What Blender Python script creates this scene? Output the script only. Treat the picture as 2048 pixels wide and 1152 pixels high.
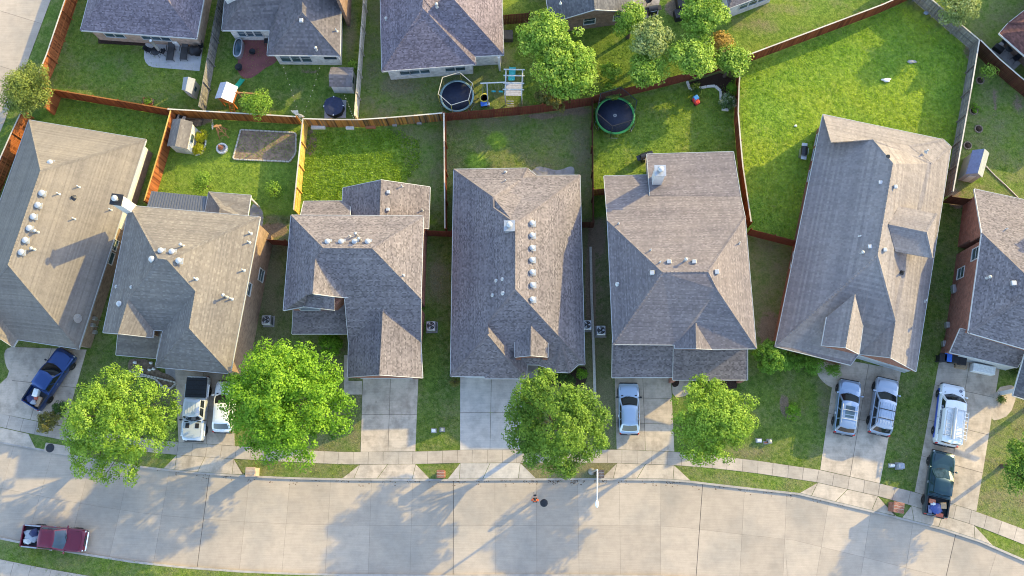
import bpy, bmesh, math, random
import numpy as np
from mathutils import Vector, Matrix
for _o in list(bpy.data.objects): bpy.data.objects.remove(_o)
S = bpy.context.scene
COL = S.collection
random.seed(7); RNG = np.random.default_rng(7)
rad = math.radians
# ------------------------------------------------------------------ camera
FPX, HC, NX, NY = 1850.0, 80.0, 1085.0, 972.0     # focal length (px of 2048), height (m), nadir pixel
_n = Vector((NX-1024, NY-576, FPX)).normalized()
_ex = (Vector((1,0,0)) - _n*_n.x).normalized(); _ez = -_n; _ey = _ez.cross(_ex)
cam = bpy.data.objects.new('camera', bpy.data.cameras.new('camera')); COL.objects.link(cam)
_r = Vector((_ex.x,_ey.x,_ez.x)); _d = Vector((_ex.y,_ey.y,_ez.y)); _f = Vector((_ex.z,_ey.z,_ez.z))
cam.matrix_world = Matrix(((_r.x,-_d.x,-_f.x,0),(_r.y,-_d.y,-_f.y,0),(_r.z,-_d.z,-_f.z,HC),(0,0,0,1)))
cam.data.sensor_width = 36; cam.data.lens = FPX/2048*36; cam.data.clip_end = 2000; cam.data.clip_start = 1
S.camera = cam
def ray(px, py):
    d = Vector((px-1024, py-576, FPX)); return Vector((d.dot(_ex), d.dot(_ey), d.dot(_ez)))
def at(px, py, z=0.12):
    d = ray(px, py); t = (z-HC)/d.z
    return Vector((d.x*t, d.y*t, z))
def pix(p):                                   # world -> photo pixel
    q = Vector((p[0],p[1],p[2]-HC)); c = _ex*q.x+_ey*q.y+_ez*q.z
    return (1024+FPX*c.x/c.z, 576+FPX*c.y/c.z)
# ------------------------------------------------------------------ light
SUN_EL, SUN_AZ = rad(20.8), rad(34.0)         # azimuth from +x towards +y
SUNV = Vector((math.cos(SUN_EL)*math.cos(SUN_AZ), math.cos(SUN_EL)*math.sin(SUN_AZ), math.sin(SUN_EL)))
W = bpy.data.worlds.new('World'); S.world = W; W.use_nodes = True
_nt = W.node_tree; _bg = _nt.nodes['Background']
_sky = _nt.nodes.new('ShaderNodeTexSky'); _sky.sky_type = 'NISHITA'; _sky.sun_disc = False
_sky.sun_elevation = SUN_EL; _sky.sun_rotation = rad(90)-SUN_AZ; _sky.air_density = 1.0; _sky.dust_density = 0.9; _sky.ozone_density = 1.0
_nt.links.new(_sky.outputs[0], _bg.inputs[0]); _bg.inputs[1].default_value = 0.15
sun = bpy.data.objects.new('sun', bpy.data.lights.new('sun', 'SUN')); COL.objects.link(sun)
sun.data.energy = 2.0; sun.data.angle = rad(0.6); sun.data.color = (1.0, 0.77, 0.27)
sun.rotation_euler = (-SUNV).to_track_quat('-Z','Y').to_euler(); sun.location = (60,40,60)
S.view_settings.view_transform = 'Standard'; S.view_settings.look = 'None'; S.view_settings.gamma = 1.0
S.view_settings.exposure = 1.92; S.view_settings.use_curve_mapping = False
S.cycles.max_bounces = 5; S.cycles.diffuse_bounces = 3; S.cycles.glossy_bounces = 2; S.cycles.transmission_bounces = 3; S.cycles.transparent_max_bounces = 6
S.cycles.use_denoising = True; S.cycles.pixel_filter_type = 'BLACKMAN_HARRIS'; S.cycles.filter_width = 1.05
# ------------------------------------------------------------------ materials
MATS = {}
def srgb(r, g, b):
    f = lambda c: (c/255/12.92 if c <= 10 else ((c/255+0.055)/1.055)**2.4)
    return (f(r), f(g), f(b), 1)
def c4(c): return (c[0],c[1],c[2],1)
class NT:
    def __init__(s, name):
        s.m = bpy.data.materials.new(name); s.m.use_nodes = True; s.t = s.m.node_tree
        s.b = s.t.nodes['Principled BSDF']; MATS[name] = s.m
    def n(s, typ, **kw):
        nd = s.t.nodes.new('ShaderNode'+typ)
        for k, v in kw.items(): setattr(nd, k, v)
        return nd
    def l(s, a, b): s.t.links.new(a, b)
    def pos(s): return s.n('NewGeometry').outputs['Position']
    def obj(s): return s.n('TexCoord').outputs['Object']
    def uv(s): return s.n('TexCoord').outputs['UV']
    def noise(s, vec, scale, detail=3, rough=.55):
        nd = s.n('TexNoise'); nd.inputs['Scale'].default_value = scale; nd.inputs['Detail'].default_value = detail
        nd.inputs['Roughness'].default_value = rough; s.l(vec, nd.inputs['Vector']); return nd.outputs['Fac']
    def ramp(s, fac, stops, interp='LINEAR'):
        nd = s.n('ValToRGB'); cr = nd.color_ramp; cr.interpolation = interp
        while len(cr.elements) < len(stops): cr.elements.new(0.5)
        for e, (p, c) in zip(cr.elements, stops): e.position = p; e.color = c if len(c) == 4 else c4(c)
        s.l(fac, nd.inputs[0]); return nd.outputs[0]
    def math(s, op, a, b=None, c=None):
        nd = s.n('Math', operation=op)
        for i, v in enumerate((a,b,c)):
            if v is None: continue
            if isinstance(v, (int,float)): nd.inputs[i].default_value = v
            else: s.l(v, nd.inputs[i])
        return nd.outputs[0]
    def mix(s, fac, a, b, typ='MIX'):
        nd = s.n('Mix', data_type='RGBA', blend_type=typ)
        for i, v in ((0,fac),(6,a),(7,b)):
            if isinstance(v, (int,float)): nd.inputs[i].default_value = v
            elif isinstance(v, tuple): nd.inputs[i].default_value = v if len(v)==4 else c4(v)
            else: s.l(v, nd.inputs[i])
        return nd.outputs[2]
    def bump(s, h, strength=.5, dist=.02):
        nd = s.n('Bump'); nd.inputs['Strength'].default_value = strength; nd.inputs['Distance'].default_value = dist
        s.l(h, nd.inputs['Height']); s.l(nd.outputs[0], s.b.inputs['Normal']); return nd
    def attr(s, name):
        nd = s.n('Attribute'); nd.attribute_name = name; return nd.outputs['Fac']
    def base(s, c, rough=.8, metal=0, spec=.3):
        if isinstance(c, tuple): s.b.inputs['Base Color'].default_value = c4(c)
        else: s.l(c, s.b.inputs['Base Color'])
        s.b.inputs['Roughness'].default_value = rough; s.b.inputs['Metallic'].default_value = metal
        s.b.inputs['Specular IOR Level'].default_value = spec; return s.m
def plain(name, c, rough=.6, metal=0, spec=.4, var=.12, scale=6, coat=0):
    k = NT(name); n = k.noise(k.pos(), scale, 4)
    lo = tuple(x*(1-var) for x in c[:3]); hi = tuple(min(1,x*(1+var)) for x in c[:3])
    k.base(k.ramp(n, [(.3,lo),(.7,hi)]), rough, metal, spec)
    if coat: k.b.inputs['Coat Weight'].default_value = coat; k.b.inputs['Coat Roughness'].default_value = .05
    return k.m
def concrete(name, c, stain=.25, tint=(.9,.95,1.0), spots=0):
    k = NT(name); p = k.pos()
    big = k.noise(p, .22, 5, .6); mid = k.noise(p, 1.3, 5, .65); fine = k.noise(p, 22, 3)
    col = k.ramp(big, [(.3, tuple(x*.86*t for x,t in zip(c,tint))), (.55, c), (.75, tuple(min(1,x*1.07) for x in c))])
    st = k.ramp(mid, [(.36,(1-stain,)*3), (.58,(1,1,1))])
    col = k.mix(1.0, col, st, 'MULTIPLY')
    col = k.mix(.35, col, k.ramp(fine, [(.3,(.75,.75,.75)),(.7,(1.1,1.1,1.1))]), 'MULTIPLY')
    mp = k.n('Mapping'); mp.inputs['Scale'].default_value = (.5,14,1); k.l(p, mp.inputs[0])
    broom = k.noise(mp.outputs[0], 1.0, 3, .6)
    col = k.mix(.30, col, k.ramp(broom, [(.3,(.7,.7,.7)),(.7,(1.15,1.15,1.15))]), 'MULTIPLY')
    oi = k.n('ObjectInfo'); col = k.mix(1.0, col, k.ramp(oi.outputs['Random'], [(0,(.90,.90,.90)),(1,(1.05,1.05,1.05))]), 'MULTIPLY')
    vor = k.n('TexVoronoi', feature='DISTANCE_TO_EDGE'); vor.inputs['Scale'].default_value = .16
    wp = k.n('VectorMath', operation='ADD'); nz = k.n('TexNoise'); nz.inputs['Scale'].default_value = .8; k.l(p, nz.inputs['Vector'])
    k.l(p, wp.inputs[0]); k.l(nz.outputs['Color'], wp.inputs[1]); k.l(wp.outputs[0], vor.inputs['Vector'])
    crack = k.ramp(vor.outputs['Distance'], [(.0,(.62,.62,.62)),(.006,(1,1,1))]); col = k.mix(.10, col, crack, 'MULTIPLY')
    if spots:
        mp2 = k.n('Mapping'); mp2.inputs['Scale'].default_value = (1.0,.45,1); k.l(p, mp2.inputs[0]); sp_ = k.noise(mp2.outputs[0], 1.1, 4, .6)
        col = k.mix(spots, col, k.ramp(sp_, [(.54,(1,1,1)),(.70,(.62,.60,.58))]), 'MULTIPLY')
        v2 = k.n('TexVoronoi'); v2.inputs['Scale'].default_value = .9; k.l(p, v2.inputs['Vector']); col = k.mix(spots*.8, col, k.ramp(v2.outputs['Distance'], [(.03,(.45,.44,.43)),(.12,(1,1,1))]), 'MULTIPLY')
    k.bump(fine, .12, .01)
    return k.base(col, .9, 0, .2)
def shingle(name, cols, tab=.33, row=.145, bstr=.5):
    k = NT(name); uv = k.uv(); sp = k.n('SeparateXYZ'); k.l(uv, sp.inputs[0])
    yr = k.math('DIVIDE', sp.outputs[1], row); rw = k.math('FLOOR', yr)
    w1 = k.n('TexWhiteNoise', noise_dimensions='1D'); k.l(rw, w1.inputs['W'])
    xo = k.math('ADD', k.math('DIVIDE', sp.outputs[0], tab), k.math('MULTIPLY', w1.outputs['Value'], 9.0)); tb = k.math('FLOOR', xo)
    cv = k.n('CombineXYZ'); k.l(tb, cv.inputs[0]); k.l(rw, cv.inputs[1])
    w2 = k.n('TexWhiteNoise', noise_dimensions='2D'); k.l(cv.outputs[0], w2.inputs['Vector'])
    N = len(cols); col = k.ramp(w2.outputs['Value'], [(i/N, c) for i, c in enumerate(cols)], 'CONSTANT')
    col = k.mix(1.0, col, k.ramp(w1.outputs['Value'], [(0,(.86,.86,.87)),(1,(1.09,1.09,1.08))]), 'MULTIPLY')
    p = k.pos(); big = k.noise(p, .35, 4); col = k.mix(1.0, col, k.ramp(big, [(.3,(.88,.88,.9)),(.7,(1.08,1.06,1.03))]), 'MULTIPLY')
    mp = k.n('Mapping'); mp.inputs['Scale'].default_value = (2.2,.12,1); k.l(uv, mp.inputs[0])
    strk = k.noise(mp.outputs[0], 1.0, 3); col = k.mix(.35, col, k.ramp(strk, [(.35,(.8,.8,.8)),(.6,(1.05,1.05,1.05))]), 'MULTIPLY')
    fn = k.noise(p, 30, 2); col = k.mix(.4, col, k.ramp(fn, [(.3,(.7,.7,.7)),(.7,(1.15,1.15,1.15))]), 'MULTIPLY')
    fr = k.math('FRACT', yr); h = k.math('ADD', k.math('MULTIPLY', k.math('SUBTRACT', 1.0, fr), .7), k.math('MULTIPLY', w2.outputs['Value'], .5))
    k.bump(h, bstr, .012)
    return k.base(col, .95, 0, .15)
def brick(name, c1, c2, mortar):
    k = NT(name); b = k.n('TexBrick'); b.inputs['Scale'].default_value = 1.0
    b.inputs['Brick Width'].default_value = .22; b.inputs['Row Height'].default_value = .075; b.inputs['Mortar Size'].default_value = .008
    b.inputs['Color1'].default_value = c4(c1); b.inputs['Color2'].default_value = c4(c2); b.inputs['Mortar'].default_value = c4(mortar); k.l(k.uv(), b.inputs['Vector'])
    n = k.noise(k.pos(), 2.5, 4); col = k.mix(1.0, b.outputs['Color'], k.ramp(n, [(.3,(.75,.75,.75)),(.7,(1.2,1.2,1.2))]), 'MULTIPLY')
    k.bump(b.outputs['Fac'], -.3, .01); return k.base(col, .9, 0, .2)
def siding(name, c, pitch=.18):
    k = NT(name); sp = k.n('SeparateXYZ'); k.l(k.uv(), sp.inputs[0])
    fr = k.math('FRACT', k.math('DIVIDE', sp.outputs[1], pitch)); k.bump(fr, .5, .02)
    n = k.noise(k.pos(), 1.2, 4); return k.base(k.ramp(n, [(.3,tuple(x*.9 for x in c)),(.7,c)]), .6)
def wood(name, cols, rough=.85):
    k = NT(name); t = k.attr('tone'); p = k.pos()
    mp = k.n('Mapping'); mp.inputs['Scale'].default_value = (9,9,.7); k.l(p, mp.inputs[0]); g = k.noise(mp.outputs[0], 1.5, 4)
    col = k.ramp(t, [(i/max(1,len(cols)-1), c) for i, c in enumerate(cols)])
    col = k.mix(.6, col, k.ramp(g, [(.3,(.6,.6,.6)),(.7,(1.2,1.2,1.2))]), 'MULTIPLY')
    k.bump(g, .2, .01); return k.base(col, rough, 0, .2)
def leafmat(name, cols, trans=.35):
    k = NT(name); t = k.attr('tone'); col = k.ramp(t, [(i/max(1,len(cols)-1), c) for i, c in enumerate(cols)])
    k.base(col, .55, 0, .25)
    tr = k.n('BsdfTranslucent'); k.l(k.mix(1.0, col, (1.25,1.2,.7), 'MULTIPLY'), tr.inputs[0])
    mx = k.n('MixShader'); mx.inputs[0].default_value = trans; out = k.t.nodes['Material Output']
    k.l(k.b.outputs[0], mx.inputs[1]); k.l(tr.outputs[0], mx.inputs[2]); k.l(mx.outputs[0], out.inputs[0]); return k.m
def glass(name, c=(.02,.03,.04), rough=.05):
    k = NT(name); n = k.noise(k.pos(), .7, 2); k.base(k.ramp(n, [(.35,tuple(x*.6 for x in c)),(.65,tuple(x*1.4 for x in c))]), rough, 0, .8); return k.m
def carpaint(name, c, metal=.35, rough=.28):
    k = NT(name); k.base(c, rough, metal, .5); k.b.inputs['Coat Weight'].default_value = .8; k.b.inputs['Coat Roughness'].default_value = .04
    return k.m

concrete('road_concrete', (0.495,0.408,0.328), .10)
concrete('drive_concrete', (0.62,0.510,0.405), .26, spots=.55)
concrete('drive_pale', (0.592,0.531,0.475), .2, spots=.3)
concrete('drive_stained', (0.60,0.495,0.40), .28, spots=.5)
concrete('walk_concrete', (0.515,0.435,0.36), .18)
concrete('pale_concrete', (0.571,0.539,0.530), .12)
concrete('kerb_concrete', (0.469,0.415,0.370), .25)
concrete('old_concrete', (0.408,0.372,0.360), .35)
shingle('shingle_tan', [(0.218,0.194,0.172),(0.228,0.203,0.181),(0.210,0.187,0.166),(0.235,0.209,0.186)], .16, .12, .3)
shingle('shingle_tan_fleck', [(0.196,0.178,0.165),(0.206,0.187,0.172),(0.190,0.171,0.158),(0.240,0.219,0.201),(0.187,0.168,0.156),(0.211,0.191,0.176)], .2, .12, .3)
shingle('shingle_mottled', [(0.172,0.154,0.162),(0.224,0.201,0.213),(0.193,0.172,0.182),(0.140,0.126,0.133),(0.249,0.224,0.236),(0.203,0.182,0.193)], .15, .11); shingle('shingle_mottled_warm', [(0.176,0.155,0.158),(0.229,0.200,0.203),(0.198,0.172,0.176),(0.145,0.127,0.130),(0.254,0.223,0.226),(0.213,0.187,0.189)], .15, .11)
shingle('shingle_pale', [(0.185,0.165,0.171),(0.204,0.181,0.188),(0.172,0.152,0.159),(0.239,0.211,0.221),(0.193,0.170,0.178)], .17, .11)
shingle('shingle_ribbed', [(0.284,0.256,0.254),(0.262,0.237,0.234),(0.295,0.266,0.264),(0.272,0.246,0.243),(0.246,0.221,0.218)], .15, .19, 1.4)
shingle('shingle_purple', [(0.170,0.146,0.171),(0.212,0.182,0.213),(0.138,0.118,0.138),(0.249,0.214,0.251),(0.191,0.164,0.191)], .15, .11); shingle('shingle_grey', [(0.154,0.140,0.148),(0.175,0.160,0.167),(0.144,0.131,0.138),(0.196,0.177,0.188)], .2, .18, 1.0)
shingle('shingle_red', [(.15,.072,.062),(.185,.088,.078),(.12,.06,.055)], .2, .12)
shingle('shingle_slate', [(.12,.12,.13),(.145,.145,.155),(.105,.105,.115)], .2, .12)
brick('brick_red', (.30,.105,.065), (.21,.075,.05), (.36,.27,.22))
brick('brick_brown', (.24,.145,.10), (.16,.095,.07), (.33,.27,.22))
brick('brick_tan', (.34,.23,.16), (.25,.16,.11), (.38,.31,.25))
brick('brick_white', (.68,.66,.62), (.60,.58,.55), (.62,.60,.57))
brick('brick_peach', (.52,.37,.27), (.45,.31,.23), (.5,.4,.32))
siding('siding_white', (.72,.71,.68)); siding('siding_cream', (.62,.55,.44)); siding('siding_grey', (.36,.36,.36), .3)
plain('trim_white', (.56,.56,.55), .5, var=.06); plain('trim_grey', (.45,.46,.47), .5, var=.06); plain('metal_white', (.50,.51,.52), .35, .3, var=.04)
plain('metal_galv', (.50,.51,.53), .4, .7, var=.1); plain('black_plastic', (.02,.02,.025), .5, var=.3); plain('dark_metal', (.05,.05,.055), .4, .6, var=.2)
plain('rubber', (.018,.018,.018), .85, var=.3); plain('chrome', (.75,.76,.78), .12, 1.0, var=.03); plain('rim_alloy', (.45,.46,.47), .3, .8, var=.05)
plain('mulch', (.045,.026,.018), .95, var=.6, scale=14); plain('soil', (.19,.135,.09), .95, var=.45, scale=5); plain('joint_dirt', (.10,.085,.07), .95, var=.4, scale=4)
plain('stone_edge', (.50,.46,.40), .9, var=.2, scale=9); plain('white_stone', (.72,.70,.66), .9, var=.12, scale=9)
glass('window_glass', (.05,.085,.11)); glass('car_glass', (.012,.016,.02), .03); glass('car_glass_blue', (.03,.06,.09), .03)
wood('fence_orange', [srgb(112,60,36)[:3], srgb(176,108,66)[:3], srgb(148,88,54)[:3]])
wood('fence_rust', [srgb(96,48,30)[:3], srgb(152,86,52)[:3], srgb(126,68,42)[:3]])
wood('fence_amber', [srgb(118,74,38)[:3], srgb(172,115,62)[:3], srgb(104,64,36)[:3]])
wood('fence_yellow', [srgb(205,165,85)[:3], srgb(222,185,105)[:3], srgb(190,148,74)[:3]])
wood('fence_red', [srgb(104,56,42)[:3], srgb(122,66,50)[:3], srgb(112,60,46)[:3]])
wood('fence_brown', [srgb(70,42,32)[:3], srgb(95,60,45)[:3], srgb(82,50,38)[:3]])
wood('fence_grey', [srgb(95,92,90)[:3], srgb(150,146,140)[:3], srgb(120,116,112)[:3]])
wood('fence_mixed', [srgb(92,78,62)[:3], srgb(190,135,70)[:3], srgb(130,112,92)[:3], srgb(170,118,58)[:3], srgb(74,60,50)[:3]])
wood('fence_pale', [srgb(190,180,165)[:3], srgb(214,205,190)[:3], srgb(170,160,146)[:3]])
wood('timber', [srgb(170,120,80)[:3], srgb(190,140,98)[:3]]); wood('bark', [(.10,.075,.055),(.15,.115,.085)])
# ------------------------------------------------------------------ geometry helpers
WPOS = {}                                     # world position of every (unrotated) object's origin
def link(o, parent=None):
    COL.objects.link(o)
    if parent is not None: o.parent = parent
    return o
def tag(o, label=None, cat=None, group=None, kind=None):
    if label: o['label'] = label
    if cat: o['category'] = cat
    if group: o['group'] = group
    if kind: o['kind'] = kind
    return o
def empty(name, loc, rz=0, label=None, cat=None, group=None):
    o = bpy.data.objects.new(name, None); link(o); o.location = loc; o.rotation_euler = (0,0,rz); o.empty_display_size = .2
    WPOS[o.name] = Vector(loc); return tag(o, label, cat, group)
def face_uv(me):
    uvl = me.uv_layers.new(name='UVMap'); co = np.empty(len(me.vertices)*3); me.vertices.foreach_get('co', co); co = co.reshape(-1,3)
    for p in me.polygons:
        n = p.normal
        if abs(n.z) > .999: u = Vector((1,0,0))
        else: u = Vector((0,0,1)).cross(n).normalized()
        v = n.cross(u)
        for li in p.loop_indices:
            c = me.vertices[me.loops[li].vertex_index].co
            uvl.data[li].uv = (c.dot(u), c.dot(v))
class MB:
    def __init__(s): s.v=[]; s.f=[]; s.t=[]; s.sm=[]
    def add(s, vs, fs, tone=.5, smooth=False):
        o = len(s.v); s.v += [tuple(p) for p in vs]
        for f in fs: s.f.append(tuple(i+o for i in f)); s.t.append(tone); s.sm.append(smooth)
        return s
    def box(s, c, d, rz=0, tone=.5, rx=0, ry=0):
        M = Matrix.Translation(c) @ Matrix.Rotation(rz,4,'Z') @ Matrix.Rotation(ry,4,'Y') @ Matrix.Rotation(rx,4,'X')
        a,b,e = d[0]/2,d[1]/2,d[2]/2
        vs = [M@Vector((x,y,z)) for z in (-e,e) for x,y in ((-a,-b),(a,-b),(a,b),(-a,b))]
        return s.add(vs, [(3,2,1,0),(4,5,6,7),(0,1,5,4),(1,2,6,5),(2,3,7,6),(3,0,4,7)], tone)
    def bbox(s, c, d, bev=.03, rz=0, tone=.5):          # box with chamfered vertical and top edges
        a,b = d[0]/2,d[1]/2; z0=c[2]-d[2]/2; z1=c[2]+d[2]/2; ca,sa=math.cos(rz),math.sin(rz)
        def ring(i, z):
            P=[(-a+i,-b),(a-i,-b),(a,-b+i),(a,b-i),(a-i,b),(-a+i,b),(-a,b-i),(-a,-b+i)] 
            return [(c[0]+x*ca-y*sa, c[1]+x*sa+y*ca, z) for x,y in P]
        r0=ring(bev,z0); r1=ring(bev,z1-bev); a-=bev; b-=bev; r2=ring(bev*.6,z1)
        fs=[tuple(range(7,-1,-1))]
        for k in range(8):
            j=(k+1)%8; fs += [(k,j,8+j,8+k),(8+k,8+j,16+j,16+k)]
        fs.append(tuple(range(16,24))); return s.add(r0+r1+r2, fs, tone)
    def bar(s, p, q, w, h=None, tone=.5):
        p=Vector(p); q=Vector(q); h=h or w; d=(q-p); L=d.length
        if L<1e-6: return s
        d/=L; up=Vector((0,0,1)) if abs(d.z)<.95 else Vector((1,0,0)); sx=d.cross(up).normalized(); sy=sx.cross(d)
        vs=[]
        for e in (p,q):
            for a,b in ((-1,-1),(1,-1),(1,1),(-1,1)): vs.append(e+sx*(a*w/2)+sy*(b*h/2))
        return s.add(vs, [(0,1,2,3),(7,6,5,4),(0,4,5,1),(1,5,6,2),(2,6,7,3),(3,7,4,0)], tone)
    def tube(s, pts, rs, n=10, tone=.5, cap=True):
        pts=[Vector(p) for p in pts]; rs=rs if isinstance(rs,(list,tuple)) else [rs]*len(pts); vs=[]
        for i,p in enumerate(pts):
            d=(pts[min(i+1,len(pts)-1)]-pts[max(i-1,0)]).normalized(); up=Vector((0,0,1)) if abs(d.z)<.9 else Vector((1,0,0))
            sx=d.cross(up).normalized(); sy=sx.cross(d)
            for k in range(n): a=2*math.pi*k/n; vs.append(p+(sx*math.cos(a)+sy*math.sin(a))*rs[i])
        fs=[]
        for i in range(len(pts)-1):
            for k in range(n): j=(k+1)%n; fs.append((i*n+k,i*n+j,(i+1)*n+j,(i+1)*n+k))
        o=len(s.v); s.add(vs, fs, tone, True)
        if cap: s.add(vs[:n], [tuple(range(n))], tone); s.add(vs[-n:], [tuple(range(n-1,-1,-1))], tone)
        return s
    def lathe(s, c, prof, n=16, tone=.5, axis='Z', smooth=True, cap=True):
        vs=[]
        for r,z in prof:
            for k in range(n):
                a=2*math.pi*k/n; x,y=r*math.cos(a),r*math.sin(a)
                vs.append((c[0]+x,c[1]+y,c[2]+z) if axis=='Z' else ((c[0]+x,c[1]+z,c[2]+y) if axis=='Y' else (c[0]+z,c[1]+x,c[2]+y)))
        fs=[]
        for i in range(len(prof)-1):
            for k in range(n):
                j=(k+1)%n; q=(i*n+k,i*n+j,(i+1)*n+j,(i+1)*n+k); fs.append(q if axis!='Y' else q[::-1])
        s.add(vs, fs, tone, smooth)
        if cap and prof[-1][0]>1e-4: s.add(vs[-n:], [tuple(range(n)) if axis!='Y' else tuple(range(n-1,-1,-1))], tone)
        if cap and prof[0][0]>1e-4: s.add(vs[:n], [tuple(range(n-1,-1,-1)) if axis!='Y' else tuple(range(n))], tone)
        return s
    def prism(s, poly, z0, z1, tone=.5):
        if sum(poly[i][0]*poly[(i+1)%len(poly)][1]-poly[(i+1)%len(poly)][0]*poly[i][1] for i in range(len(poly)))<0: poly=poly[::-1]
        n=len(poly); vs=[(p[0],p[1],z0) for p in poly]+[(p[0],p[1],z1) for p in poly]
        fs=[tuple(range(n,2*n)), tuple(range(n-1,-1,-1))]+[(i,(i+1)%n,n+(i+1)%n,n+i) for i in range(n)]
        return s.add(vs, fs, tone)
    def grid(s, fn, nu, nv, tone=.5, smooth=True, flip=False):
        vs=[fn(i/nu, j/nv) for i in range(nu+1) for j in range(nv+1)]; fs=[]
        for i in range(nu):
            for j in range(nv):
                q=(i*(nv+1)+j,(i+1)*(nv+1)+j,(i+1)*(nv+1)+j+1,i*(nv+1)+j+1); fs.append(q[::-1] if flip else q)
        return s.add(vs, fs, tone, smooth)
    def sphere(s, c, r, nu=12, nv=8, tone=.5):
        r=r if isinstance(r,(tuple,list)) else (r,r,r)
        return s.grid(lambda u,v:(c[0]+r[0]*math.sin(math.pi*v)*math.cos(2*math.pi*u), c[1]+r[1]*math.sin(math.pi*v)*math.sin(2*math.pi*u), c[2]-r[2]*math.cos(math.pi*v)), nu, nv, tone)
    def build(s, name, mat, parent=None, local=False, uv=False, sharp=None):
        me=bpy.data.meshes.new(name); V=np.array(s.v, dtype=float).reshape(-1,3)
        if local or not len(V): c=np.zeros(3)
        else: c=np.array([(V[:,0].min()+V[:,0].max())/2, (V[:,1].min()+V[:,1].max())/2, V[:,2].min()])
        me.from_pydata([tuple(p) for p in V-c], [], s.f)
        me.polygons.foreach_set('use_smooth', s.sm)
        if len(set(s.t))>1 or True:
            a=me.attributes.new('tone','FLOAT','FACE'); a.data.foreach_set('value', s.t)
        me.materials.append(MATS[mat] if isinstance(mat,str) else mat)
        if uv: face_uv(me)
        me.update()
        o=bpy.data.objects.new(name, me); link(o, parent)
        if local: pass
        else:
            pw=WPOS.get(parent.name, Vector()) if parent is not None else Vector()
            o.location=Vector(c)-pw; WPOS[o.name]=Vector(c)
        return o
def copy_tree(src, parent=None):
    kids=[o for o in bpy.data.objects if o.parent==src]
    c=src.copy(); link(c, parent)
    for k in kids: copy_tree(k, c)
    return c
def offset_poly(P, d):                        # inward offset of a 2D polygon
    A=sum(P[i][0]*P[(i+1)%len(P)][1]-P[(i+1)%len(P)][0]*P[i][1] for i in range(len(P))); sg=1 if A>0 else -1; n=len(P); out=[]
    for i in range(n):
        a=Vector(P[i-1][:2]); b=Vector(P[i][:2]); c=Vector(P[(i+1)%n][:2])
        u=(b-a).normalized(); v=(c-b).normalized(); n1=Vector((-u.y,u.x))*sg; n2=Vector((-v.y,v.x))*sg
        m=(n1+n2); k=m.length
        if k<1e-3: out.append(b+n1*d); continue
        m/=k; out.append(b+m*(d/max(.35,m.dot(n1))))
    return out
def resample(P, step):                        # polyline -> evenly spaced points
    P=[Vector(p) for p in P]; L=[0]
    for a,b in zip(P,P[1:]): L.append(L[-1]+(b-a).length)
    n=max(1,round(L[-1]/step)); out=[]
    for k in range(n+1):
        d=L[-1]*k/n; i=0
        while i<len(P)-2 and L[i+1]<d: i+=1
        t=(d-L[i])/max(1e-9,L[i+1]-L[i]); out.append(P[i].lerp(P[i+1], t))
    return out
def pts(l, z=0.12): return [at(x,y,z) for x,y in l]
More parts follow.
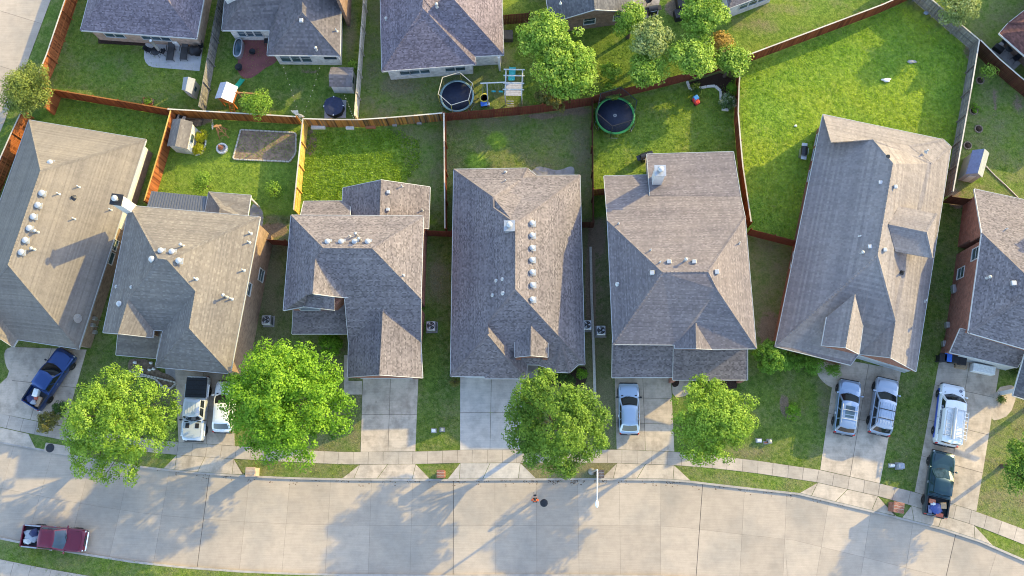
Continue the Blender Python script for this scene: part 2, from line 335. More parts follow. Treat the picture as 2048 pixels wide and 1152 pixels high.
# ------------------------------------------------------------------ house builder
class House:
    def __init__(s, name, label, px, py, cat='house', group=None):
        s.root=empty(name, at(px,py,.12), 0, label, cat, group); s.v={}; s.pl={}
    def V(s, **kw):
        for k,(x,y,z) in kw.items(): s.v[k]=at(x,y,z)
        return s
    def plane(s, name, a, b, pitch, ref):     # roof plane through eave a-b rising towards pixel ref
        A,B=s.v[a],s.v[b]; d=(B-A); d.z=0; d.normalize(); nrm=Vector((-d.y,d.x,0))
        if (at(ref[0],ref[1],4)-A).dot(nrm)<0: nrm=-nrm
        s.pl[name]=(A.copy(), Vector((-nrm.x*pitch,-nrm.y*pitch,1)).normalized()); return s
    def R(s, plane, **kw):                    # pixel ray meets roof plane
        p0,n=s.pl[plane]; o=Vector((0,0,HC))
        for k,(x,y) in kw.items():
            d=ray(x,y); t=(p0-o).dot(n)/d.dot(n); s.v[k]=o+d*t
        return s
    def roof(s, faces, mat, trim='trim_white', name='roof', caps=True, capmat=None, thick=.14, notrim=(), fw=.04, label=None):
        fs=[]; used={}
        for f in faces: fs.append([s.v[k] if isinstance(k,str) else k for k in f])
        m=MB(); key=lambda p:(round(p.x,2),round(p.y,2),round(p.z,2)); edges={}
        for f,nm in zip(fs,faces):
            nrm=Vector()
            for i in range(len(f)): nrm+=f[i].cross(f[(i+1)%len(f)])
            if nrm.z<0: f.reverse(); nrm=-nrm
            nrm.normalize(); k=len(f)
            m.add(f, [tuple(range(k))])
            m.add([p-Vector((0,0,thick)) for p in f], [tuple(range(k-1,-1,-1))])
            c=sum(f,Vector())/k
            for i in range(k):
                a,b=f[i],f[(i+1)%k]; e=tuple(sorted((key(a),key(b)))); edges.setdefault(e,[]).append((a,b,nrm,c))
        for e,l in edges.items():
            if len(l)==1:
                a,b,nrm,c=l[0]; dz=Vector((0,0,thick)); m.add([a,b,b-dz,a-dz], [(0,3,2,1)])
        ro=m.build(name, mat, s.root, uv=True); s.ro=ro
        if label: ro['label']=label
        for e,l in edges.items():
            if len(l)==1 and trim:
                a,b,nrm,c=l[0]
                if (b-a).length<.25: continue
                d=(b-a).normalized(); out=Vector((d.y,-d.x,0)); out=out.normalized() if out.length>1e-6 else out
                if any((a-s.v[n1]).length<.05 and (b-s.v[n2]).length<.05 or (a-s.v[n2]).length<.05 and (b-s.v[n1]).length<.05 for n1,n2 in notrim): continue
                g=MB(); dn=Vector((0,0,-.17)); up=Vector((0,0,.02)); o0=out*.004; o1=out*fw
                q=[a+o0+up,b+o0+up,b+o1+up,a+o1+up,a+o0+dn,b+o0+dn,b+o1+dn,a+o1+dn]
                g.add(q, [(0,3,2,1),(4,5,6,7),(0,1,5,4),(1,2,6,5),(2,3,7,6),(3,0,4,7)]); g.build('fascia', trim, ro)
            elif len(l)==2 and caps:
                a,b,n1,c1=l[0]; _,_,n2,c2=l[1]
                if n1.dot(n2)>.995: continue
                if (c2-a).dot(n1)>0: continue  # valley
                L=(b-a).length
                if L<.4: continue
                g=MB(); N=max(1,int(L/.3)); d=(b-a)/L
                lo,hi=(a,b) if a.z<=b.z else (b,a); d=(hi-lo)/L
                w1=(n1.cross(d)); w1=w1 if w1.dot(c1-a)>0 else -w1; w2=(n2.cross(d)); w2=w2 if w2.dot(c2-a)>0 else -w2
                nn=(n1+n2).normalized()
                for k in range(N):
                    p=lo+d*(k*L/N); q=lo+d*((k+1)*L/N-.01); h0=.035; h1=.012; wd=.15; t=random.random()
                    vs=[p+nn*h0+w1*wd-n1*.0, p+nn*(h0+.02), p+nn*h0+w2*wd, q+nn*h1+w1*wd, q+nn*(h1+.02), q+nn*h1+w2*wd]
                    g.add(vs, [(0,1,4,3),(1,2,5,4)] if (vs[1]-vs[0]).cross(vs[3]-vs[0]).z>0 else [(3,4,1,0),(4,5,2,1)], t)
                g.build('ridge_cap', capmat or mat, ro, uv=True)
        return ro
    def walls(s, poly, z0, z1, mat, inset=.35, name='wall', world=False):
        P=[Vector((p.x,p.y)) for p in ([s.v[k] for k in poly] if not world else poly)]
        Q=offset_poly(P, inset) if inset else P
        m=MB(); m.prism([(q.x,q.y) for q in Q], z0, z1); o=m.build(name, mat, s.root, uv=True)
        A=sum(Q[i].x*Q[(i+1)%len(Q)].y-Q[(i+1)%len(Q)].x*Q[i].y for i in range(len(Q)))
        s.w=Q; return Q
    def gable(s, tri, mat, inset=.0):         # vertical triangular wall under a rake
        P=[s.v[k] if isinstance(k,str) else k for k in tri]; m=MB(); c=sum(P,Vector())/len(P)
        d=(P[-1]-P[0]); d.z=0; d.normalize(); nn=Vector((-d.y,d.x,0))
        f=[p+nn*.05-Vector((0,0,.1)) for p in P]; b=[p-nn*.05-Vector((0,0,.1)) for p in P]; k=len(P)
        m.add(f+b, [tuple(range(k)),tuple(range(2*k-1,k-1,-1))]+[(i,(i+1)%k,k+(i+1)%k,k+i) for i in range(k)])
        return m.build('gable_wall', mat, s.root, uv=True)
    def window(s, wall_ab, px, py, w, h, frame='trim_white', panes=1, glassm='window_glass', z=None):
        a,b=wall_ab; o=Vector((0,0,HC)); d=ray(px,py); u=Vector((b.x-a.x,b.y-a.y,0)).normalized(); n=Vector((u.y,-u.x,0))
        A=Vector((a.x,a.y,0)); t=(A-o).dot(n)/d.dot(n); p=o+d*t
        if z is not None: p.z=z
        if (o-p).dot(n)<0: n=-n
        def P(x,y,e): return p+u*x+Vector((0,0,y))+n*e
        def slab(m,x0,x1,y0,y1,e0,e1):
            q=[P(x0,y0,e0),P(x1,y0,e0),P(x1,y1,e0),P(x0,y1,e0),P(x0,y0,e1),P(x1,y0,e1),P(x1,y1,e1),P(x0,y1,e1)]
            fl=(q[1]-q[0]).cross(q[3]-q[0]).dot(n)<0
            F=[(0,3,2,1),(4,5,6,7),(0,1,5,4),(1,2,6,5),(2,3,7,6),(3,0,4,7)]; m.add(q, [f[::-1] for f in F] if fl else F)
        m=MB(); f=.07
        slab(m,-w/2-f,w/2+f,h/2,h/2+f,-.02,.05); slab(m,-w/2-f,w/2+f,-h/2-f,-h/2,-.02,.08); slab(m,-w/2-f,-w/2,-h/2,h/2,-.02,.05); slab(m,w/2,w/2+f,-h/2,h/2,-.02,.05)
        slab(m,-w/2,w/2,-.025,.025,.0,.04)
        fo=m.build('window', frame, s.root)
        for k in range(panes):
            g=MB(); x0=-w/2+k*w/panes; slab(g,x0+.01,x0+w/panes-.01,-h/2,h/2,.0,.02); g.build('pane', glassm, fo)
        return fo
    def vent_round(s, px, py, plane, r=.27, mat='metal_white'):
        r*=.92; p=s.on(px,py,plane); m=MB(); m.lathe((p.x,p.y,p.z-.05), [(r*.7,0),(r*.7,.18),(r,.18),(r,.27),(r*.75,.33),(.01,.35)], 16)
        m.box((p.x+.08,p.y-.02,p.z+.0),(.5,.5,.03)); return m.build('roof_vent', mat, s.ro)
    def vent_pipe(s, px, py, plane, h=.45, r=.045, mat='metal_white'):
        p=s.on(px,py,plane); m=MB(); m.lathe((p.x,p.y,p.z-.1), [(r,0),(r,h+.1),(r*.7,h+.1)], 8); m.lathe((p.x,p.y,p.z-.08), [(r*3,0),(r*1.2,.16)], 8); return m.build('vent_pipe', mat, s.ro)
    def vent_box(s, px, py, plane, w=.34, mat='metal_galv'):
        p=s.on(px,py,plane); m=MB(); m.bbox((p.x,p.y,p.z+.08),(w,w,.3),.04); return m.build('box_vent', mat, s.ro)
    def vent_flue(s, px, py, plane, h=.7, mat='metal_white'):
        p=s.on(px,py,plane); m=MB(); m.lathe((p.x,p.y,p.z-.1), [(.16,0),(.08,.2),(.08,h),(.15,h),(.15,h+.1),(.02,h+.2)], 10); return m.build('flue', mat, s.ro)
    def on(s, px, py, plane):
        p0,n=s.pl[plane]; o=Vector((0,0,HC)); d=ray(px,py); return o+d*((p0-o).dot(n)/d.dot(n))
    def chimney(s, px, py, zb, zt, w, d, mat='siding_white', rz=0, label=None, capm='metal_galv'):
        p=at(px,py,zb); m=MB(); m.box((p.x,p.y,(zb+zt)/2),(w,d,zt-zb),rz); o=m.build('chimney', mat, s.root, uv=True)
        if label: o['label']=label
        m=MB(); m.box((p.x,p.y,zt+.03),(w+.16,d+.16,.08),rz); m.build('chimney_cap', capm, o)
        m=MB(); m.lathe((p.x,p.y,zt+.06), [(.16,0),(.16,.3),(.26,.3),(.26,.42),(.1,.5),(.01,.5)], 14); m.build('flue', 'metal_white', o); return o
# ------------------------------------------------------------------ ground, lawn, road, walks
def grassmat(name, sc=1.0):
    k = NT(name); p = k.pos(); dry = k.attr('dry'); lush = k.attr('lush'); dirt = k.attr('dirt')
    n1 = k.noise(p, .55*sc, 5, .6); n2 = k.noise(p, 3.2*sc, 5, .65); n3 = k.noise(p, 14*sc, 4, .7)
    g = k.mix(k.ramp(n2, [(.32,(0,0,0)),(.68,(1,1,1))]), (.055,.095,.022), (.13,.185,.045))
    g2 = k.mix(k.ramp(n2, [(.32,(0,0,0)),(.68,(1,1,1))]), (.135,.225,.028), (.30,.41,.06))
    g = k.mix(lush, g, g2)
    n0 = k.noise(p, .16, 4, .6); g = k.mix(.8, g, k.ramp(n0, [(.34,(.80,.92,.9)),(.5,(1,1,1)),(.66,(1.25,1.08,.95))]), 'MULTIPLY')
    dcol = k.mix(n3, (.15,.135,.07), (.27,.245,.135))
    df = k.math('ADD', dry, k.math('MULTIPLY', k.math('SUBTRACT', k.math('ADD', k.math('MULTIPLY', n1, .55), k.math('MULTIPLY', n2, .45)), .5), 1.9))
    col = k.mix(k.ramp(df, [(.28,(0,0,0)),(.85,(1,1,1))]), g, dcol)
    so = k.mix(n2, (.17,.12,.08), (.31,.235,.165))
    sf = k.math('ADD', dirt, k.math('MULTIPLY', k.math('SUBTRACT', k.math('ADD', k.math('MULTIPLY', n2, .6), k.math('MULTIPLY', n3, .4)), .5), 1.2))
    col = k.mix(k.ramp(sf, [(.42,(0,0,0)),(.62,(1,1,1))]), col, so)
    col = k.mix(.75, col, k.ramp(n3, [(.28,(.45,.5,.45)),(.5,(.95,.95,.95)),(.72,(1.45,1.4,1.3))]), 'MULTIPLY')
    h = k.math('ADD', k.math('MULTIPLY', n3, .7), n2); k.bump(h, .9, .09)
    return k.base(col, .95, 0, .1)
grassmat('lawn_grass')
def attr_set(me, name, arr):
    a = me.attributes.new(name, 'FLOAT', 'POINT'); a.data.foreach_set('value', np.asarray(arr, dtype=np.float32))
KERB_N = [(-420,800),(-200,845),(0,886),(70,899),(135,912),(220,926),(303,938.5),(390,947.5),(500,955),(600,959),(700,961),(890,962),(1000,961),(1190,960.5),(1320,961.5),(1375,965),(1487,978),(1598,990),(1620,995.5),(1752,1027),(1884,1060),(1960,1085),(2048,1123),(2200,1195),(2450,1330)]
kn = resample(pts(KERB_N, 0), .5)
def offs(P, d):                               # polyline shifted to its left (north) by d
    out=[]
    for i,p in enumerate(P):
        t=(P[min(i+1,len(P)-1)]-P[max(i-1,0)]).normalized(); out.append(p+Vector((-t.y,t.x,0))*d)
    return out
ROADW = (at(610,961,0)-at(612,1147,0)).length
ks = offs(kn, -ROADW)
def strip(P, Q, z0, z1, name, mat, parent=None, **kw):
    m=MB()
    n=len(P); vs=[]
    for p,q in zip(P,Q): vs += [(p.x,p.y,z0),(p.x,p.y,z1),(q.x,q.y,z1),(q.x,q.y,z0)]
    fs=[]
    for i in range(n-1):
        a=4*i; b=a+4
        fs += [(a+1,b+1,b+2,a+2),(a,b,b+1,a+1),(a+2,b+2,b+3,a+3)]
    fs += [(0,1,2,3),(4*n-1,4*n-2,4*n-3,4*n-4)]
    m.add(vs,fs); return m.build(name, mat, parent, **kw)
# far ground
m=MB(); m.add([(-600,-600,-.06),(600,-600,-.06),(600,600,-.06),(-600,600,-.06)], [(0,1,2,3)]); g=m.build('ground','lawn_grass'); tag(g,'wide grassy ground reaching to the horizon','ground',kind='structure')
attr_set(g.data,'dry',[.5]*4); attr_set(g.data,'lush',[.2]*4); attr_set(g.data,'dirt',[0]*4)
# road with panels
road=strip(ks, kn, -.05, -.012, 'road','joint_dirt'); tag(road,'pale concrete residential street curving past the front driveways','road',kind='structure')
ax=at(911,962,0); i0=min(range(len(kn)), key=lambda i:(kn[i]-ax).length)
STEP=7; 
def clampi(i): return max(0,min(len(kn)-1,i))
for k in range(-24,22):
    a=clampi(i0+k*STEP); b=clampi(i0+(k+1)*STEP)
    if b-a<2: continue
    for row in (0,1):
        f0,f1=(0,.485) if row==0 else (.485,1.0)
        g0=.024 if k%6==0 else .006; g1=.024 if (k+1)%6==0 else .006; gy=.005
        top=[];bot=[]
        for i in range(a,b+1):
            p=kn[i].lerp(ks[i],f0); q=kn[i].lerp(ks[i],f1); d=(q-p).normalized(); top.append(p+d*gy); bot.append(q-d*gy)
        def trim(P,g0,g1):
            P=list(P); P[0]=P[0]+(P[1]-P[0]).normalized()*g0; P[-1]=P[-1]+(P[-2]-P[-1]).normalized()*g1; return P
        top=trim(top,g0,g1); bot=trim(bot,g0,g1); m=MB(); poly=bot+top[::-1]; dz=random.uniform(-.001,.001)
        m.prism([(p.x,p.y) for p in poly], -.04, dz); m.build('road_panel','road_concrete', road)
# kerbs
ko=offs(kn,.17); kerb=strip(kn, ko, -.05, .13, 'kerb','kerb_concrete'); tag(kerb,'pale concrete kerb along the house side of the street','kerb',kind='structure')
kso=offs(ks,-.17); kerb2=strip(kso, ks, -.05, .13, 'kerb','kerb_concrete'); tag(kerb2,'pale concrete kerb along the far side of the street','kerb',kind='structure')
# lawn north: structured grid from kerb to far
def pip(px,py,poly):
    ins=np.zeros(px.shape,bool); n=len(poly)
    for i in range(n):
        x1,y1=poly[i]; x2,y2=poly[(i+1)%n]
        c=((y1>py)!=(y2>py)); xi=(x2-x1)*(py-y1)/((y2-y1) if y2!=y1 else 1e-9)+x1; ins^=(c&(px<xi))
    return ins
def vpix(X,Y,Z):
    q=np.stack([X,Y,Z-HC],-1); A=np.array([list(_ex),list(_ey),list(_ez)]); c=q@A
    return 1024+FPX*c[...,0]/c[...,2], 576+FPX*c[...,1]/c[...,2]
YARDS=[ # polygon px, lush, dry
 ([(165,0),(450,0),(410,228),(100,190)],.45,.32), ([(60,235),(120,195),(345,232),(300,420),(290,300)],.75,.12),
 ([(450,0),(735,0),(715,245),(410,228)],.35,.30), ([(735,0),(1060,0),(1070,225),(890,240),(715,250)],.5,.52), ([(1005,0),(1470,0),(1480,125),(1180,210),(1060,215)],.4,.18),
 ([(1450,0),(1800,0),(1485,128)],.5,.3),
 ([(352,235),(600,248),(590,470),(290,410)],.7,.16), ([(612,252),(890,240),(895,470),(585,470)],.85,.16), ([(760,250),(890,240),(893,470),(820,380),(800,290)],.5,.50),
 ([(893,240),(1180,212),(1185,450),(893,470)],.35,.52), ([(1183,210),(1470,160),(1490,440),(1183,440)],.6,.25), ([(1475,165),(1480,130),(1800,0),(1940,95),(1890,400),(1600,500),(1490,470)],1.0,.16),
 ([(1960,90),(2048,180),(2048,420),(1900,400)],.45,.46), ([(1870,0),(2048,0),(2048,150),(1960,80)],.6,.5),
 ([(530,430),(600,430),(580,700),(460,760)],.1,.62), ([(850,450),(905,450),(920,930),(830,930)],.22,.36), ([(1160,440),(1215,440),(1235,930),(1165,760)],.1,.70),
 ([(1485,460),(1590,490),(1560,690),(1510,690)],.3,.62), ([(1480,690),(1680,690),(1640,945),(1340,900)],.28,.34), ([(1790,740),(1890,410),(1930,410),(1830,1000),(1755,960)],.22,.40),
 ([(1950,780),(2100,780),(2100,1060),(1950,1030)],.5,.62), ([(160,690),(330,690),(360,870),(100,850)],.22,.40), ([(640,690),(725,690),(725,910),(600,905)],.3,.6),
 ([(480,910),(720,925),(700,965),(470,955)],.4,.55), ([(1040,915),(1240,920),(1200,965),(1060,965)],.1,.85), ([(1345,930),(1640,960),(1600,1000),(1370,965)],.5,.5), ([(0,0),(160,0),(60,280),(0,300)],.3,.3)]
SPOTS=[ # px,py,rx,ry,(dirt,dry,lush)
 (620,285,16,30,(.9,0,0)),(1085,232,38,8,(.9,0,0)),(1150,222,35,10,(.9,.3,0)),(1568,805,11,20,(.85,0,0)),(1580,828,20,14,(.6,0,0)),(895,60,1,1,(0,0,0)),
 (1540,660,30,45,(.8,0,0)),(1180,560,8,120,(.9,0,0)),(1195,580,22,130,(.45,0,0)),(550,460,30,16,(.9,0,0)),(505,480,30,60,(.4,.3,0)),(395,238,36,14,(.9,0,0)),(345,262,16,30,(.6,0,0)),
 (1915,408,22,12,(.8,0,0)),(1900,385,30,14,(.7,0,0)),(1510,50,60,16,(.25,.3,0)),(1560,20,50,12,(.2,.3,0)),(620,142,30,7,(.6,0,0)),(700,60,12,60,(.35,.5,-.2)),
 (800,170,40,20,(.1,.35,0)),(880,560,26,50,(.15,.45,0)),(995,280,20,16,(0,-.5,.9)),(955,322,20,16,(0,-.4,.9)),(1990,200,6,40,(.7,.2,0)),(2035,205,14,22,(.6,.2,0)),
 (1350,16,24,20,(.9,0,0)),(1160,835,60,60,(.25,.4,0)),(860,720,20,60,(0,-.2,.15)),(330,800,40,40,(.3,.3,-.2)),(1110,610,1,1,(0,0,0)),(545,580,20,90,(.35,.2,-.2)),(1650,775,16,80,(.25,.35,0)),
 (1500,905,40,12,(0,.3,0)),(985,240,90,10,(.2,.2,0)),(1160,300,20,60,(.25,.3,0)),(1250,215,1,1,(0,0,0)),(1200,470,18,40,(.5,.2,-.2)),(1980,560,1,1,(0,0,0)),(1960,390,30,18,(.4,.2,0)),(1940,100,20,30,(.6,0,0))]
def ground_attrs(me, X, Y, Z):
    px,py=vpix(X,Y,Z); lush=np.full(px.shape,.35); dry=np.full(px.shape,.42); dirt=np.zeros(px.shape)
    for poly,l,d in YARDS:
        k=pip(px,py,poly); lush[k]=l; dry[k]=d
    for x,y,rx,ry,(a,b,c) in SPOTS:
        w=np.clip(1.6-1.6*np.sqrt(((px-x)/rx)**2+((py-y)/ry)**2)*.75,0,1); dirt+=a*w; dry+=b*w; lush+=c*w
    attr_set(me,'lush',np.clip(lush,0,1)); attr_set(me,'dry',dry); attr_set(me,'dirt',dirt)
def lawn(name, edge, yfar, label):
    ex=np.array([p.x for p in edge]); ey=np.array([p.y for p in edge]); o=np.argsort(ex); ex,ey=ex[o],ey[o]
    xs=np.arange(max(-75,ex[0]+.1),min(75,ex[-1]-.1),.4); k=np.interp(xs,ex,ey); nr=max(2,int(abs(yfar-k.mean())/.42)); s=np.linspace(0,1,nr)**1.0
    Y=k[:,None]+(yfar-k[:,None])*s[None,:]; X=np.repeat(xs[:,None],nr,1); Z=np.full(X.shape,.12)
    Z+=np.where((s[None,:]>.004),RNG.uniform(-.012,.012,X.shape),0)
    n,mm=X.shape; idx=np.arange(n*mm).reshape(n,mm); q=np.stack([idx[:-1,:-1],idx[1:,:-1],idx[1:,1:],idx[:-1,1:]],-1).reshape(-1,4)
    if yfar<k.mean(): q=q[:,::-1]
    me=bpy.data.meshes.new(name); me.vertices.add(n*mm); me.vertices.foreach_set('co',np.stack([X,Y,Z],-1).ravel())
    me.loops.add(q.size); me.loops.foreach_set('vertex_index',q.ravel()); me.polygons.add(len(q)); me.polygons.foreach_set('loop_start',np.arange(len(q))*4); me.update(calc_edges=True)
    me.polygons.foreach_set('use_smooth',np.ones(len(q),bool)); ground_attrs(me,X.ravel(),Y.ravel(),Z.ravel()); me.materials.append(MATS['lawn_grass'])
    ob=bpy.data.objects.new(name,me); link(ob); return tag(ob,label,'lawn',kind='structure')
lawn('lawn', ko, 78, 'patchy green lawn spreading through all the yards')
lawn('lawn', kso, -40, 'green grass verge across the street at the bottom')
# slabs
def slab(poly, z1, mat, parent, name='slab', gap=.02, z0=.04):
    P=[Vector(p[:2]) for p in poly]; Q=offset_poly(P, gap) if gap else P
    m=MB(); m.prism([(q.x,q.y) for q in Q], z0, z1); return m.build(name, mat, parent)
def quadslabs(c, nx, ny, z1, mat, parent, gap=.02, xs=None, ys=None):
    a,b,cc,d=[Vector(p) for p in c]; xs=xs or [i/nx for i in range(nx+1)]; ys=ys or [j/ny for j in range(ny+1)]
    P=lambda u,v:(a.lerp(b,u)).lerp(d.lerp(cc,u),v)
    for i in range(len(xs)-1):
        for j in range(len(ys)-1):
            slab([P(xs[i],ys[j]),P(xs[i+1],ys[j]),P(xs[i+1],ys[j+1]),P(xs[i],ys[j+1])], z1+random.uniform(-.003,.003), mat, parent, 'slab', gap)
# sidewalk north
WT=[(-300,752),(-60,812),(0,827),(61,840),(140,856),(230,869),(323,881),(440,890),(560,898),(690,904),(835,903),(920,900),(1000,899),(1233,899),(1349,903.6),(1430,911),(1518,921.7),(1638,939.5),(1760,967),(1829,984),(1953,1023),(2047,1058),(2250,1140)]
WB=[(-306,780),(-64,838),(-4,853),(57,866.5),(136,882),(226,896),(320,907),(438,916),(559,923),(690,929),(835,928),(920,926),(1000,925.5),(1233,926),(1351,930.5),(1432,937),(1516,947),(1633,964.5),(1755,992),(1822,1011),(1948,1050),(2040,1086),(2240,1168)]
wt=resample(pts(WT),1.27); 
wb=resample(pts(WB),.1)
walk=MB(); near=[min(wb,key=lambda q:(q-p).length) for p in wt]
wk=strip(near, wt, .05, .128, 'sidewalk','joint_dirt'); tag(wk,'pale concrete sidewalk of square slabs along the front lawns','sidewalk',kind='structure')
for i in range(len(wt)-1): slab([near[i],near[i+1],wt[i+1],wt[i]], .145+random.uniform(-.004,.004), 'walk_concrete', wk, 'slab', .012)
# driveways: corners TL,TR,BR,BL px ; apron flare ends left,right px
def driveway(label, c, nx, ny, fl, fr, mat='drive_concrete', xs=None, ys=None, apron=True, z=.143):
    C=pts(c); m=MB(); m.prism([(p.x,p.y) for p in offset_poly([Vector(p[:2]) for p in C],.02)], .03, .127); d=m.build('driveway','joint_dirt'); tag(d,label,'driveway',kind='structure')
    quadslabs(C, nx, ny, z, mat, d, .016, xs, ys)
    if apron:
        BL=min(wb,key=lambda q:(q-C[3]).length); BR=min(wb,key=lambda q:(q-C[2]).length); L,Rr=at(*fl),at(*fr)
        ki=lambda p:min(range(len(ko)),key=lambda i:(ko[i]-p).length)
        a,b=sorted((ki(L),ki(Rr))); kp=[ko[i] for i in range(a,b+1,2)]+[ko[b]]
        n=len(kp); ja=min(range(n),key=lambda i:(kp[i]-BL).length); jb=min(range(n),key=lambda i:(kp[i]-BR).length); jm=(ja+jb)//2; M=BL.lerp(BR,.5)
        dz=Vector((0,0,0))
        if ja>0: slab([BL]+kp[:ja+1][::1][::-1][:1]+kp[:ja+1][::-1][1:], z, mat, d)
        slab([BL,M]+kp[ja:jm+1][::-1], z, mat, d); slab([M,BR]+kp[jm:jb+1][::-1], z, mat, d)
        if jb<n-1: slab([BR]+kp[jb:][::-1], z, mat, d)
    return d
driveway('grey driveway under the blue pickup at the left edge', [(33,694),(174,699),(130,853),(-8,826)],2,2,(-60,868),(70,898),apron=False)
driveway('shaded driveway under the silver pickup and white car', [(350,738),(464,742),(470,892),(357,884)],2,2,(322,940),(489,953))
driveway('stained empty driveway of the second house from the round green tree', [(725.5,756),(837,757),(831,903),(721,904)],2,2,(680,960),(861,960),mat='drive_stained')
driveway('clean bluish empty driveway left of the dark oak', [(920,752),(1046,752),(1040,899),(920,900)],2,2,(893,961),(1072,960),mat='drive_pale')
driveway('driveway under the small pale blue hatchback', [(1229,752),(1342,752),(1349,903.5),(1233,899)],2,1,(1204,960),(1384,965), ys=[0,.3,.64,1])
driveway('driveway under the two silver SUVs', [(1672,716),(1803,740),(1760,967),(1640,939.5)],2,2,(1598,990),(1792,1037), ys=[0,.5,1])
driveway('wide driveway under the white ladder van and dark pickup', [(1882,700),(2002,722),(1953,1023),(1829,984)],2,4,(1806,1041),(1979,1094))
_p=None
def paving(name, label, poly, mat='drive_concrete', z=.139, cat='paving', slabs=None, zz=.12):
    m=MB(); m.prism([(p.x,p.y) for p in pts(poly,zz)], .03, z); o=m.build(name, mat); return tag(o,label,cat,kind='structure')
def round_px(poly, it=2):
    for _ in range(it):
        q=[]
        for i in range(len(poly)):
            a,b=poly[i],poly[(i+1)%len(poly)]; q += [(a[0]*.75+b[0]*.25,a[1]*.75+b[1]*.25),(a[0]*.25+b[0]*.75,a[1]*.25+b[1]*.75)]
        poly=q
    return poly
paving('entry_path','curved entry path beside the blue pickup driveway',round_px([(8,694),(50,694),(36,750),(24,750),(10,730)]))
paving('driveway_edge','wide left part of the blue pickup driveway',[(28,742),(20,780),(-6,827),(-60,814),(-40,780),(0,768)],z=.1375)
paving('driveway_apron','apron of the blue pickup driveway at the kerb',[(-60,841),(57,868),(71,897),(-60,871)],z=.141)
paving('entry_path','narrow path beside the stained empty driveway',[(688,710),(695,710),(697,762),(724,762),(724,789),(688,789)])
paving('entry_path','path to the porch of the house with the hatchback',round_px([(1344,757),(1382,757),(1381,785),(1372,792),(1345,796)],1))
paving('entry_path','curved path by the round clipped shrub',round_px([(1630,735),(1645,712),(1674,716),(1670,778),(1650,768),(1636,752)],1))
paving('entry_path','curved path at the right edge beside the van',round_px([(1990,776),(2030,768),(2034,790),(2020,830),(1990,842),(1982,836)],1))
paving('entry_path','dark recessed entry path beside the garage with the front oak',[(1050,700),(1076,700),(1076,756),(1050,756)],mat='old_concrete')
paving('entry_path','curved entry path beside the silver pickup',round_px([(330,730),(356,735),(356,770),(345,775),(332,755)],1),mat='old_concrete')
paving('patio','pale patio with rounded corner holding the loungers',[(291,70),(289,100),(288,115),(291,124),(297,131),(306,134.5),(399,142),(408,80),(400,60),(300,60)],mat='pale_concrete')
plain('red_patio',(.22,.075,.07),.8,var=.15,scale=2)
paving('patio','dark red stained patio with the round black fire bowls',round_px([(480,70),(534,70),(534,104),(556,118),(548,128),(530,136),(514,150),(498,158),(484,155),(474,140),(478,104)],1),mat='red_patio')
paving('patio','grey wavy patio slab behind the house with seven vents',[(1050,352)]+round_px([(1062,345),(1070,334),(1085,333),(1110,341),(1125,339),(1140,332),(1149,336),(1149,352)],1)[2:-2]+[(1149,360),(1050,360)],mat='old_concrete')
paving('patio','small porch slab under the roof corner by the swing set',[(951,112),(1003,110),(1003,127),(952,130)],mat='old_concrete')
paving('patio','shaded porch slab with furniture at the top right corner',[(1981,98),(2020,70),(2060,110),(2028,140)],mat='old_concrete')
paving('patio','small grey patio at the top beside the boxes',[(1262,0),(1320,-4),(1316,30),(1282,40)],mat='old_concrete')
paving('patio','small patio slab behind the house with the metal patio cover',round_px([(500,405),(524,416),(528,440),(522,460),(500,460)],1),mat='old_concrete')
paving('storm_inlet','concrete storm drain inlet slab beside the lime tree',[(92,885),(140,893),(140,912),(88,903)],mat='walk_concrete',z=.15)
m=MB(); c=at(100,896,.15); m.lathe((c.x,c.y,.13),[(.38,0),(.38,.03),(.3,.036),(.01,.036)],20); tag(m.build('manhole_cover','dark_metal'),'round dark manhole cover set in the storm inlet slab','manhole cover')
m=MB(); c=at(1088,1006,0); m.lathe((c.x,c.y,-.02),[(.33,0),(.33,.03),(.25,.036),(.01,.036)],20); tag(m.build('manhole_cover','dark_metal'),'round dark manhole cover in the street beside the person','manhole cover')
# side road at left and verge sidewalk at the bottom
lr=[at(x,y,.12) for x,y in ((190,-237),(101.6,0),(51,135),(20,219),(0,266),(-60,400),(-140,560))]; lr2=[p+Vector((-9.5,3.2,0)) for p in lr]
A=resample(lr,5.0); B=resample(lr2,5.0); n=min(len(A),len(B)); sr=strip(A[:n][::-1],B[:n][::-1],.02,.128,'side_road','joint_dirt'); tag(sr,'pale concrete side road in the top left corner','road',kind='structure')
for i in range(n-1): slab([A[i],A[i+1],B[i+1],B[i]], .14+random.uniform(-.001,.001),'road_concrete',sr,'road_panel',.012)
a=offs(kso,-1.55)[::3]; b=offs(kso,-2.85)[::3]; a=[p for p,q in zip(a,b) if -75<p.x<-15]; b=b[next(i for i,p in enumerate(offs(kso,-1.55)[::3]) if p.x>-75):][:len(a)]; n=len(a)
w2=strip(b,a,.05,.128,'sidewalk','joint_dirt'); tag(w2,'bluish white sidewalk in the bottom left corner','sidewalk',kind='structure')
for i in range(n-1): slab([b[i],b[i+1],a[i+1],a[i]],.145,'walk_concrete',w2,'slab',.012)
# ------------------------------------------------------------------ houses
PT=.73; ZE=2.85; Z2=5.6
def V2(p): return Vector((p.x,p.y))
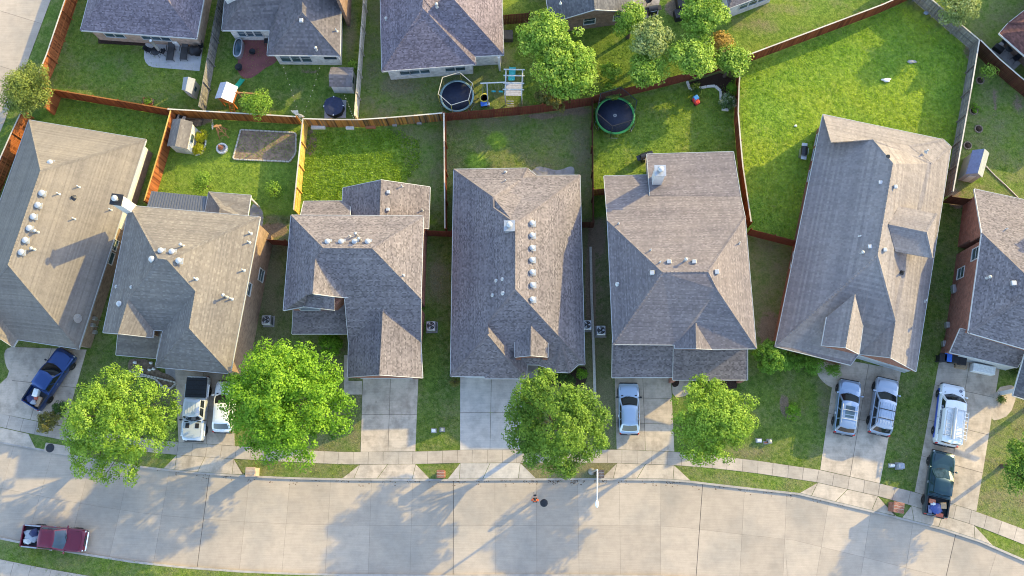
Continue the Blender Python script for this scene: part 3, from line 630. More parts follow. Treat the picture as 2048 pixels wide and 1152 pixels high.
# --- house 1: far left, single storey
h=House('house','single storey house with plain tan roof cut by the left edge',60,500)
h.V(RL=(58,240,ZE),RR=(292,279,ZE),FR=(157,698,ZE),FM=(35,679,ZE),WC=(26,694,ZE),LF=(-95,668,ZE),WL=(-60,684,ZE))
h.plane('R','RR','FR',PT,(50,450)).plane('B','RL','RR',PT,(80,400)).plane('L','RL','LF',PT,(50,450)).plane('F','FM','FR',PT,(60,500))
h.R('L',r1=(81,341)); h.R('B',r1=(81,341)); h.R('R',r1=(81,341),r2=(16,530)); h.R('F',v1=(-30,598)); h.R('R',wr=(-30,640)); h.v['wr']=at(-34,655,5.2); h.v['v1']=at(-30,600,5.2)
h.v['r0']=h.v['r2'].copy(); 
h.roof([['RL','r1','RR'],['RR','r1','r2','FR'],['RL','LF','r2','r1'],['r2','v1','FM','FR'],['v1','wr','WC','FM'],['LF','v1','r2'],['LF','WL','wr','v1']],'shingle_tan','trim_grey')
Q=h.walls(['RL','RR','FR','FM','LF'],.05,ZE-.02,'brick_tan',.4); h.wq=Q
for x,y in ((85,387),(77,411),(68,434),(60,457),(52,481),(44,505)): h.vent_round(x,y,'R',.3)
h.vent_round(102,326,'B',.27)
for x,y in ((118,388),(158,374),(149,438)): h.vent_pipe(x,y,'R')
h.vent_flue(75,464,'R',.5); h.vent_flue(68,499,'R',.5); h.vent_pipe(222,420,'R'); h.vent_pipe(146,395,'R',.2,.1,'dark_metal')
p=h.on(163,640,'R'); m=MB(); m.tube([p,p+Vector((0,0,.7))],.03); m.lathe((0,0,0),[(.38,.0),(.3,-.06),(.01,-.1)],16)
nb=len(m.v)-0
d=m; mm=Matrix.Translation(p+Vector((0,0,.75)))@Matrix.Rotation(rad(60),4,'Y')
base=len(MB().v)
M2=MB(); M2.tube([p,p+Vector((0,0,.7))],.03); L0=MB(); L0.lathe((0,0,0),[(.40,.08),(.3,.02),(.01,-.02)],18); L0.bar((0,0,-.02),(.0,.28,.4),.03); 
M2.add([mm@Vector(v) for v in L0.v], L0.f, .5, True); o=M2.build('satellite_dish','metal_galv',h.ro)
W1=(h.wq[1],h.wq[2])
_a,_b=W1; _d=(_b-_a).normalized(); _n=Vector((-_d.y,_d.x)) ; _n=_n if _n.x>0 else -_n; _q=_a.lerp(_b,.42); m=MB(); m.prism([(p.x,p.y) for p in (_a+_n*.003,_q+_n*.003,_q+_n*.04,_a+_n*.04)],1.25,ZE-.03); m.build('sunlit_wall_band','siding_white',h.root,uv=True)  # white panel standing in for the sunlit upper band of this wall
h.window(W1,219,515,1.0,1.3,'trim_white'); h.window(W1,229,490,.9,.9,'trim_white')
for x,y in ((187,637),(190,665),(183,650)):
    o=Vector((0,0,HC)); dd=ray(x,y); a,b=W1; u=Vector((b.x-a.x,b.y-a.y,0)).normalized(); nn=Vector((u.y,-u.x,0)); t=(Vector((a.x,a.y,0))-o).dot(nn)/dd.dot(nn); q=o+dd*t; q.z=max(.5,min(1.6,q.z))
    m=MB(); m.bbox((q.x+.1,q.y,q.z),(.3,.3,.45),.03); m.tube([(q.x+.1,q.y,q.z-.2),(q.x+.1,q.y,.1)],.03); m.build('meter_box','metal_galv',h.root)
fq=(h.wq[3],h.wq[2]); h.window(fq,95,700,4.6,2.1,'trim_white',4,'trim_white',z=1.2)
# --- house 2: tan two storey with metal patio cover
h=House('house','two storey tan roofed house with white corner chimney and ribbed metal patio cover',360,590)
h.V(A=(259,411,Z2),B=(520,434,Z2),C=(460.5,747,Z2),D=(310.5,734,Z2),D2=(325.7,661,Z2),N1=(307,660,Z2),N2=(305,675,Z2),E=(206,665,Z2))
h.plane('L','A','E',PT,(330,520)).plane('B','A','B',PT,(330,520)).plane('R','B','C',PT,(330,520)).plane('F','D','C',PT,(380,640)).plane('WL','D2','D',PT,(390,700)).plane('M','N1','D2',PT,(320,520))
h.R('R',r1=(333,519)); h.R('L',r1=(316,517),hh=(257,598),gf=(236.5,667)); h.R('B',r2=(333.7,519.4)); h.R('R',w1=(391,582.6),w2=(378,656.6))
h.roof([['E','gf','hh','r1','A'],['A','r1','r2','B'],['B','r2','w1','w2','C'],['r1','hh','N1','D2','w1','r2'],['hh','gf','N2','N1'],['w1','D2','D','w2'],['w2','D','C']],'shingle_tan_fleck','trim_grey')
Q=h.walls(['A','B','C','D','D2','N1','N2','E'],.05,Z2-.02,'brick_tan',.35)
h.gable(['E','gf','N2'],'brick_tan'); ra=h.ro
for x,y in ((323,502),(345,504),(358.5,522)): h.vent_round(x,y,'B' if y<515 else 'R',.27)
h.vent_round(305,519,'L',.28); h.vent_round(240,608,'L',.26)
h.vent_flue(366,492,'B',.6); 
for x,y in ((501,467),(498,485),(487,541),(392,558)): h.vent_pipe(x,y,'R',.5,.06)
h.vent_flue(453,594,'R',.9); h.vent_pipe(463,598,'R',.5,.06); h.vent_pipe(233,573,'L',.2,.07); h.vent_pipe(263,574,'L',.2,.07)
wr=(Q[1],Q[2]); h.window(wr,497,578,1.0,1.2,z=4.2); h.window(wr,508,540,1.0,1.2,z=1.6)
h.chimney(270,424,4.6,8.1,.85,.8,'siding_white',rad(-8),'tall white clapboard chimney at the rear corner','dark_metal'); 
h.V(p1=(232,709.7,ZE),p2=(311.8,716.6,ZE),p3=(324,652,4.1),p4=(238,644,4.1)); h.roof([['p1','p2','p3','p4']],'shingle_tan_fleck','trim_white',name='porch_roof')
h.V(c1=(417.5,384,ZE),c2=(501.7,390.7,ZE),c3=(495,447,ZE),c4=(407,438,ZE)); h.plane('P','c1','c2',.5,(450,440)); h.R('P',c5=(440,416)); h.v['c6']=at(437,436,h.v['c5'].z); h.v['c7']=at(494,440,h.v['c5'].z)
h.roof([['c1','c5','c6','c4'],['c1','c2','c7','c6','c5']],'shingle_tan_fleck','trim_grey',name='porch_roof')
for x,y in ((504,394),(499,432)):
    q=at(x,y,2.7); m=MB(); m.box((q.x-.1,q.y-.15,1.4),(.14,.14,2.7)); m.build('porch_post','trim_white',h.root)
# ribbed metal cover
plain('ribbed_metal',(.17,.175,.19),.45,.5,var=.08)
a,b,c,d=at(303.5,382.4,2.5),at(414,393,2.5),at(409,437,2.9),at(290,428,2.9); m=MB(); N=44
for i in range(N):
    u0,u1=i/N,(i+1)/N; zz=.05 if i%2==0 else 0
    P=[a.lerp(b,u0),a.lerp(b,u1),d.lerp(c,u1),d.lerp(c,u0)]; m.add([p+Vector((0,0,zz)) for p in P],[(0,1,2,3)])
    if i<N-1:
        p,q=a.lerp(b,u1),d.lerp(c,u1); m.add([p,q,q+Vector((0,0,.05)),p+Vector((0,0,.05))],[(0,1,2,3)])
m.build('patio_cover','ribbed_metal',h.root)
for q in (a,b): m=MB(); m.box((q.x+.1,q.y-.1,1.2),(.12,.12,2.4)); m.build('porch_post','trim_white',h.root)
# --- house 3
h=House('house','two storey red brick house with grey mottled roof and four round vents beside ridge',720,560)
h.V(RL=(582,430.4,Z2),RR=(846.7,432,Z2),FR=(841.7,597.6,Z2),FL=(566.7,620.8,Z2))
h.plane('L','RL','FL',.76,(700,500)).plane('B','RL','RR',.76,(700,500)).plane('R','RR','FR',.76,(700,500))
h.R('L',r1=(646.7,496.3)); h.R('B',r2=(744.6,497)); h.v['r2'].z=h.v['r1'].z=(h.v['r1'].z+h.v['r2'].z)/2
h.R('L',g0=(630.7,518),g1=(625.4,587),k1=(612.5,589.5)); h.V(k2=(607.6,613,Z2))
zr=h.v['r1'].z; A=at(646.7,496.3,zr); B=at(744.6,497,zr); h.v['r1']=A; h.v['r2']=B
h.v['fa']=at(566,606,Z2); h.v['fb']=at(841.7,597.6,Z2); h.pl['F']=(h.v['FR'].copy(), (lambda e,k:Vector((0,-k,1)).normalized()*1)(0,0)); 
pf=(zr-Z2)/((A.y+B.y)/2-h.v['FR'].y); h.pl['F']=(h.v['FR'].copy(), Vector((0,-pf,1)).normalized())
h.R('F',a1=(696.5,595),a0=(689.5,598),fr2=(841.5,684),fl2=(697.2,686),ga=(765.9,618))
zg=h.v['fr2'].z; h.v['fl2']=at(697.2,686,zg)
h.V(G1=(845,755.6,zg),G2=(695.5,754,zg)); h.v['gf']=at(758.8,749.5,h.v['ga'].z)
h.V(n1=(669,593,Z2+.6),n2=(669,620,Z2)); h.v['k1b']=at(612.5,589.5,Z2+.6)
h.roof([['RL','r1','g0','g1','k1','k2','FL'],['RL','RR','r2','r1'],['RR','FR','r2'],['r1','r2','FR','fr2','ga','fl2','a0','a1','g0'],['g0','a1','n1','g1'],['ga','fr2','G1','gf'],['ga','gf','G2','fl2'],['k1b','n1','n2','k2']],'shingle_mottled','trim_white',notrim=[('k1','k2'),('g1','k1'),('n1','n2')])
h.v['E1']=h.v['FL']; 
Q=h.walls([Vector((h.v[k].x,h.v[k].y)) for k in ('RL','RR','FR')]+[V2(h.v['a1']),V2(h.v['n2']),V2(h.v['FL'])],.05,Z2-.02,'brick_red',.35,world=True)
WR=(Q[1],Q[2]); WF=(Q[4],Q[5])
h.window(WR,849,541,.9,1.2,z=4.5); h.window(WR,849,563,.9,1.2,z=4.5)
h.window(WF,622,620,1.6,1.1,z=4.6,panes=2)
Q2=h.walls([V2(h.v['FR']),V2(h.v['fr2']),V2(h.v['G1']),V2(h.v['G2']),V2(h.v['fl2']),V2(h.v['a0'])],.05,zg-.02,'brick_red',.3,world=True)
h.gable(['G2','gf','G1'],'brick_red',0); h.gable([at(841,600,Z2),at(841,683,zg),at(841,683,zg-.2),at(841,600,zg-.2)],'brick_red')
h.window((Q2[3],Q2[2]),775,757,4.4,2.1,'trim_white',4,'trim_white',z=1.2); hro=None
for x,y in ((656,484),(683,484),(710,484),(736,484)): h.vent_round(x,y,'B',.26)
h.vent_flue(714,471,'B',.7,'metal_galv'); h.vent_flue(721,481,'B',.8,'metal_galv'); h.vent_pipe(807,551,'R'); h.vent_pipe(700,473,'B',.4)
h.V(p1=(586,657,ZE),p2=(612,667.7,ZE),p3=(695.5,667.7,ZE),p4=(691,588,4.2),p5=(588,592,4.2),p0=(584,667.7,ZE)); h.roof([['p0','p3','p4','p5']],'shingle_mottled','trim_white',name='porch_roof')
h.V(e1=(607.6,402.7,ZE),e2=(700,402,ZE),e3=(700,450,4.6),e4=(597,450,4.6)); h.roof([['e1','e2','e3','e4']],'shingle_mottled_warm','trim_white',name='rear_roof')
h.V(x1=(686,376,ZE),x3=(860,374,ZE),x4=(857,457,ZE),x5=(683,414,ZE)); h.plane('X','x3','x4',.5,(760,420)); h.R('X',x2=(762.3,360)); zx=h.v['x2'].z; h.v['x6']=at(759,446,zx); h.v['x7']=at(683,450,ZE)
h.roof([['x1','x2','x6','x7'],['x2','x3','x4','x6']],'shingle_mottled_warm','trim_white',name='rear_roof'); h.vent_box(777,385,'X',.3,'metal_white'); h.vent_box(776,420,'X',.3,'metal_white'); h.vent_pipe(804,373,'X'); h.vent_pipe(845,421,'X')
h.walls([V2(at(690,380,ZE)),V2(at(855,378,ZE)),V2(at(853,470,ZE)),V2(at(690,470,ZE))],.05,ZE-.02,'brick_red',.25,world=True); h.walls([V2(at(611,406,ZE)),V2(at(699,406,ZE)),V2(at(699,470,ZE)),V2(at(611,470,ZE))],.05,ZE-.02,'brick_red',.25,world=True)
# --- house 4
h=House('house','single storey house with mottled grey roof and seven round vents in a line',1035,560)
z=ZE
h.V(LR=(907.6,338.7,z),R1=(1055,336.4,z),R2=(1072.8,351,z),RR=(1160,350.5,z),FR=(1169.6,729,z),B1=(1157,729,z),B2=(1139,745,z),B3=(1110,744,z),B4=(1090,734,z),B5=(1076,729.5,z),E1=(1054,729,z),G3=(1053,757,z),G2=(970,757,z),G1=(968.6,753,z),LF=(901,752.6,z))
h.plane('L','LR','LF',.72,(1030,550)).plane('R','RR','FR',.72,(1030,550)).plane('B','LR','R1',.72,(1000,450)).plane('F','LF','G1',.72,(960,650))
h.R('L',a=(985.7,394),b=(987,415.7),c=(1030.6,447),d=(1030.6,578.5),e=(973,648),f=(975,669)); h.R('F',g=(1010.3,712)); h.R('R',dd=(1030.6,578.5),cc=(1030.6,447)); h.v['d'].z=h.v['c'].z; h.v['d']=at(1030.6,578.5,h.v['c'].z)
h.R('B',i=(1045,356)); zc=h.v['c'].z
dF=h.v['FR']; pf=(zc-z)/((h.v['d'].y-h.v['FR'].y)); h.pl['M']=(h.v['FR'].copy(), Vector((0,-pf,1)).normalized())
h.R('M',k=(1009,689),e2=(1054,716),m1=(1030,684),m2=(1062,650),m3=(1096,686),q0=(1121.6,687))
h.v['E2']=at(1054,716,h.v['e2'].z)
faces=[['LF','LR','a','b','c','d','e','f'],['LR','R1','i','a'],['R1','R2','i'],['i','R2','RR','c','b','a'],['RR','FR','d','c'],['f','g','G1','LF'],['e','f','g','k'],['g','G1','G2','G3'],['k','g','G3','E1'],['d','e','k','E1','B5','q0','FR']]
faces+= [['q0','B5','B4'],['q0','B4','B3'],['q0','B3','B2'],['q0','B2','B1'],['q0','B1','FR']]
h.roof(faces,'shingle_mottled','trim_white',capmat='shingle_pale')
Q=h.walls(['LR','R1','R2','RR','FR','B1','B2','B3','B4','B5','E1','G3','G2','G1','LF'],.05,z-.02,'brick_brown',.3)
h.window((Q[14],Q[11]),985,757,4.6,2.1,'trim_white',4,'trim_white',z=1.2)
for x,y in ((1063.8,447),(1063.8,471),(1063.8,496),(1063.8,520),(1063.8,544.5),(1064.6,570),(1064.6,599)): h.vent_round(x,y,'R',.25)
h.chimney(1021,468,4.6,7.1,.75,.75,'metal_white',0,'short square metal clad chimney beside the ridge')
for x,y in ((993,561),(1006,558),(986,590),(1011,345)): h.vent_pipe(x,y,'L' if y>400 else 'B',.3,.07)
h.vent_pipe(1007,586,'L',.3,.08); h.vent_pipe(1011,362,'B',.4)
# entry dormer
zt=h.v['m2'].z; h.v['t1']=at(1061,711,zt); zd=h.v['m1'].z; h.v['t2']=at(1030,714,zd); h.v['t3']=at(1096,714,zd); h.v['m1']=at(1030,684,zd); h.v['m3']=at(1096,686,zd)
h.roof([['m1','t2','t1','m2'],['m2','t1','t3','m3']],'shingle_mottled','trim_white',name='dormer_roof',notrim=[('m1','m2'),('m2','m3')]); h.gable(['t2','t1','t3'],'brick_red')
for x in (1036,1090):
    q=at(x,712,zd); m=MB(); m.box((q.x,q.y,(zd)/2),(.4,.4,zd-.1)); m.build('porch_post','brick_red',h.root,uv=True)
# --- house 5
h=House('house','two storey house with wide plain mottled roof and white chimney on a rear step',1360,560)
h.V(Lm=(1215,441.7,Z2),Rm=(1490,434,Z2),RF=(1512.5,697,Z2),LF=(1226,688.5,Z2),M=(1350,689.6,Z2))
h.plane('B','Lm','Rm',.52,(1370,545)).plane('L','Lm','LF',.70,(1370,545)).plane('R','Rm','RF',.70,(1370,545))
h.R('L',r1=(1325,545)); h.R('R',r2=(1416,543.75)); h.R('B',r1=(1325,545),r2=(1416,543.75)); zr=(h.v['r1'].z+h.v['r2'].z)/2; h.v['r1']=at(1325,545,zr); h.v['r2']=at(1416,543.75,zr)
h.R('B',b1=(1208,352),b2=(1296,350),s1=(1300,391.7),s2=(1481,392)); zb=h.v['b1'].z
h.R('R',w=(1433.75,579)); pf=(zr-Z2)/(h.v['r1'].y-h.v['LF'].y); h.pl['F']=(h.v['LF'].copy(),Vector((0,-pf,1)).normalized())
h.R('F',g0=(1391,646)); h.v['g1']=at(1392,697,h.v['g0'].z); h.V(gr=(1424,698.5,Z2),gl=(1350,697,Z2))
h.roof([['Lm','Rm','r2','r1'],['b1','b2','s1','s2','Rm','Lm'],['Lm','r1','LF'],['Rm','RF','w','r2'],['r1','r2','w','g0','M','LF'],['w','RF','gr','g0'],['g0','gr','g1'],['g0','g1','gl','M']],'shingle_pale','trim_grey',capmat='shingle_pale',notrim=[('s1','s2'),('b2','s1')])
ro5=h.ro; ze=zb+.35; h.V(x1=(1293.75,308.3,ze),x2=(1466.7,303.3,ze)); h.v['y1']=h.v['s1']+Vector((0,0,.03)); h.v['y2']=h.v['s2']+Vector((0,0,.03))
h.roof([['x1','x2','y2','y1']],'shingle_pale','trim_grey',name='rear_roof',notrim=[('y1','y2')])
h.ro=ro5
h.walls(['Lm','Rm','RF','LF'],.05,Z2-.05,'brick_tan',.4); h.walls([V2(h.v['b1']),V2(h.v['b2']),V2(h.v['x1']),V2(h.v['x2']),V2(h.v['Rm']),V2(h.v['Lm'])],.05,zb-.1,'brick_tan',.35,world=True)
P=[h.v['s1']-Vector((0,0,.1)),h.v['x1']-Vector((0,0,.1)),h.v['x1']-Vector((0,0,1.2)),h.v['s1']-Vector((0,0,1.6))]; h.gable(P,'siding_cream')
h.gable(['gl','g1','gr'],'brick_red')
h.V(p1=(1224,755,ZE),p2=(1345,754,ZE),p3=(1349,678,4.3),p4=(1225,678,4.3)); h.roof([['p1','p2','p3','p4']],'shingle_mottled','trim_white',name='garage_roof')
h.V(q1=(1346,759.6,ZE),q2=(1495,759.6,ZE),q3=(1495,690,4.1),q4=(1347,690,4.1)); h.roof([['q1','q2','q3','q4']],'shingle_mottled_warm','trim_white',name='porch_roof')
Q=h.walls([V2(at(1226,680,ZE)),V2(at(1343,680,ZE)),V2(at(1343,752,ZE)),V2(at(1226,752,ZE))],.05,ZE-.05,'brick_tan',.2,world=True); h.window((Q[3],Q[2]),1285,757,4.4,2.1,'trim_white',4,'trim_white',z=1.2)
for x in (1350,1490):
    q=at(x,755,ZE); m=MB(); m.box((q.x,q.y,ZE/2),(.35,.35,ZE-.1)); m.build('porch_post','brick_red',h.root,uv=True)
h.chimney(1309,372,2.6,6.6,.8,.8,'siding_white',0,'white boxed chimney standing by the rear roof step')
for x,y,k in ((1338,524,'b'),(1388,524,'b'),(1370,522,'f'),(1320,525,'p'),(1301,501,'p'),(1237,448,'p')):
    {'b':h.vent_box,'f':h.vent_flue,'p':h.vent_pipe}[k](x,y,'B')
h.vent_box(1304,546,'L',.36); h.vent_box(1433,544,'R',.36); h.vent_pipe(1478,487,'R'); h.vent_pipe(1236,568,'L',.3,.08)
h.ro=ro5
# --- house 6
h=House('house','single storey brick house turned at an angle with ribbed tan roof and side dormer',1710,500)
h.V(RL=(1646,229,ZE),R1=(1887,279.4,ZE),R2=(1902,293.3,ZE),FR=(1832,742.8,ZE),FG=(1718,708,ZE),PF=(1701,730,ZE),LF=(1550.5,693,ZE))
h.plane('L','RL','LF',.70,(1760,450)).plane('R','R2','FR',.70,(1760,450)).plane('B','RL','R1',.70,(1750,400)).plane('F','LF','PF',.72,(1700,600))
h.R('L',a=(1662,284.7),b=(1745,278.7)); h.R('L',c=(1785.6,326.3),d=(1755,510)); _z=[h.v['c'].z,h.v['d'].z]; h.R('R',c=(1785.6,326.3),d=(1755,510),w=(1790.7,642),gf=(1780.6,715)); _z+=[h.v['c'].z,h.v['d'].z]; _m=sum(_z)/4; h.v['c']=at(1785.6,326.3,_m); h.v['d']=at(1755,510,_m); h.v['w'].z=h.v['w'].z
zb=max(h.v['c'].z,h.v['b'].z); h.R('B',a2=(1662,284.7),t=(1819.5,292.5)); h.v['b2']=at(1748,279,h.v['t'].z); h.R('R',u=(1863.7,326.3))
h.R('F',n0=(1709.5,588)); h.R('R',n0=(1709.5,588)); 
pf=1; L0=h.v['LF']; dpl=h.pl['F']
h.R('F',n0=(1709.5,588),nl=(1653.7,634),nl2=(1643.5,693),nr=(1725.7,651)); zn=h.v['n0'].z; h.v['n1']=at(1691,694.7,zn); h.v['nl2']=at(1643.5,691,h.v['nl'].z); h.v['nr2']=at(1718,708,h.v['nr'].z)
h.R('F',j0=(1735,705)); 
h.roof([['LF','RL','a','b','c','d'],['RL','R1','t','b2','a2'],['b','t','u','R2','FR','gf','w','d','c'],['t','R1','R2','u'],['LF','d','w','FG','PF'],['w','gf','FG']],'shingle_ribbed','trim_white',capmat='shingle_ribbed',notrim=[('t','b2'),('b','t'),('a','b'),('a2','b2'),('RL','a'),('RL','a2'),('t','u')])
ro6=h.ro
h.roof([['n0','nl','nl2','n1'],['n0','n1','nr2','nr']],'shingle_ribbed','trim_white',name='gable_roof',notrim=[('n0','nl'),('n0','nr')]); h.gable(['nl2','n1','nr2'],'brick_red')
h.gable([h.v['a'],h.v['b'],h.v['b2'],h.v['a2']],'siding_cream'); h.gable(['FG','gf','FR'],'brick_red')
Q=h.walls(['RL','R1','R2','FR','FG','PF','LF'],.05,ZE-.02,'brick_red',.3); WL=(Q[6],Q[0])
for x,y in ((1573,535),(1577,522)): h.window(WL,x,y,.9,1.3,z=1.7)
for x,y in ((1610,330),(1617,300),(1594,380)): h.window(WL,x,y,1.0,1.4,z=1.5)
h.window((Q[4],Q[3]),1770,722,4.6,2.1,'trim_white',4,'trim_white',z=1.2)
h.R('R',o0=(1777,449),o2=(1790.7,502.5),o4=(1797,410)); zo=h.v['o0'].z; ze=h.v['o2'].z; h.v['o1']=at(1853,464.6,zo); h.v['o3']=at(1864.5,516,ze); h.v['o4']=at(1798,412,ze); h.v['o5']=at(1874,428,ze)
h.roof([['o0','o2','o3','o1'],['o0','o1','o5','o4'],['o1','o3','o5']],'shingle_ribbed',None,name='dormer_roof')
h.ro=ro6
for x,y in ((1760,366),(1739,494)): h.vent_box(x,y,'L',.34)
h.vent_box(1790,374,'R',.3,'metal_white'); h.vent_box(1769,500,'R',.3,'metal_white'); h.vent_pipe(1719,473,'L',.3,.07); h.vent_flue(1722,507,'L',.5); h.vent_pipe(1853,303,'B',.4,.06); h.vent_pipe(1804,545,'R',.4,.07,'dark_metal'); h.vent_pipe(1849,602,'R',.5,.06); h.vent_pipe(1777,312,'R',.2,.06,'dark_metal')
# --- house 8 (right edge)
h=House('house','two storey red brick house cut by the right edge, with two lower front roofs',2000,560)
h.V(RLo=(1948.8,378,3.0),Lm=(1964,466,Z2),LF=(1937,665,Z2),F2=(2160,730,Z2),Rm=(2195,520,Z2),RRo=(2190,430,3.0))
h.plane('L','Lm','LF',.6,(2100,600)).plane('B','Lm','Rm',.6,(2080,600)).plane('F','LF','F2',.6,(2080,600)).plane('R','Rm','F2',.6,(2050,600))
h.R('L',r1=(2065,563)); h.R('L',r2=(2056,591)); zz=(h.v['r1'].z+h.v['r2'].z)/2; h.v['r1']=at(2066,564,zz); h.v['r2']=at(2056,592,zz)
h.roof([['RLo','Lm','Rm','RRo'],['Lm','r1','r2','LF'],['Lm','Rm','r1'],['LF','r2','F2'],['Rm','F2','r2','r1']],'shingle_mottled','trim_white',capmat='shingle_pale'); ro8=h.ro
Q=h.walls(['Lm','Rm','F2','LF'],.05,Z2-.02,'brick_red',.35); WL=(Q[3],Q[0])
Qr=h.walls(['RLo','RRo','Rm','Lm'],.05,2.95,'brick_red',.35)
A=V2(h.v['RLo']); h.gable([h.v['RLo']+Vector((.35,0,0)),h.v['Lm']+Vector((.35,0,0)),h.v['Lm']+Vector((.35,0,-2.8))],'brick_red')
h.window(WL,1952,507,1.0,1.3); h.window(WL,1922,546,.9,1.2)
h.V(p1=(1900,704.7,ZE),p2=(2034.7,735,ZE),p3=(2062,690,4.2),p4=(1921,657,4.2)); h.roof([['p1','p2','p3','p4']],'shingle_mottled','trim_white',name='garage_roof')
Q3=h.walls([V2(at(1903,702,ZE)),V2(at(2036,732,ZE)),V2(at(2055,695,ZE)),V2(at(1915,660,ZE))],.05,ZE-.05,'brick_red',.12,world=True)
h.window((Q3[0],Q3[1]),1965,725,4.4,2.1,'trim_white',4,'trim_white',z=1.2)
h.V(s1=(2026,791,ZE),s2=(2120,820,ZE),s3=(2150,735,4.4),s4=(2050,708,4.4)); h.roof([['s1','s2','s3','s4']],'shingle_slate','trim_white',name='porch_roof')
q=at(2030,781,2.7); m=MB(); m.box((q.x,q.y,1.4),(.3,.3,2.75)); m.build('porch_post','trim_white',h.root)
q=at(2095,805,2.7); m=MB(); m.box((q.x,q.y,1.4),(.3,.3,2.75)); m.build('porch_post','trim_white',h.root)
h.ro=ro8
h.vent_flue(1975,556,'L',.5); h.vent_box(2026,567,'L',.4,'metal_galv'); h.vent_pipe(2011,459,'B',.4)
h.chimney(2120,440,3.0,8.0,1.0,.9,'siding_cream',0)
for i,(x,y,w) in enumerate(((1911,578,.7),(1898,650,.5),(1885,690,.5))):
    o=Vector((0,0,HC)); a,b=WL; u=Vector((b.x-a.x,b.y-a.y,0)).normalized(); nn=Vector((u.y,-u.x,0)); dd=ray(x,y); t=(Vector((a.x,a.y,0))-o).dot(nn)/dd.dot(nn); q=o+dd*t
    m=MB(); m.bbox((q.x-.15,q.y,max(.5,q.z)),(.3,w,.5),.04); m.tube([(q.x-.1,q.y,max(.5,q.z)-.2),(q.x-.1,q.y,.1)],.03); m.build('meter_box','metal_galv',h.root)
# --- upper row houses
h=House('house','peach walled single storey house with dark hip roof at the top left',285,20)
h.V(FL=(160.7,60.5,ZE),FR=(392.7,76.7,ZE),BR=(424,-90,ZE),BL=(205,-110,ZE)); h.plane('F','FL','FR',.62,(280,0)).plane('L','FL','BL',.62,(280,0)).plane('R','FR','BR',.62,(280,0)); h.R('F',r1=(233,-45),r2=(300,-42)); zz=(h.v['r1'].z+h.v['r2'].z)/2
h.v['r1']=at(233,-45,zz); h.v['r2']=at(305,-40,zz)
h.roof([['FL','FR','r2','r1'],['FR','BR','r2'],['BR','BL','r1','r2'],['BL','FL','r1']],'shingle_purple','trim_white',capmat='shingle_purple')
Q=h.walls(['FL','FR','BR','BL'],.05,ZE-.02,'brick_peach',.45); WF=(Q[0],Q[1])
for x,y in ((218.5,68.5),(238,69.5),(292,73.5),(311.5,74.7),(330.5,76)): h.window(WF,x,y,.85,1.3,z=1.7)
q=at(302,82,2.6); m=MB(); m.lathe((q.x,q.y,.1),[(.14,0),(.14,2.6),(.18,2.6)],12); m.build('porch_post','trim_white',h.root)
h=House('house','white and brick two storey house with a stepped lower roof and red patio',600,40)
h.V(a=(443.6,60.5,ZE),b=(539.5,60.5,ZE),c=(534,110,ZE),d=(680,111.7,ZE),e=(683,-70,ZE),f=(455,-60,ZE))
h.plane('F','c','d',.62,(605,20)).plane('L','b','c',.62,(605,60)).plane('R','d','e',.62,(605,60)).plane('F2','a','b',.62,(500,20)).plane('L2','a','f',.62,(500,20))
h.R('F',r=(604,24)); zz=h.v['r'].z; h.v['r2']=at(607,-40,zz); h.R('F2',v=(560,0)); h.v['v']=at(566,-10,zz-.4); h.R('L2',k=(483,20)); h.v['k']=at(487,-4,h.v['k'].z+.4)
h.roof([['c','d','r'],['d','e','r2','r'],['b','c','r','r2','v'],['a','b','v','k'],['a','k','f']],'shingle_grey','trim_white',name='roof',capmat='shingle_grey',notrim=[('e','r2')]); rt=h.ro
Q=h.walls(['a','b','c','d','e','f'],.05,ZE-.02,'brick_white',.4); WF=(Q[2],Q[3])
for x,y in ((572,117),(592,117.5),(612,118)): h.window(WF,x,y,.95,1.55,z=1.55)
h.window(WF,661,116.5,1.0,.5,'black_plastic',z=1.75)
for x in (484,499,515): h.window((Q[0],Q[1]),x,66,.75,1.3,z=1.6)
h.vent_box(603,42,'F',.35,'metal_white'); h.vent_flue(633,99,'F',.4); h.vent_pipe(673,62,'R',.4,.06)
U=[V2(at(452,11,3)),V2(at(573,9,3)),V2(at(600,-6,3)),V2(at(676,16,3)),V2(at(700,16,1)),V2(at(700,-60,3)),V2(at(452,-60,3))]
U=[V2(at(455,8,3.2)),V2(at(566,8,3.2)),V2(at(590,-22,3.2)),V2(at(680,-22,3.2)),V2(at(684,-80,3.2)),V2(at(455,-80,3.2))]
h.walls(U,.05,6.0,'siding_white',0,'upper_wall',world=True)
W2=(U[0],U[1])
for x in (483,503,522): h.window(W2,x,-3,.8,1.1,z=4.6)
h.V(t1=(438,-45,6.0),t2=(700,-45,6.0),t3=(700,-130,7.2),t4=(438,-130,7.2)); h.roof([['t1','t2','t3','t4']],'shingle_grey','trim_white',name='upper_roof')
h.walls([V2(at(682,22,3)),V2(at(688,22,3)),V2(at(692,-60,3)),V2(at(686,-60,3))],.05,5.9,'brick_brown',0,'side_wall',world=True); h.ro=rt
h=House('house','white brick house with purple grey roof and two narrow sunlit hip strips at the top',880,50)
h.V(a=(763.7,142.6,ZE),b=(951,128.6,ZE),b2=(951,112.8,ZE),c=(1007.4,109.5,ZE),d=(1001,-90,ZE),e=(759,-90,ZE))
h.plane('F','a','b',.60,(860,20)).plane('L','a','e',.60,(860,20)).plane('R','c','d',.60,(860,20)).plane('F2','b2','c',.60,(900,0))
h.R('F',r=(845,16)); zz=h.v['r'].z; h.v['r3']=at(842,-60,zz); h.R('F2',v=(864,20)); h.R('F2',t=(900,-10)); h.v['t']=at(898,-12,zz+.6); h.v['v']=at(862,17,zz-.35); h.v['v3']=at(846,-3,zz)
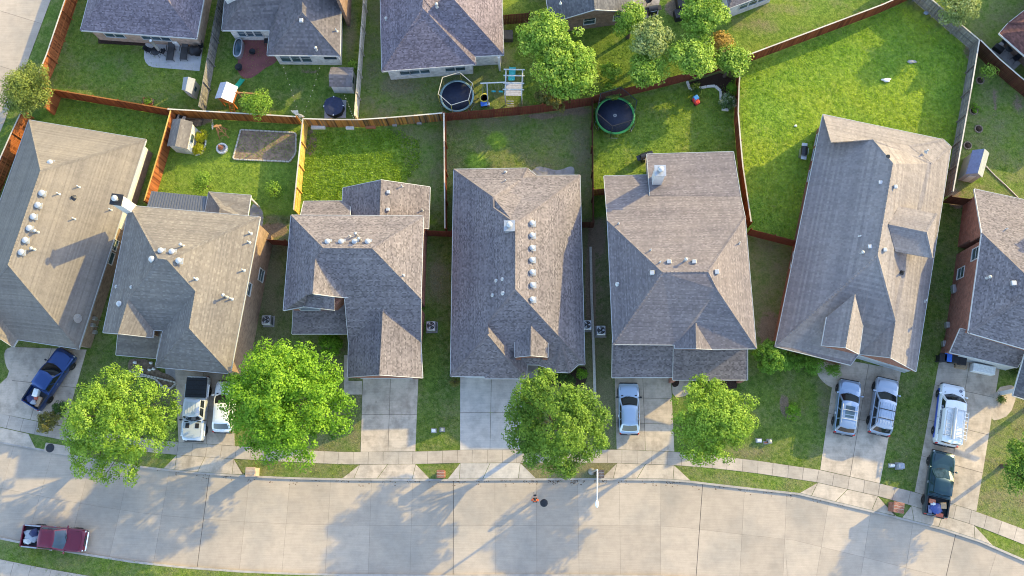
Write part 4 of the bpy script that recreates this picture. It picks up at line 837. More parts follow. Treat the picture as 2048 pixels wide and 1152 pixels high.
h.roof([['a','b','r'],['r','b','b2','v','v3'],['v','b2','c','t'],['c','d','t'],['a','r','v3','r3','e'],['v3','v','t','d','e','r3']],'shingle_purple','trim_white',capmat='shingle_purple')
Q=h.walls(['a','b','b2','c','d','e'],.05,ZE-.02,'brick_white',.4); WF=(Q[0],Q[1])
Qs=Q
for x,y in ((809,143.5),(829,142),(849.5,140.5),(900,137),(920.5,135.5)): h.window(WF,x,y,.85,1.3,z=1.7)
h.vent_flue(773,40,'L',.4); h.vent_flue(874,13,'F',.5)
q=at(1002,112,2.6); m=MB(); m.box((q.x-.2,q.y-.2,1.4),(.2,.2,2.75)); m.build('porch_post','trim_white',h.root)
h=House('house','brown brick gabled house with slate and tan roof behind the top trees',1190,20)
h.V(a=(1098,36,ZE),g0=(1142,44,ZE),c=(1268,23,ZE),d=(1262,-90,ZE),e=(1082,-70,ZE)); h.plane('R','c','d',.5,(1180,-30)); h.R('R',ap=(1189.5,19)); h.v['bk']=at(1180,-80,h.v['ap'].z); h.V(a=(1100,46,ZE))
h.roof([['a','ap','bk','e'],['ap','c','d','bk']],'shingle_slate','trim_white'); Q=h.walls(['a','c','d','e'],.05,ZE-.02,'brick_brown',.35); h.gable(['a','ap','c'],'brick_brown')
h.window((Q[0],Q[1]),1178,51,1.0,1.3,z=1.7); h.window((Q[0],Q[1]),1237,41,1.0,1.3,z=1.7); h.vent_pipe(1121,6,'R',.3)
h=House('house','corner of a white walled house with brown roof at the top edge',1500,0)
h.V(a=(1457,17,ZE),b=(1560,-22,ZE),c=(1545,-120,ZE),d=(1430,-90,ZE)); h.plane('F','a','b',.6,(1500,-60)); h.R('F',r1=(1476,-35),r2=(1520,-50)); h.v['r2'].z=h.v['r1'].z
h.roof([['a','b','r2','r1'],['b','c','r2'],['c','d','r1','r2'],['d','a','r1']],'shingle_mottled','trim_white'); Q=h.walls(['a','b','c','d'],.05,ZE-.02,'brick_white',.3)
for x,y in ((1486,14),(1505,6),(1524,-2)): h.window((Q[0],Q[1]),x,y,.8,1.2,z=1.7)
h=House('house','corner of a dark red roofed house with a furnished porch at top right',2050,70)
h.V(a=(1998.4,66.6,ZE),a2=(2010,58,ZE),b=(2190,235,ZE),c=(2016.5,46,ZE),d=(2190,-90,ZE),e=(2380,60,ZE)); h.v['r']=at(2225,38,6.6)
h.roof([['c','a','b','r'],['c','r','d'],['d','r','e'],['b','e','r']],'shingle_red','trim_white'); h.walls([V2(at(2030,62,ZE)),V2(at(2165,200,ZE)),V2(at(2330,60,ZE)),V2(at(2175,-60,ZE))],.05,ZE-.02,'brick_brown',.2,world=True)
h.V(u1=(2075,-95,ZE),u2=(2200,-5,ZE),u3=(2330,-110,ZE),u4=(2200,-210,ZE)); h.v['ur']=at(2215,-112,7.2)
h.roof([['u1','u2','ur'],['u2','u3','ur'],['u3','u4','ur'],['u4','u1','ur']],'shingle_red','trim_white',name='rear_roof'); h.walls(['u1','u2','u3','u4'],.05,ZE-.02,'brick_brown',.4)  # unseen roof block added out of view to throw shade on the sunny lawn
# ------------------------------------------------------------------ fences
def fence(label, base, mat, side, h=1.83, step=2.4, pw=.145, gap=.014, cap=None, post=None, z=.12):
    P=resample(pts(base,z),step); o=empty('fence',P[0],0,label,'fence'); sp=at(side[0],side[1],z); r=random.random
    pk=MB(); tt=.5
    for a,b in zip(P,P[1:]):
        d=(b-a); L=d.length; d.normalize(); n=Vector((-d.y,d.x,0)); s=1 if (sp-a).dot(n)>0 else -1
        k=max(1,round(L/pw)); w=L/k; dh=random.uniform(-.03,.03)
        for i in range(k):
            c=a+d*(w*(i+.5)); hh=h+dh+random.uniform(-.012,.012); tt=r()
            pk.box((c.x,c.y,z+hh/2+.02),(w-gap,.02,hh),math.atan2(d.y,d.x),tt)
    o2=pk.build('pickets',mat,o); o2['kind']='stuff'
    for j,zz in enumerate((.3,.95,1.6)):
        rl=MB()
        for a,b in zip(P,P[1:]):
            d=(b-a).normalized(); n=Vector((-d.y,d.x,0)); s=1 if (sp-a).dot(n)>0 else -1; q=n*(s*.035)
            rl.bar(a+q+Vector((0,0,zz*h/1.83)),b+q+Vector((0,0,zz*h/1.83)),.04,.085,r())
        rl.build('rail',mat,o)
    me=None
    for i,a in enumerate(P):
        b=P[min(i+1,len(P)-1)]; c=P[max(i-1,0)]; d=(b-c).normalized(); n=Vector((-d.y,d.x,0)); s=1 if (sp-a).dot(n)>0 else -1; q=a+n*(s*.1)
        if me is None:
            m=MB(); m.box((0,0,(h+.02)/2),(.09,.09,h+.02),0,r()); p=m.build('post',post or mat,o,local=True); me=p.data
        else: p=bpy.data.objects.new('post',me); link(p,o)
        p.location=Vector((q.x,q.y,z))-WPOS[o.name]; p.rotation_euler=(0,0,math.atan2(d.y,d.x))
    if cap:
        cm=MB()
        for a,b in zip(P,P[1:]): cm.bar(a+Vector((0,0,h+.05)),b+Vector((0,0,h+.05)),.11,.03,r())
        cm.build('cap_rail',cap,o)
    return o
fence('orange stained fence beside the side road, above the yellow green tree',[(200,-130),(156,0),(108,144),(96,170)],'fence_orange',(200,60),cap='fence_pale')
fence('orange fence along the side road beside the left edge house',[(66,236),(36,300),(0,388),(-30,460)],'fence_orange',(90,330),cap='fence_pale')
fence('rusty orange fence between the top left yard and the left edge house',[(105,192),(230,213),(350,234)],'fence_rust',(230,150),cap='fence_amber')
fence('short orange fence stub running down from the yellow green tree',[(122,197),(110,230)],'fence_orange',(80,210))
fence('amber wood fence behind the shed and garden bed',[(351,234),(470,241),(602,249)],'fence_amber',(470,190),cap='fence_pale')
fence('bright orange fence between the left edge house and the garden shed',[(357,237),(340,300),(306,414)],'fence_orange',(280,320),cap='fence_yellow')
fence('new yellow wood fence right of the stone edged garden bed',[(616,253),(607,340),(598,432)],'fence_yellow',(660,340),cap='fence_pale',pw=.15)
fence('weathered fence of uneven grey and amber boards behind tall sunny weeds',[(616,253),(709,256),(800,250),(889,242)],'fence_mixed',(740,180),cap='fence_pale',gap=.022)
fence('narrow brown fence between the weedy yard and the plain shaded yard',[(892,242),(893,340),(894,468)],'fence_rust',(930,340),cap='fence_pale')
fence('plain dark red fence below the round netted trampoline',[(892,242),(985,235),(1072,227),(1182,211)],'fence_red',(1000,180))
fence('dark fence left of the green rimmed trampoline',[(1184,211),(1184,300),(1185,385),(1186,455)],'fence_brown',(1150,340))
fence('reddish fence behind the green rimmed trampoline and top trees',[(1184,208),(1262,190),(1371,163),(1440,141),(1479,131)],'fence_red',(1300,120))
fence('red brown fence between the toy car yard and the big sunny lawn',[(1473,140),(1467,230),(1476,340),(1493,455)],'fence_rust',(1600,300),cap='fence_pale')
fence('brown fence with pale top edge along the top of the big sunny lawn',[(1480,131),(1600,86),(1760,26),(1880,-30)],'fence_rust',(1600,20),cap='fence_pale')
fence('grey weathered fence slanting at the top right of the sunny lawn',[(1790,-32),(1824.6,0),(1880,48),(1940,99)],'fence_grey',(1800,120),cap='fence_pale')
fence('grey brown fence running down the right side of the sunny lawn',[(1940,99),(1925,190),(1888,396)],'fence_grey',(1860,250),cap='fence_pale')
fence('dark brown fence slanting to the right edge below the red roof',[(1942,99),(1990,147),(2060,204)],'fence_brown',(2060,100),cap='fence_pale')
fence('short dark fence joining the tan ribbed house to its brick neighbour',[(1886,406),(1928,411)],'fence_brown',(1905,350))
fence('dark red fence between the mottled two storey house and ribbed house',[(1494,470),(1588,494)],'fence_red',(1540,430))
fence('short red fence piece beside the wide mottled roof and green trampoline',[(1185,392),(1216,389)],'fence_red',(1200,340))
fence('short dark fence piece right of the seven vents house',[(1160,455),(1186,456)],'fence_brown',(1170,400))
fence('short red fence piece left of the seven vents house',[(856,472),(907,474)],'fence_red',(880,420))
fence('short red fence piece left of the four vents house',[(540,489),(580,492)],'fence_red',(560,440))
fence('grey fence between the lounger patio yard and the red patio yard',[(465,-50),(450,10),(411,228)],'fence_grey',(560,120))
fence('pale grey fence between the red patio yard and the netted trampoline yard',[(738,-60),(735,0),(716,246)],'fence_pale',(800,120))
fence('dark fence piece under the big top trees beside the purple roof',[(1004,50),(1060,45)],'fence_brown',(1030,0))
# ------------------------------------------------------------------ trees and plants
def leaves(name, C, N, Sz, tone, mat, parent, flat=.5):
    n=len(C); nr=N+RNG.normal(0,flat,(n,3)); nr/=np.linalg.norm(nr,axis=1)[:,None]+1e-9
    r=RNG.normal(0,1,(n,3)); u=np.cross(nr,r); u/=np.linalg.norm(u,axis=1)[:,None]+1e-9; v=np.cross(nr,u)
    s=Sz[:,None]; a=C-u*s*.5; b=C+v*s*.32+nr*s*.06; c=C+u*s*.5; d=C-v*s*.32+nr*s*.06
    V=np.stack([a,b,c,d],1).reshape(-1,3); ctr=V.mean(0)*np.array([1,1,0]); V=V-ctr
    me=bpy.data.meshes.new(name); me.vertices.add(4*n); me.vertices.foreach_set('co',V.ravel()); me.loops.add(4*n); me.loops.foreach_set('vertex_index',np.arange(4*n)); me.polygons.add(n); me.polygons.foreach_set('loop_start',np.arange(n)*4)
    t=me.attributes.new('tone','FLOAT','FACE'); t.data.foreach_set('value',np.clip(tone,0,1).astype(np.float32)); me.update(calc_edges=True); me.materials.append(MATS[mat])
    o=bpy.data.objects.new(name,me); link(o,parent); o.location=Vector(ctr)-WPOS.get(parent.name,Vector()); return o
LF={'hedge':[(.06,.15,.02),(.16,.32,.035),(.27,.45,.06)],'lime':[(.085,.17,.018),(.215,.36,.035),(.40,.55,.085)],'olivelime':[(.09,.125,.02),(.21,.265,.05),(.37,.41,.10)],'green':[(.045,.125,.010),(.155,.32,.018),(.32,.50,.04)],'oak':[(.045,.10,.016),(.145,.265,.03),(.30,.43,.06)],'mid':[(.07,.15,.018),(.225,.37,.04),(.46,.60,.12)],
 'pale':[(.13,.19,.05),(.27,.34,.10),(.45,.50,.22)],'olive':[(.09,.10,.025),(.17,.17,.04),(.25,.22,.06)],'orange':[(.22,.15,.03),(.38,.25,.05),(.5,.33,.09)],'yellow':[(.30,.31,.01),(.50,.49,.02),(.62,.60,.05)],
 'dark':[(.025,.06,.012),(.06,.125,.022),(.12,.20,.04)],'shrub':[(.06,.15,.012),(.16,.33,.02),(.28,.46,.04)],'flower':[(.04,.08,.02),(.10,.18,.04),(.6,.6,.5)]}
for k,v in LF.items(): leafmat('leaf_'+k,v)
def crown_points(lobes, n, clump=.55, shell=.55, per=60):
    """leaf positions gathered in clumps near the surfaces of several lobes (cx,cy,cz,rx,ry,rz)"""
    L=np.array(lobes); vol=(L[:,3]*L[:,4]*L[:,5])**.667; pr=vol/vol.sum(); C=[];N=[];T=[]
    per0=per; nc=max(6,n//per0); which=RNG.choice(len(L),nc,p=pr)
    d=RNG.normal(0,1,(nc,3)); d/=np.linalg.norm(d,axis=1)[:,None]; d[:,2]=np.where(d[:,2]<-.3,-d[:,2],d[:,2])
    rr=shell+(1-shell)*RNG.random(nc)**.55; rr*=1+RNG.normal(0,.06,nc)
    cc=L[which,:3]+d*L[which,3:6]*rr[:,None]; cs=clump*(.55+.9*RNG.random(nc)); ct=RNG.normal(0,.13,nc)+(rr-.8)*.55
    k=np.maximum(4,(per0*(cs/clump)**1.6).astype(int)); idx=np.repeat(np.arange(nc),k)
    o=RNG.normal(0,1,(len(idx),3)); o[:,2]=np.abs(o[:,2])*.9-.18; o/=np.linalg.norm(o,axis=1)[:,None]; out=o*(.55+.5*RNG.random((len(idx),1)))
    P=cc[idx]+out*cs[idx][:,None]*np.array([1,1,.72]); nn=o*.8+d[idx]*.25+np.array([0,0,.45])
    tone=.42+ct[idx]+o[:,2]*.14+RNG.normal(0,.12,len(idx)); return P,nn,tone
def tree(label, px, py, zc, rad_px, kind, n=9000, leaf=.17, lobes=None, hz=.8, trunk=.16, name='tree', clump=.5, shell=.5, group=None, flat=.45, base=None, per=60):
    """crown centre at pixel (px,py) height zc; rad_px radius in photo px"""
    c=at(px,py,zc); sc=(at(px+10,py,zc)-c).length/10; R=rad_px*sc; b=at(px,py,zc)
    bx,by=(c.x,c.y) if base is None else (at(*base).x,at(*base).y)
    t=empty(name,(bx,by,.12),0,label,'tree' if name.endswith('tree') else 'shrub',group)
    if lobes is None:
        lobes=[(0,0,0,.72,.72,.75)]
        k=8
        for i in range(k):
            a=2*math.pi*(i+random.random()*.6)/k; r=.52+random.random()*.14; q=.34+random.random()*.16; lobes.append((r*math.cos(a),r*math.sin(a),random.uniform(-.25,.35),q,q,q*.85))
        for i in range(4): a=2*math.pi*random.random(); r=random.random()*.4; lobes.append((r*math.cos(a),r*math.sin(a),.45,.36,.36,.34))
    L=[(c.x+l[0]*R,c.y+l[1]*R,c.z+l[2]*R*hz,l[3]*R,l[4]*R,l[5]*R*hz) for l in lobes]
    zmin=.35
    L=[(x,y,max(z,zmin+rz*.75) if name.endswith('tree') else z,rx,ry,rz) for x,y,z,rx,ry,rz in L]
    P,N,T=crown_points(L,n,clump,shell,per); keep=P[:,2]>.18; P,N,T=P[keep],N[keep],T[keep]
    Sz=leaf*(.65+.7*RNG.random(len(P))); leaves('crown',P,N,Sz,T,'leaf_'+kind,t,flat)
    if trunk:
        m=MB(); h0=max(.5,c.z-.55*R*hz); m.tube([(bx,by,.0),(bx+.05,by,.4),(bx*.7+c.x*.3,by*.7+c.y*.3,h0),(c.x,c.y,c.z+.2*R*hz)],[trunk*1.5,trunk*1.05,trunk*.85,trunk*.35],8)
        m.build('trunk','bark',t)
        lim=MB()
        for i,l in enumerate(L[:11]):
            p0=Vector((bx*.6+c.x*.4,by*.6+c.y*.4,h0*random.uniform(.75,1.05))); p1=Vector(l[:3]); mid=p0.lerp(p1,.5)+Vector((random.uniform(-.2,.2),random.uniform(-.2,.2),.1*R)); lim.tube([p0,mid,p1],[trunk*.5,trunk*.33,trunk*.12],6)
            for _ in range(3):
                e=p1+Vector((random.uniform(-1,1)*l[3]*.8,random.uniform(-1,1)*l[4]*.8,random.uniform(0,.8)*l[5])); lim.tube([mid.lerp(p1,.6),e],[trunk*.2,.012],5)
        lim.build('limbs','bark',t)
    return t
def shrub(label, px, py, rad_px, kind, z=.6, n=1200, leaf=.10, hz=.8, ell=1.0, rz=0, name='shrub', group=None):
    ca,sa=math.cos(rz),math.sin(rz)
    lob=[(0,0,0,.8,.8,.9)]
    K=max(1,int(round(ell))); lob=[]
    for i in range(K):
        o=(i-(K-1)/2)*1.1
        lob.append((o*ca,o*sa,0,.8,.8,.9))
        for j in range(5): a=2*math.pi*(j+random.random()*.5)/5; lob.append((o*ca+.5*math.cos(a),o*sa+.5*math.sin(a),random.uniform(-.1,.25),.48,.48,.5))
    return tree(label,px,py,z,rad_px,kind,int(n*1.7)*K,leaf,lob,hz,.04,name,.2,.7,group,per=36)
TL=[(0,0,0,.75,.7,.8),(-.55,.25,-.05,.42,.4,.4),(-.62,-.15,-.1,.36,.36,.36),(-.45,-.55,-.15,.42,.42,.4),(0,-.68,-.15,.42,.38,.4),(.5,-.3,0,.45,.42,.42),(.72,.28,.0,.34,.34,.34),(.3,.5,.15,.45,.42,.42),(-.15,.6,.1,.4,.36,.4),(-.3,.1,.5,.42,.4,.36),(.2,-.1,.55,.42,.42,.36),(.78,.05,-.05,.26,.26,.26)]
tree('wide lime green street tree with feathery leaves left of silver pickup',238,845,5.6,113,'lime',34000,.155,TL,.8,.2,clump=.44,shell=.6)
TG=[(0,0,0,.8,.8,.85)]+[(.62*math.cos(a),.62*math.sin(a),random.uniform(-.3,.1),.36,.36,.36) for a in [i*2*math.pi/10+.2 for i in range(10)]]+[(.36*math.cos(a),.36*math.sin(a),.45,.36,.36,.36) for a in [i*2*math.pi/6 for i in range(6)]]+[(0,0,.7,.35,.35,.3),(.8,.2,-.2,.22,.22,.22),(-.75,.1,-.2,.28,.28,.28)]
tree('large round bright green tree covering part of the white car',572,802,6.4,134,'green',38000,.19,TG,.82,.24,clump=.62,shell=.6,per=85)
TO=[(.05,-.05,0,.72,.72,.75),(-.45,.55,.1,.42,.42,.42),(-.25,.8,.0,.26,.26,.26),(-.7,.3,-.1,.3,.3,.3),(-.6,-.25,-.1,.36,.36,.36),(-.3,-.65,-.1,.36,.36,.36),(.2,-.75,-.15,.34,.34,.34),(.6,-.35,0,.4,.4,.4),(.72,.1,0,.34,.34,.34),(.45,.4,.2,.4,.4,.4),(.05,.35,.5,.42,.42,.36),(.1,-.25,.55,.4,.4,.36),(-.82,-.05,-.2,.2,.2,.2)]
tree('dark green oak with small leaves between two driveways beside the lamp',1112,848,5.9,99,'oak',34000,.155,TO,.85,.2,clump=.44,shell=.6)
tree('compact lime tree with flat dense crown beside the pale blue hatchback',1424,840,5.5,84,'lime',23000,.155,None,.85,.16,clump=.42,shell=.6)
tree('leafy green tree cut by the right edge below the white van',2056,930,4.4,62,'oak',9500,.16,None,.8,.15)
tree('yellow green bushy tree at the side road in the top left',54,182,2.6,54,'olivelime',11000,.15,None,.8,.14)
tree('small yellowish tree beside the orange play tower',513,212,1.9,32,'lime',3600,.15,None,.9,.09)
tree('tall bright green tree under the slate roof, upper of the pair',1092,76,4.6,58,'mid',11000,.2,None,.8,.2)
tree('broad green tree beside the white swing set',1128,142,4.4,64,'mid',13000,.2,None,.8,.2)
shrub('olive brown bush at the dark red fence under the broad tree',1108,190,38,'olive',1.6,2600,.16,.9)
tree('small bright tree over the brick gable corner',1262,38,3.6,32,'mid',4200,.18)
tree('pale silvery green tree in the middle of the top trees',1303,80,4.4,42,'pale',7000,.2)
tree('round green tree hanging over the reddish fence',1293,145,3.6,40,'mid',6500,.18)
shrub('low yellow green bush at the foot of the top trees',1222,146,24,'lime',.9,1500,.14)
shrub('low green bush along the reddish fence beside the broad tree',1222,186,20,'mid',.7,1200,.14)
tree('spreading green tree at the very top near the small patio',1408,34,4.4,48,'mid',8500,.2)
tree('green tree above the stone edged planting bed',1388,112,4.0,47,'mid',8000,.2)
tree('orange flushed young tree between the top green trees',1441,88,3.4,21,'orange',2400,.16)
tree('narrow green tree at the fence corner of the sunny lawn',1462,122,3.2,34,'mid',5200,.18)
tree('white flowering shrub tree behind the grey slanting fence',1915,18,2.6,38,'pale',4500,.18)
tree('tiny bright sapling beside the metal patio cover',407,366,1.2,17,'lime',1100,.14,trunk=.04)
tree('tiny bright sapling in the lawn right of the rear porch',547,381,1.0,13,'lime',800,.13,trunk=.04)
tree('thin young sapling in the yard right of the grey brown fence',1976,143,1.3,13,'mid',500,.13,trunk=.03)
shrub('yellow leafed bush beside the shed, upper of two',403,273,11.5,'yellow',.55,1100,.09)
shrub('yellow leafed bush beside the shed, lower of two',398,298,12,'yellow',.55,1200,.09)
shrub('glossy round bush at the corner of the wide mottled house',1540,714,36,'hedge',1.6,6000,.12,1.0)
shrub('dark clipped hedge under the porch of the ribbed house',1603,725,23,'hedge',.6,1500,.09,.9,3,rad(-8),'hedge')
shrub('small dark round shrub on the curved path',1666,740,16,'hedge',.5,1200,.08)
shrub('green shrub under the porch roof beside the large round tree',662,690,24,'shrub',.9,2400,.11)
shrub('dark shrub in the bed of the seven vents house',1118,752,15,'dark',.5,900,.09)
shrub('light green shrub at the right end of the mulch bed',1164,746,11,'shrub',.4,700,.08)
shrub('small dark green shrub in the mulch bed middle',1140,760,11,'dark',.4,600,.08)
shrub('small round shrub alone in the lawn by the bare patch',1585,823,16,'shrub',.45,900,.09)
shrub('yellowish small shrub at the garage corner of the clean driveway',911,764,9,'olive',.3,400,.08)
shrub('orange tipped shrub at the left foot of the feathery lime tree',98,845,24,'olive',.9,1800,.12)
shrub('dark green shrub behind the blue pickup',122,818,17,'dark',.8,1000,.11)
shrub('leafy shrub in the corner of the stone edged bed',1392,178,13,'dark',.6,700,.1)
shrub('white flowered shrub in the stone edged bed beside the fence',1455,205,19,'flower',.9,1500,.1)
shrub('small shrub behind the stone edged bed',1468,178,13,'shrub',.8,700,.1)
shrub('bright shrub behind the grey gabled shed in the red patio yard',708,131,9,'mid',.7,500,.12)
shrub('dark shrub on the porch at the right edge',2028,744,9,'dark',.5,400,.09)
shrub('low shrub beside the white porch post at the right edge',2003,797,8,'dark',.3,350,.08)
shrub('shrub beside the porch path of the hatchback house',1395,772,10,'shrub',.3,400,.08)
shrub('small green plant near the ring of stones by the grey fence',1952,217,8,'shrub',.3,250,.1)
# ------------------------------------------------------------------ vehicles
for n_,c_,mt in (('paint_blue',(.012,.05,.19),.5),('paint_silver',(.58,.62,.68),.25),('paint_white',(.78,.80,.82),.0),('paint_paleblue',(.38,.48,.62),.4),('paint_steel',(.27,.36,.50),.5),('paint_steel2',(.36,.43,.54),.45),('paint_green',(.012,.045,.06),.4),('paint_red',(.16,.012,.035),.35)): carpaint(n_,c_,mt)
plain('tonneau',(.02,.024,.035),.6,var=.2); plain('taillight',(.45,.02,.02),.2); plain('headlight',(.6,.63,.66),.1,.2); plain('bed_liner',(.035,.038,.045),.8,var=.3)
def vehicle(name, label, cat, rear, front, L, Wd, paint, typ, **k):
    a=at(rear[0],rear[1],.8); b=at(front[0],front[1],.8); c=(a+b)/2; rz=math.atan2(b.y-a.y,b.x-a.x); zg=k.get('z',.15)
    t=empty(name,(c.x,c.y,zg),rz,label,cat); hw=Wd/2; f=L/2; zb=k.get('zb',.28)
    p=dict(pickup=dict(hood=1.08,belt=1.16,roof=1.82,xw=.24,xr1=.08,xr0=-.17,xb=-.20,deck=None),
           suv=dict(hood=1.02,belt=1.10,roof=1.70,xw=.25,xr1=.09,xr0=-.40,xb=-.475,deck=None),
           hatch=dict(hood=.92,belt=.98,roof=1.50,xw=.24,xr1=.05,xr0=-.33,xb=-.46,deck=None),
           van=dict(hood=1.15,belt=1.22,roof=2.1,xw=.335,xr1=.21,xr0=-.475,xb=-.492,deck=None))[typ]; p.update(k.get('p',{}))
    xw,xr1,xr0,xb=[p[q]*L for q in ('xw','xr1','xr0','xb')]; hd,bl,rf=p['hood'],p['belt'],p['roof']
    def sec(h,zt,bed=False,zf=.75):
        if bed: H_=[(h*.82,zb),(h*.97,zb+.10),(h,zb+.36),(h*.99,zt-.10),(h*.965,zt),(h*.87,zt),(h*.86,zf),(0,zf)]
        else: H_=[(h*.82,zb),(h*.97,zb+.10),(h,zb+.36),(h*.985,zt-.16),(h*.95,zt-.06),(h*.86,zt-.01),(h*.45,zt+.02),(0,zt+.03)]
        return H_
    st=[]
    st+= [(f-.01,hw*.70,hd-.30),(f-.06,hw*.86,hd-.16),(f-.22,hw*.955,hd-.07),(f-.55,hw,hd-.02),(xw+.45,hw,hd+.01),(xw,hw,bl-.02)]
    pick=typ=='pickup'
    if pick:
        st+=[(0,hw,bl),(xb-.02,hw,bl)]; bed=[(xb-.05,hw,bl-.06),(xb-.12,hw,bl-.06),(-f+.5,hw*.995,bl-.06),(-f+.12,hw*.97,bl-.07),(-f+.05,hw*.95,bl-.08)]
    else: st+=[(0,hw,bl),(xb+.35,hw,bl),(-f+.28,hw*.97,bl-.02),(-f+.08,hw*.88,bl-.10),(-f+.01,hw*.74,bl-.30)]; bed=[]
    m=MB(); R=[]
    for x,h_,zt in st: R.append([(x,y,z) for y,z in sec(h_,zt)]+[(x,-y,z) for y,z in sec(h_,zt)[::-1][1:]])
    for x,h_,zt in bed: R.append([(x,y,z) for y,z in sec(h_,zt,True)]+[(x,-y,z) for y,z in sec(h_,zt,True)[::-1][1:]])
    n=len(R[0]); fs=[]
    for i in range(len(R)-1):
        for j in range(n): q=(j+1)%n; fs.append((i*n+j,i*n+q,(i+1)*n+q,(i+1)*n+j))
    fs=[g[::-1] for g in fs]; fs.append(tuple(range(n))); fs.append(tuple((len(R)-1)*n+j for j in range(n-1,-1,-1)))
    m.add([v for r in R for v in r], fs, .5, True); bo=m.build('body',paint,t,local=True)
    bm=bmesh.new(); bm.from_mesh(bo.data); bmesh.ops.recalc_face_normals(bm,faces=bm.faces); bm.to_mesh(bo.data); bm.free(); bo.data.set_sharp_from_angle(angle=rad(38))
    # greenhouse
    wb,wr=hw*.90,hw*(.74 if typ!='van' else .84); bow0,bow1=.22,.10; z0,z1=bl-.03,rf-.07; rb0=.10
    F_=lambda s,v:(xw-bow0*s*s)*(1-v)+(xr1-bow1*s*s)*v
    B_=lambda s,v:(xb+rb0*s*s)*(1-v)+(xr0+.06*s*s)*v
    Wv=lambda v:wb*(1-v)+wr*v+.035*math.sin(math.pi*v); Zv=lambda v:z0+(z1-z0)*v
    front=lambda u,v,o=0:(F_(2*u-1,v)+o*.75,(2*u-1)*Wv(v),Zv(v)+o*.6)
    back=lambda u,v,o=0:(B_(2*u-1,v)-o,(1-2*u)*Wv(v),Zv(v)+o*.3)
    side=lambda sg:(lambda u,v,o=0:(B_(1,v)+(F_(1,v)-B_(1,v))*u, sg*(Wv(v)+o), Zv(v)+o*.3))
    roofz=lambda s,r:z1+.09*(1-s**4)*(1-(2*r-1)**8)
    top=lambda u,v,o=0:(B_(2*u-1,1)+(F_(2*u-1,1)-B_(2*u-1,1))*v,(2*u-1)*wr,roofz(2*u-1,v)+o)
    m=MB(); m.grid(front,8,3); m.grid(back,8,3); m.grid(side(1),8,3); m.grid(side(-1),8,3); m.grid(top,10,8); co=m.build('cabin',k.get('cabin',paint),t,local=True)
    bm=bmesh.new(); bm.from_mesh(co.data); bmesh.ops.remove_doubles(bm,verts=bm.verts,dist=.004); bmesh.ops.recalc_face_normals(bm,faces=bm.faces); bm.to_mesh(bm_me:=co.data); bm.free(); co.data.set_sharp_from_angle(angle=rad(35))
    def patch(fn,u0,u1,v0,v1,nm,mat,o=.012,nu=6,nv=3,par=t,flip=False):
        m=MB(); m.grid(lambda a,b:fn(u0+(u1-u0)*a,v0+(v1-v0)*b,o),nu,nv); ob=m.build(nm,mat,par,local=True)
        bm=bmesh.new(); bm.from_mesh(ob.data); ce=Vector((0,0,bl)); 
        for fc in bm.faces:
            if fc.normal.dot(fc.calc_center_median()-Vector((fc.calc_center_median().x*.6,0,bl-.6)))<0: fc.normal_flip()
        bm.to_mesh(ob.data); bm.free(); return ob
    gl=k.get('glass','car_glass'); patch(front,.06,.94,.06,.95,'windscreen',gl,nu=8)
    if typ!='van': patch(back,.10,.90,.12,.88,'rear_window',gl)
    else: patch(back,.08,.46,.45,.85,'rear_window',gl); patch(back,.54,.92,.45,.85,'rear_window',gl)
    sp=dict(pickup=[(.06,.44),(.50,.93)],suv=[(.05,.28),(.33,.60),(.65,.95)],hatch=[(.06,.30),(.34,.62),(.66,.94)],van=[(.78,.95)])[typ]; sp=k.get('sides',sp)
    for sg in (1,-1):
        for u0,u1 in sp: patch(side(sg),u0,u1,.10,.86,'side_window',gl,nu=3)
    # hood panel with creases
    def hoodf(u,v,o=0):
        x=xw+.06+(f-.30-xw)*u; s=2*v-1; y=s*hw*.80*(1-.05*u); return (x-.12*abs(s)**2*(u>.5)*u,y,(hd+.022-.10*max(0,u-.55)**1.5)+.022*(1-s*s)+o)
    ho=patch(hoodf,0,1,0,1,'hood',paint,.008,6,6)
    for s in (-.55,.55):
        m=MB(); m.bar((xw+.15,s*hw*.8,hd+.045),(f-.5,s*hw*.72,hd+.02),.035,.03); m.build('hood_crease',paint,ho,local=True)
    for sg in (1,-1):
        m=MB(); m.sphere((xw-.1,sg*(hw+.10),bl+.02),(.09,.12,.08),8,6); m.bar((xw-.08,sg*hw*.92,bl-.02),(xw-.1,sg*(hw+.05),bl),.05); m.build('mirror',k.get('mirror',paint),t,local=True)
        m=MB(); m.bbox((f-.13,sg*hw*.70,hd-.24),(.16,hw*.36,.17),.04); m.build('headlight','headlight',t,local=True)
        m=MB(); m.bbox((-f+.05,sg*hw*.84,bl-.28),(.12,hw*.16,.32),.03); m.build('tail_light','taillight',t,local=True)
        for xx in (f-L*.175,-f+L*.215):
            rw=k.get('wr',.36); y=sg*(hw-.09)
            m=MB(); m.lathe((xx,y,rw),[(rw*.62,-.12),(rw*.93,-.12),(rw,-.07),(rw,.07),(rw*.93,.12),(rw*.62,.12)],20,axis='Y'); wo=m.build('wheel','rubber',t,local=True)
            m=MB(); m.lathe((xx,y+sg*.105,rw),[(rw*.64,-.02),(rw*.6,.0),(rw*.2,.015)] if sg>0 else [(rw*.2,-.015),(rw*.6,.0),(rw*.64,.02)],14,axis='Y'); m.build('rim','rim_alloy',wo,local=True)
            m=MB(); N=12
            P=[(xx+(rw+.10)*math.cos(math.pi*q/N),sg*(hw+.006),rw+(rw+.10)*math.sin(math.pi*q/N)) for q in range(N+1)]; P2=[(xx+(rw+.02)*math.cos(math.pi*q/N),sg*(hw+.008),rw+(rw+.02)*math.sin(math.pi*q/N)) for q in range(N+1)]
            m.add(P+P2,[(q,q+1,N+2+q,N+1+q) for q in range(N)]); m.build('wheel_arch','black_plastic',t,local=True)
